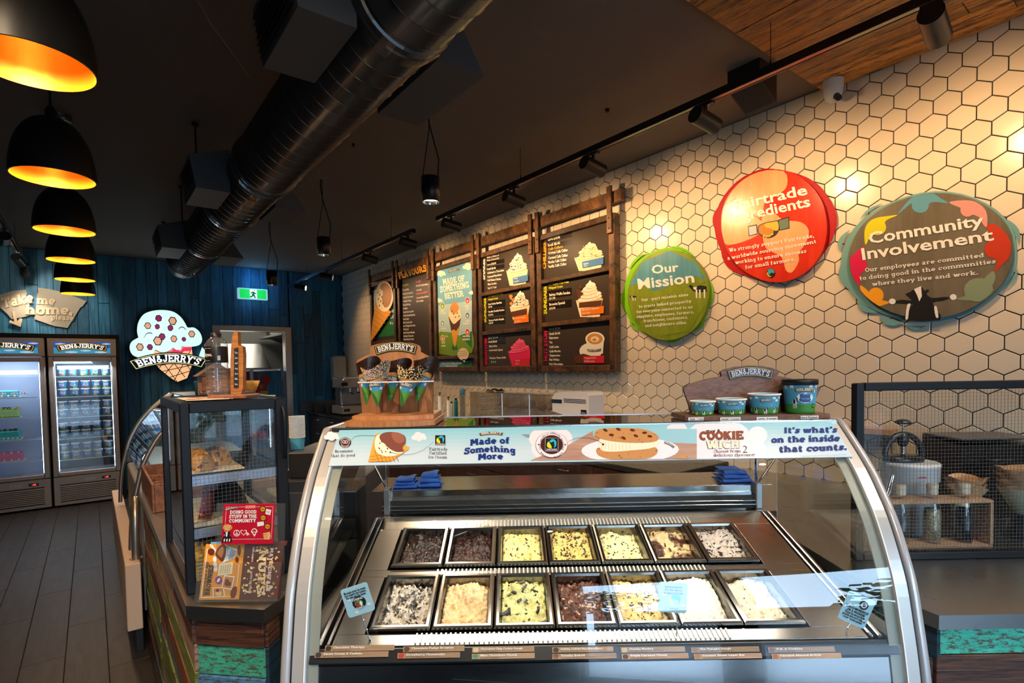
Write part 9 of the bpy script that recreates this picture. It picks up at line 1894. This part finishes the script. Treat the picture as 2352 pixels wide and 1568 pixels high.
# bottle rack
dr = 1.99; a = onD(2030, 1155, dr); b_ = onD(2283, 1155, dr); zr_ = onD(2200, 1150, dr).z; u0 = 1.335; u1 = b_.x
t = thing('bottle_rack', 'light timber rack holding three stoppered bottles', 'rack', W((u0 + u1) / 2, dr + .05, gz)); oak2 = wood('pale_rack_timber', (.42, .24, .13), (.58, .36, .22), (1, 10, 10), .5, 4, .05)
q = M(FF); q.bbox(u0, u1, dr, dr + .095, zr_ - .010, zr_, oak2, .001); q.build('top_board', t)
for uu in (u0, u1 - .011): q = M(FF); q.bbox(uu, uu + .011, dr, dr + .095, gz + .012, zr_ - .0105, oak2, .001); q.build('side', t)
q = M(FF); q.bbox(u0, u1, dr, dr + .095, gz + .0005, gz + .0115, oak2, .001); q.build('base', t)
cork = mat('cork_stopper', (.66, .56, .42), .8, var=.1, vs=40); grain = speck('grain_fill', (.52, .38, .20), (.30, .19, .08), 130, .42, .55, c3=(.7, .6, .42), s3=160, lo3=.55, bump=1.); bgl = glass_mat('bottle_glass', (.92, .95, .96), 1.7)
for i, (px, lab, fill) in enumerate(((2068, 'empty clear stoppered bottle, left in the timber rack', None), (2141, 'clear stoppered bottle full of golden grain', grain), (2214, 'dark filled stoppered bottle, right in the timber rack', mat('dark_fill', (.02, .015, .015), .6)))):
    c = onD(px, 1150, dr + .047); w = 26 / FPX * (dr + .047); r = .029; cc = W(c.x, dr + .047, 0); z0 = gz + .0125
    for k_ in (): pass
    t = thing('stoppered_bottle', lab, 'bottle', W(c.x, dr + .047, z0), 0, 'bottles in the timber rack'); zn = zr_ + .001
    q = M(); q.lathe([(.001, z0), (r, z0), (r * 1.02, z0 + .004), (r * 1.02, zn - .07), (r * .9, zn - .035), (r * .62, zn - .012), (.016, zn + .0), (.0155, zn + .012), (.018, zn + .016)], cc, 28, bgl); q.build('glass', t)
    q = M(); q.lathe([(.015, zn + .012), (.018, zn + .017), (.019, zn + .024), (.0175, zn + .028), (.0185, zn + .032), (.0195, zn + .052), (.001, zn + .052)], cc, 24, cork); q.build('stopper', t)
    if fill: q = M(); q.lathe([(.001, z0 + .003), (r * .95, z0 + .003), (r * .95, zn - .072), (r * .8, zn - .04), (.001, zn - .038)], cc, 24, fill); q.build('contents', t, kind=None)
# bucket with press
db = 2.20; pl_, prr = onD(2033, 1075, db), onD(2146, 1075, db); r = (prr.x - pl_.x) / 2; cu = (prr.x + pl_.x) / 2; cc = W(cu, db, 0); zt3 = onD(2090, 1068, db).z
bw_ = mat('bucket_white', (.66, .66, .66), .35)
t = thing('batter_bucket', 'white lidded bucket with a black juice press on it', 'bucket', W(cu, db, gz))
q = M(); q.lathe([(.001, gz + .001), (r * .80, gz + .001), (r * .94, zt3 - .06), (r * .99, zt3 - .055), (r * 1.0, zt3), (r * 1.03, zt3 + .003), (r * 1.03, zt3 + .012), (r * .98, zt3 + .016), (.001, zt3 + .018)], cc, 40, bw_); q.build('pail', t)
Pk = Plane(W(0, db - r - .0005, 0), RT, UP); q = M(Pk.m); c0 = Pk.at(2120, 1097); q.add([(c0[0] + a_, c0[1] + b_, 0) for a_, b_ in ((-.015, -.003), (.012, -.003), (.015, .003), (-.012, .003))], [(0, 1, 2, 3)], c_('sticker_red', (.5, .03, .03))); q.build('sticker', t)
t = thing('juice_press', 'black arched hand press with a mushroom knob on the bucket', 'press', W(cu - .01, db, zt3 + .02)); zb_ = zt3 + .0195; arch = []
pk = onD(2074, 962, db).z; ku = onD(2074, 962, db).x; au = [onD(2025, 1060, db).x + .012, onD(2122, 1060, db).x - .008]; amid = (au[0] + au[1]) / 2; ahw = (au[1] - au[0]) / 2; atop = onD(2074, 997, db).z
q = M(FF); q.tube([(amid + ahw * math.cos(a_), db, zb_ + .02 + (atop - zb_ - .02) * math.sin(a_)) for a_ in [math.pi * i / 16 for i in range(17)]], .012, 10, satin_black); q.build('arch', t)
q = M(FF); q.lathe([(ahw * 1.05, zb_), (ahw * 1.1, zb_ + .012), (ahw * .9, zb_ + .022), (.001, zb_ + .022)], (amid, db, 0), 30, satin_black, True, None, .6); q.build('base', t)
q = M(FF); q.cyl((ku, db, atop - .01), (ku, db, pk - .01), .004, n=8, m=chrome); q.lathe([(.001, pk - .02), (.028, pk - .018), (.030, pk - .012), (.018, pk - .003), (.001, pk)], (ku, db, 0), 20, satin_black); q.build('knob', t)
q = M(FF); q.cyl((ku, db, zb_ + .022), (ku, db, atop - .01), .008, n=10, m=satin_black); q.lathe([(.014, zb_ + .06), (.02, zb_ + .075), (.022, zb_ + .10), (.008, zb_ + .115)], (ku, db, 0), 14, satin_black)
for k in range(6): q.lathe([(.007, zb_ + .028 + k * .006), (.012, zb_ + .031 + k * .006), (.007, zb_ + .034 + k * .006)], (ku, db, 0), 12, chrome)
q.build('screw', t)
t = thing('metal_scoop', 'short steel cylinder handle leaning in front of the bucket', 'scoop', W(cu - .05, 2.10, gz)); a = onD(2070, 1096, 2.06); b2 = onD(2045, 1140, 2.04); q = M(FF); q.cyl((b2.x, 2.095, b2.z - .12), (a.x, 2.105, a.z), .010, n=12, m=chrome); q.build('handle', t)
# cones
wb = mat('waffle_basket', (.60, .33, .15), .6, bump=.7, bs=70); wp = mat('wrap_card_cream', (.66, .56, .36), .7)
def ruffle(t, cu, cd, z0, r0, r1, h, m, seed, nm='waffle'):
    q = M(FF); ph = seed
    def f(x, y): a_ = 2 * math.pi * x; rr_ = r0 + (r1 - r0) * y ** .8 + .006 * y * math.sin(6 * a_ + ph); return (cu + rr_ * math.cos(a_), cd + rr_ * math.sin(a_) * .8, z0 + h * y * (1 + .12 * math.sin(3 * a_ + ph)))
    q.grid(f, 36, 8, m); q.grid(lambda x, y: tuple(Vector(f(x, 1 - .5 * y)) + Vector((-.004 * math.cos(2 * math.pi * x), -.004 * math.sin(2 * math.pi * x), -.001))), 36, 4, m); return q.build(nm, t)
cA = onD(2218, 1110, 2.19)
t = thing('waffle_stack', 'stack of ruffled waffle baskets behind the bottle rack', 'waffle baskets', W(cA.x, 2.19, gz)); zA = onD(2218, 1130, 2.19).z
q = M(FF); q.lathe([(.001, gz + .001), (.04, gz + .001), (.05, zA - .03), (.045, zA - .02)], (cA.x, 2.19, 0), 24, wp); q.build('tub', t)
for k in range(3): ruffle(t, cA.x, 2.19, zA - .03 + k * .018, .035, .075, .055, wb, k * 2.1)
cB = onD(2350, 1100, 2.10)
t = thing('waffle_stack', 'taller stack of waffle baskets at the right picture edge', 'waffle baskets', W(cB.x, 2.10, gz)); zB0 = onD(2320, 1178, 2.10).z; zB1 = onD(2320, 1118, 2.10).z
q = M(FF); q.lathe([(.001, zB0), (.030, zB0), (.085, zB1)], (cB.x, 2.10, 0), 28, wp, True, None, .9); q.build('wrapper', t)
q = M(FF); q.cyl((cB.x, 2.10, gz + .001), (cB.x, 2.10, zB0), .05, .03, 20, satin_black); q.build('stand', t)
for k in range(4): ruffle(t, cB.x, 2.10, zB1 - .02 + k * .020, .06, .088, .035, wb, k * 1.7 + 1)
# dark waffle iron / box
dq = 2.36; a = onD(2182, 1008, dq); b2 = onD(2346, 1020, dq)
t = thing('waffle_iron', 'dark double waffle iron against the tiles at the right edge', 'waffle iron', W((a.x + b2.x) / 2, 2.34, gz)); uR_ = b2.x + .02
dW = lambda u: min(2.52, (XW - .02 - u * RT.x) / FW.x)
q = M(FF); q.hexa([(a.x, 2.30, gz + .02), (uR_, 2.30, gz + .02), (uR_, dW(uR_), gz + .02), (a.x, dW(uR_) , gz + .02), (a.x, 2.30, a.z - .02), (uR_, 2.30, a.z - .02), (uR_, dW(uR_), a.z), (a.x, dW(uR_), a.z)], steel_mat('iron_dark', (.10, .07, .05), .3)); q.build('body', t)
q = M(FF); q.bbox(a.x - .003, uR_ + .003, 2.295, dW(uR_) - .003, a.z + .001, a.z + .010, steel_dark, .002); q.build('lid', t)
q = M(FF); q.tube([(a.x + .10, 2.292, a.z - .08), (a.x + .10, 2.27, a.z - .08), (a.x + .19, 2.27, a.z - .08), (a.x + .19, 2.292, a.z - .08)], .005, 6, satin_black); q.build('handle', t)
q = M(FF)
for uu in (a.x + .02, uR_ - .02): q.cyl((uu, 2.33, gz + .0005), (uu, 2.33, gz + .02), .012, n=10, m=black)
q.build('foot', t)
q = M(); pc = onX(2000, 1015, XW - .05); q.bbox(XW - .10, XW - .02, pc.y - .12, pc.y + .25, 1.20, 1.235, oak2, .003); tag(q.build('tile_ledge'), 'narrow pale timber ledge on the tiles behind the wired guard', 'shelf')
# lamps under the guard shelf side

bpy.data.objects.remove(_fo, do_unlink=True)
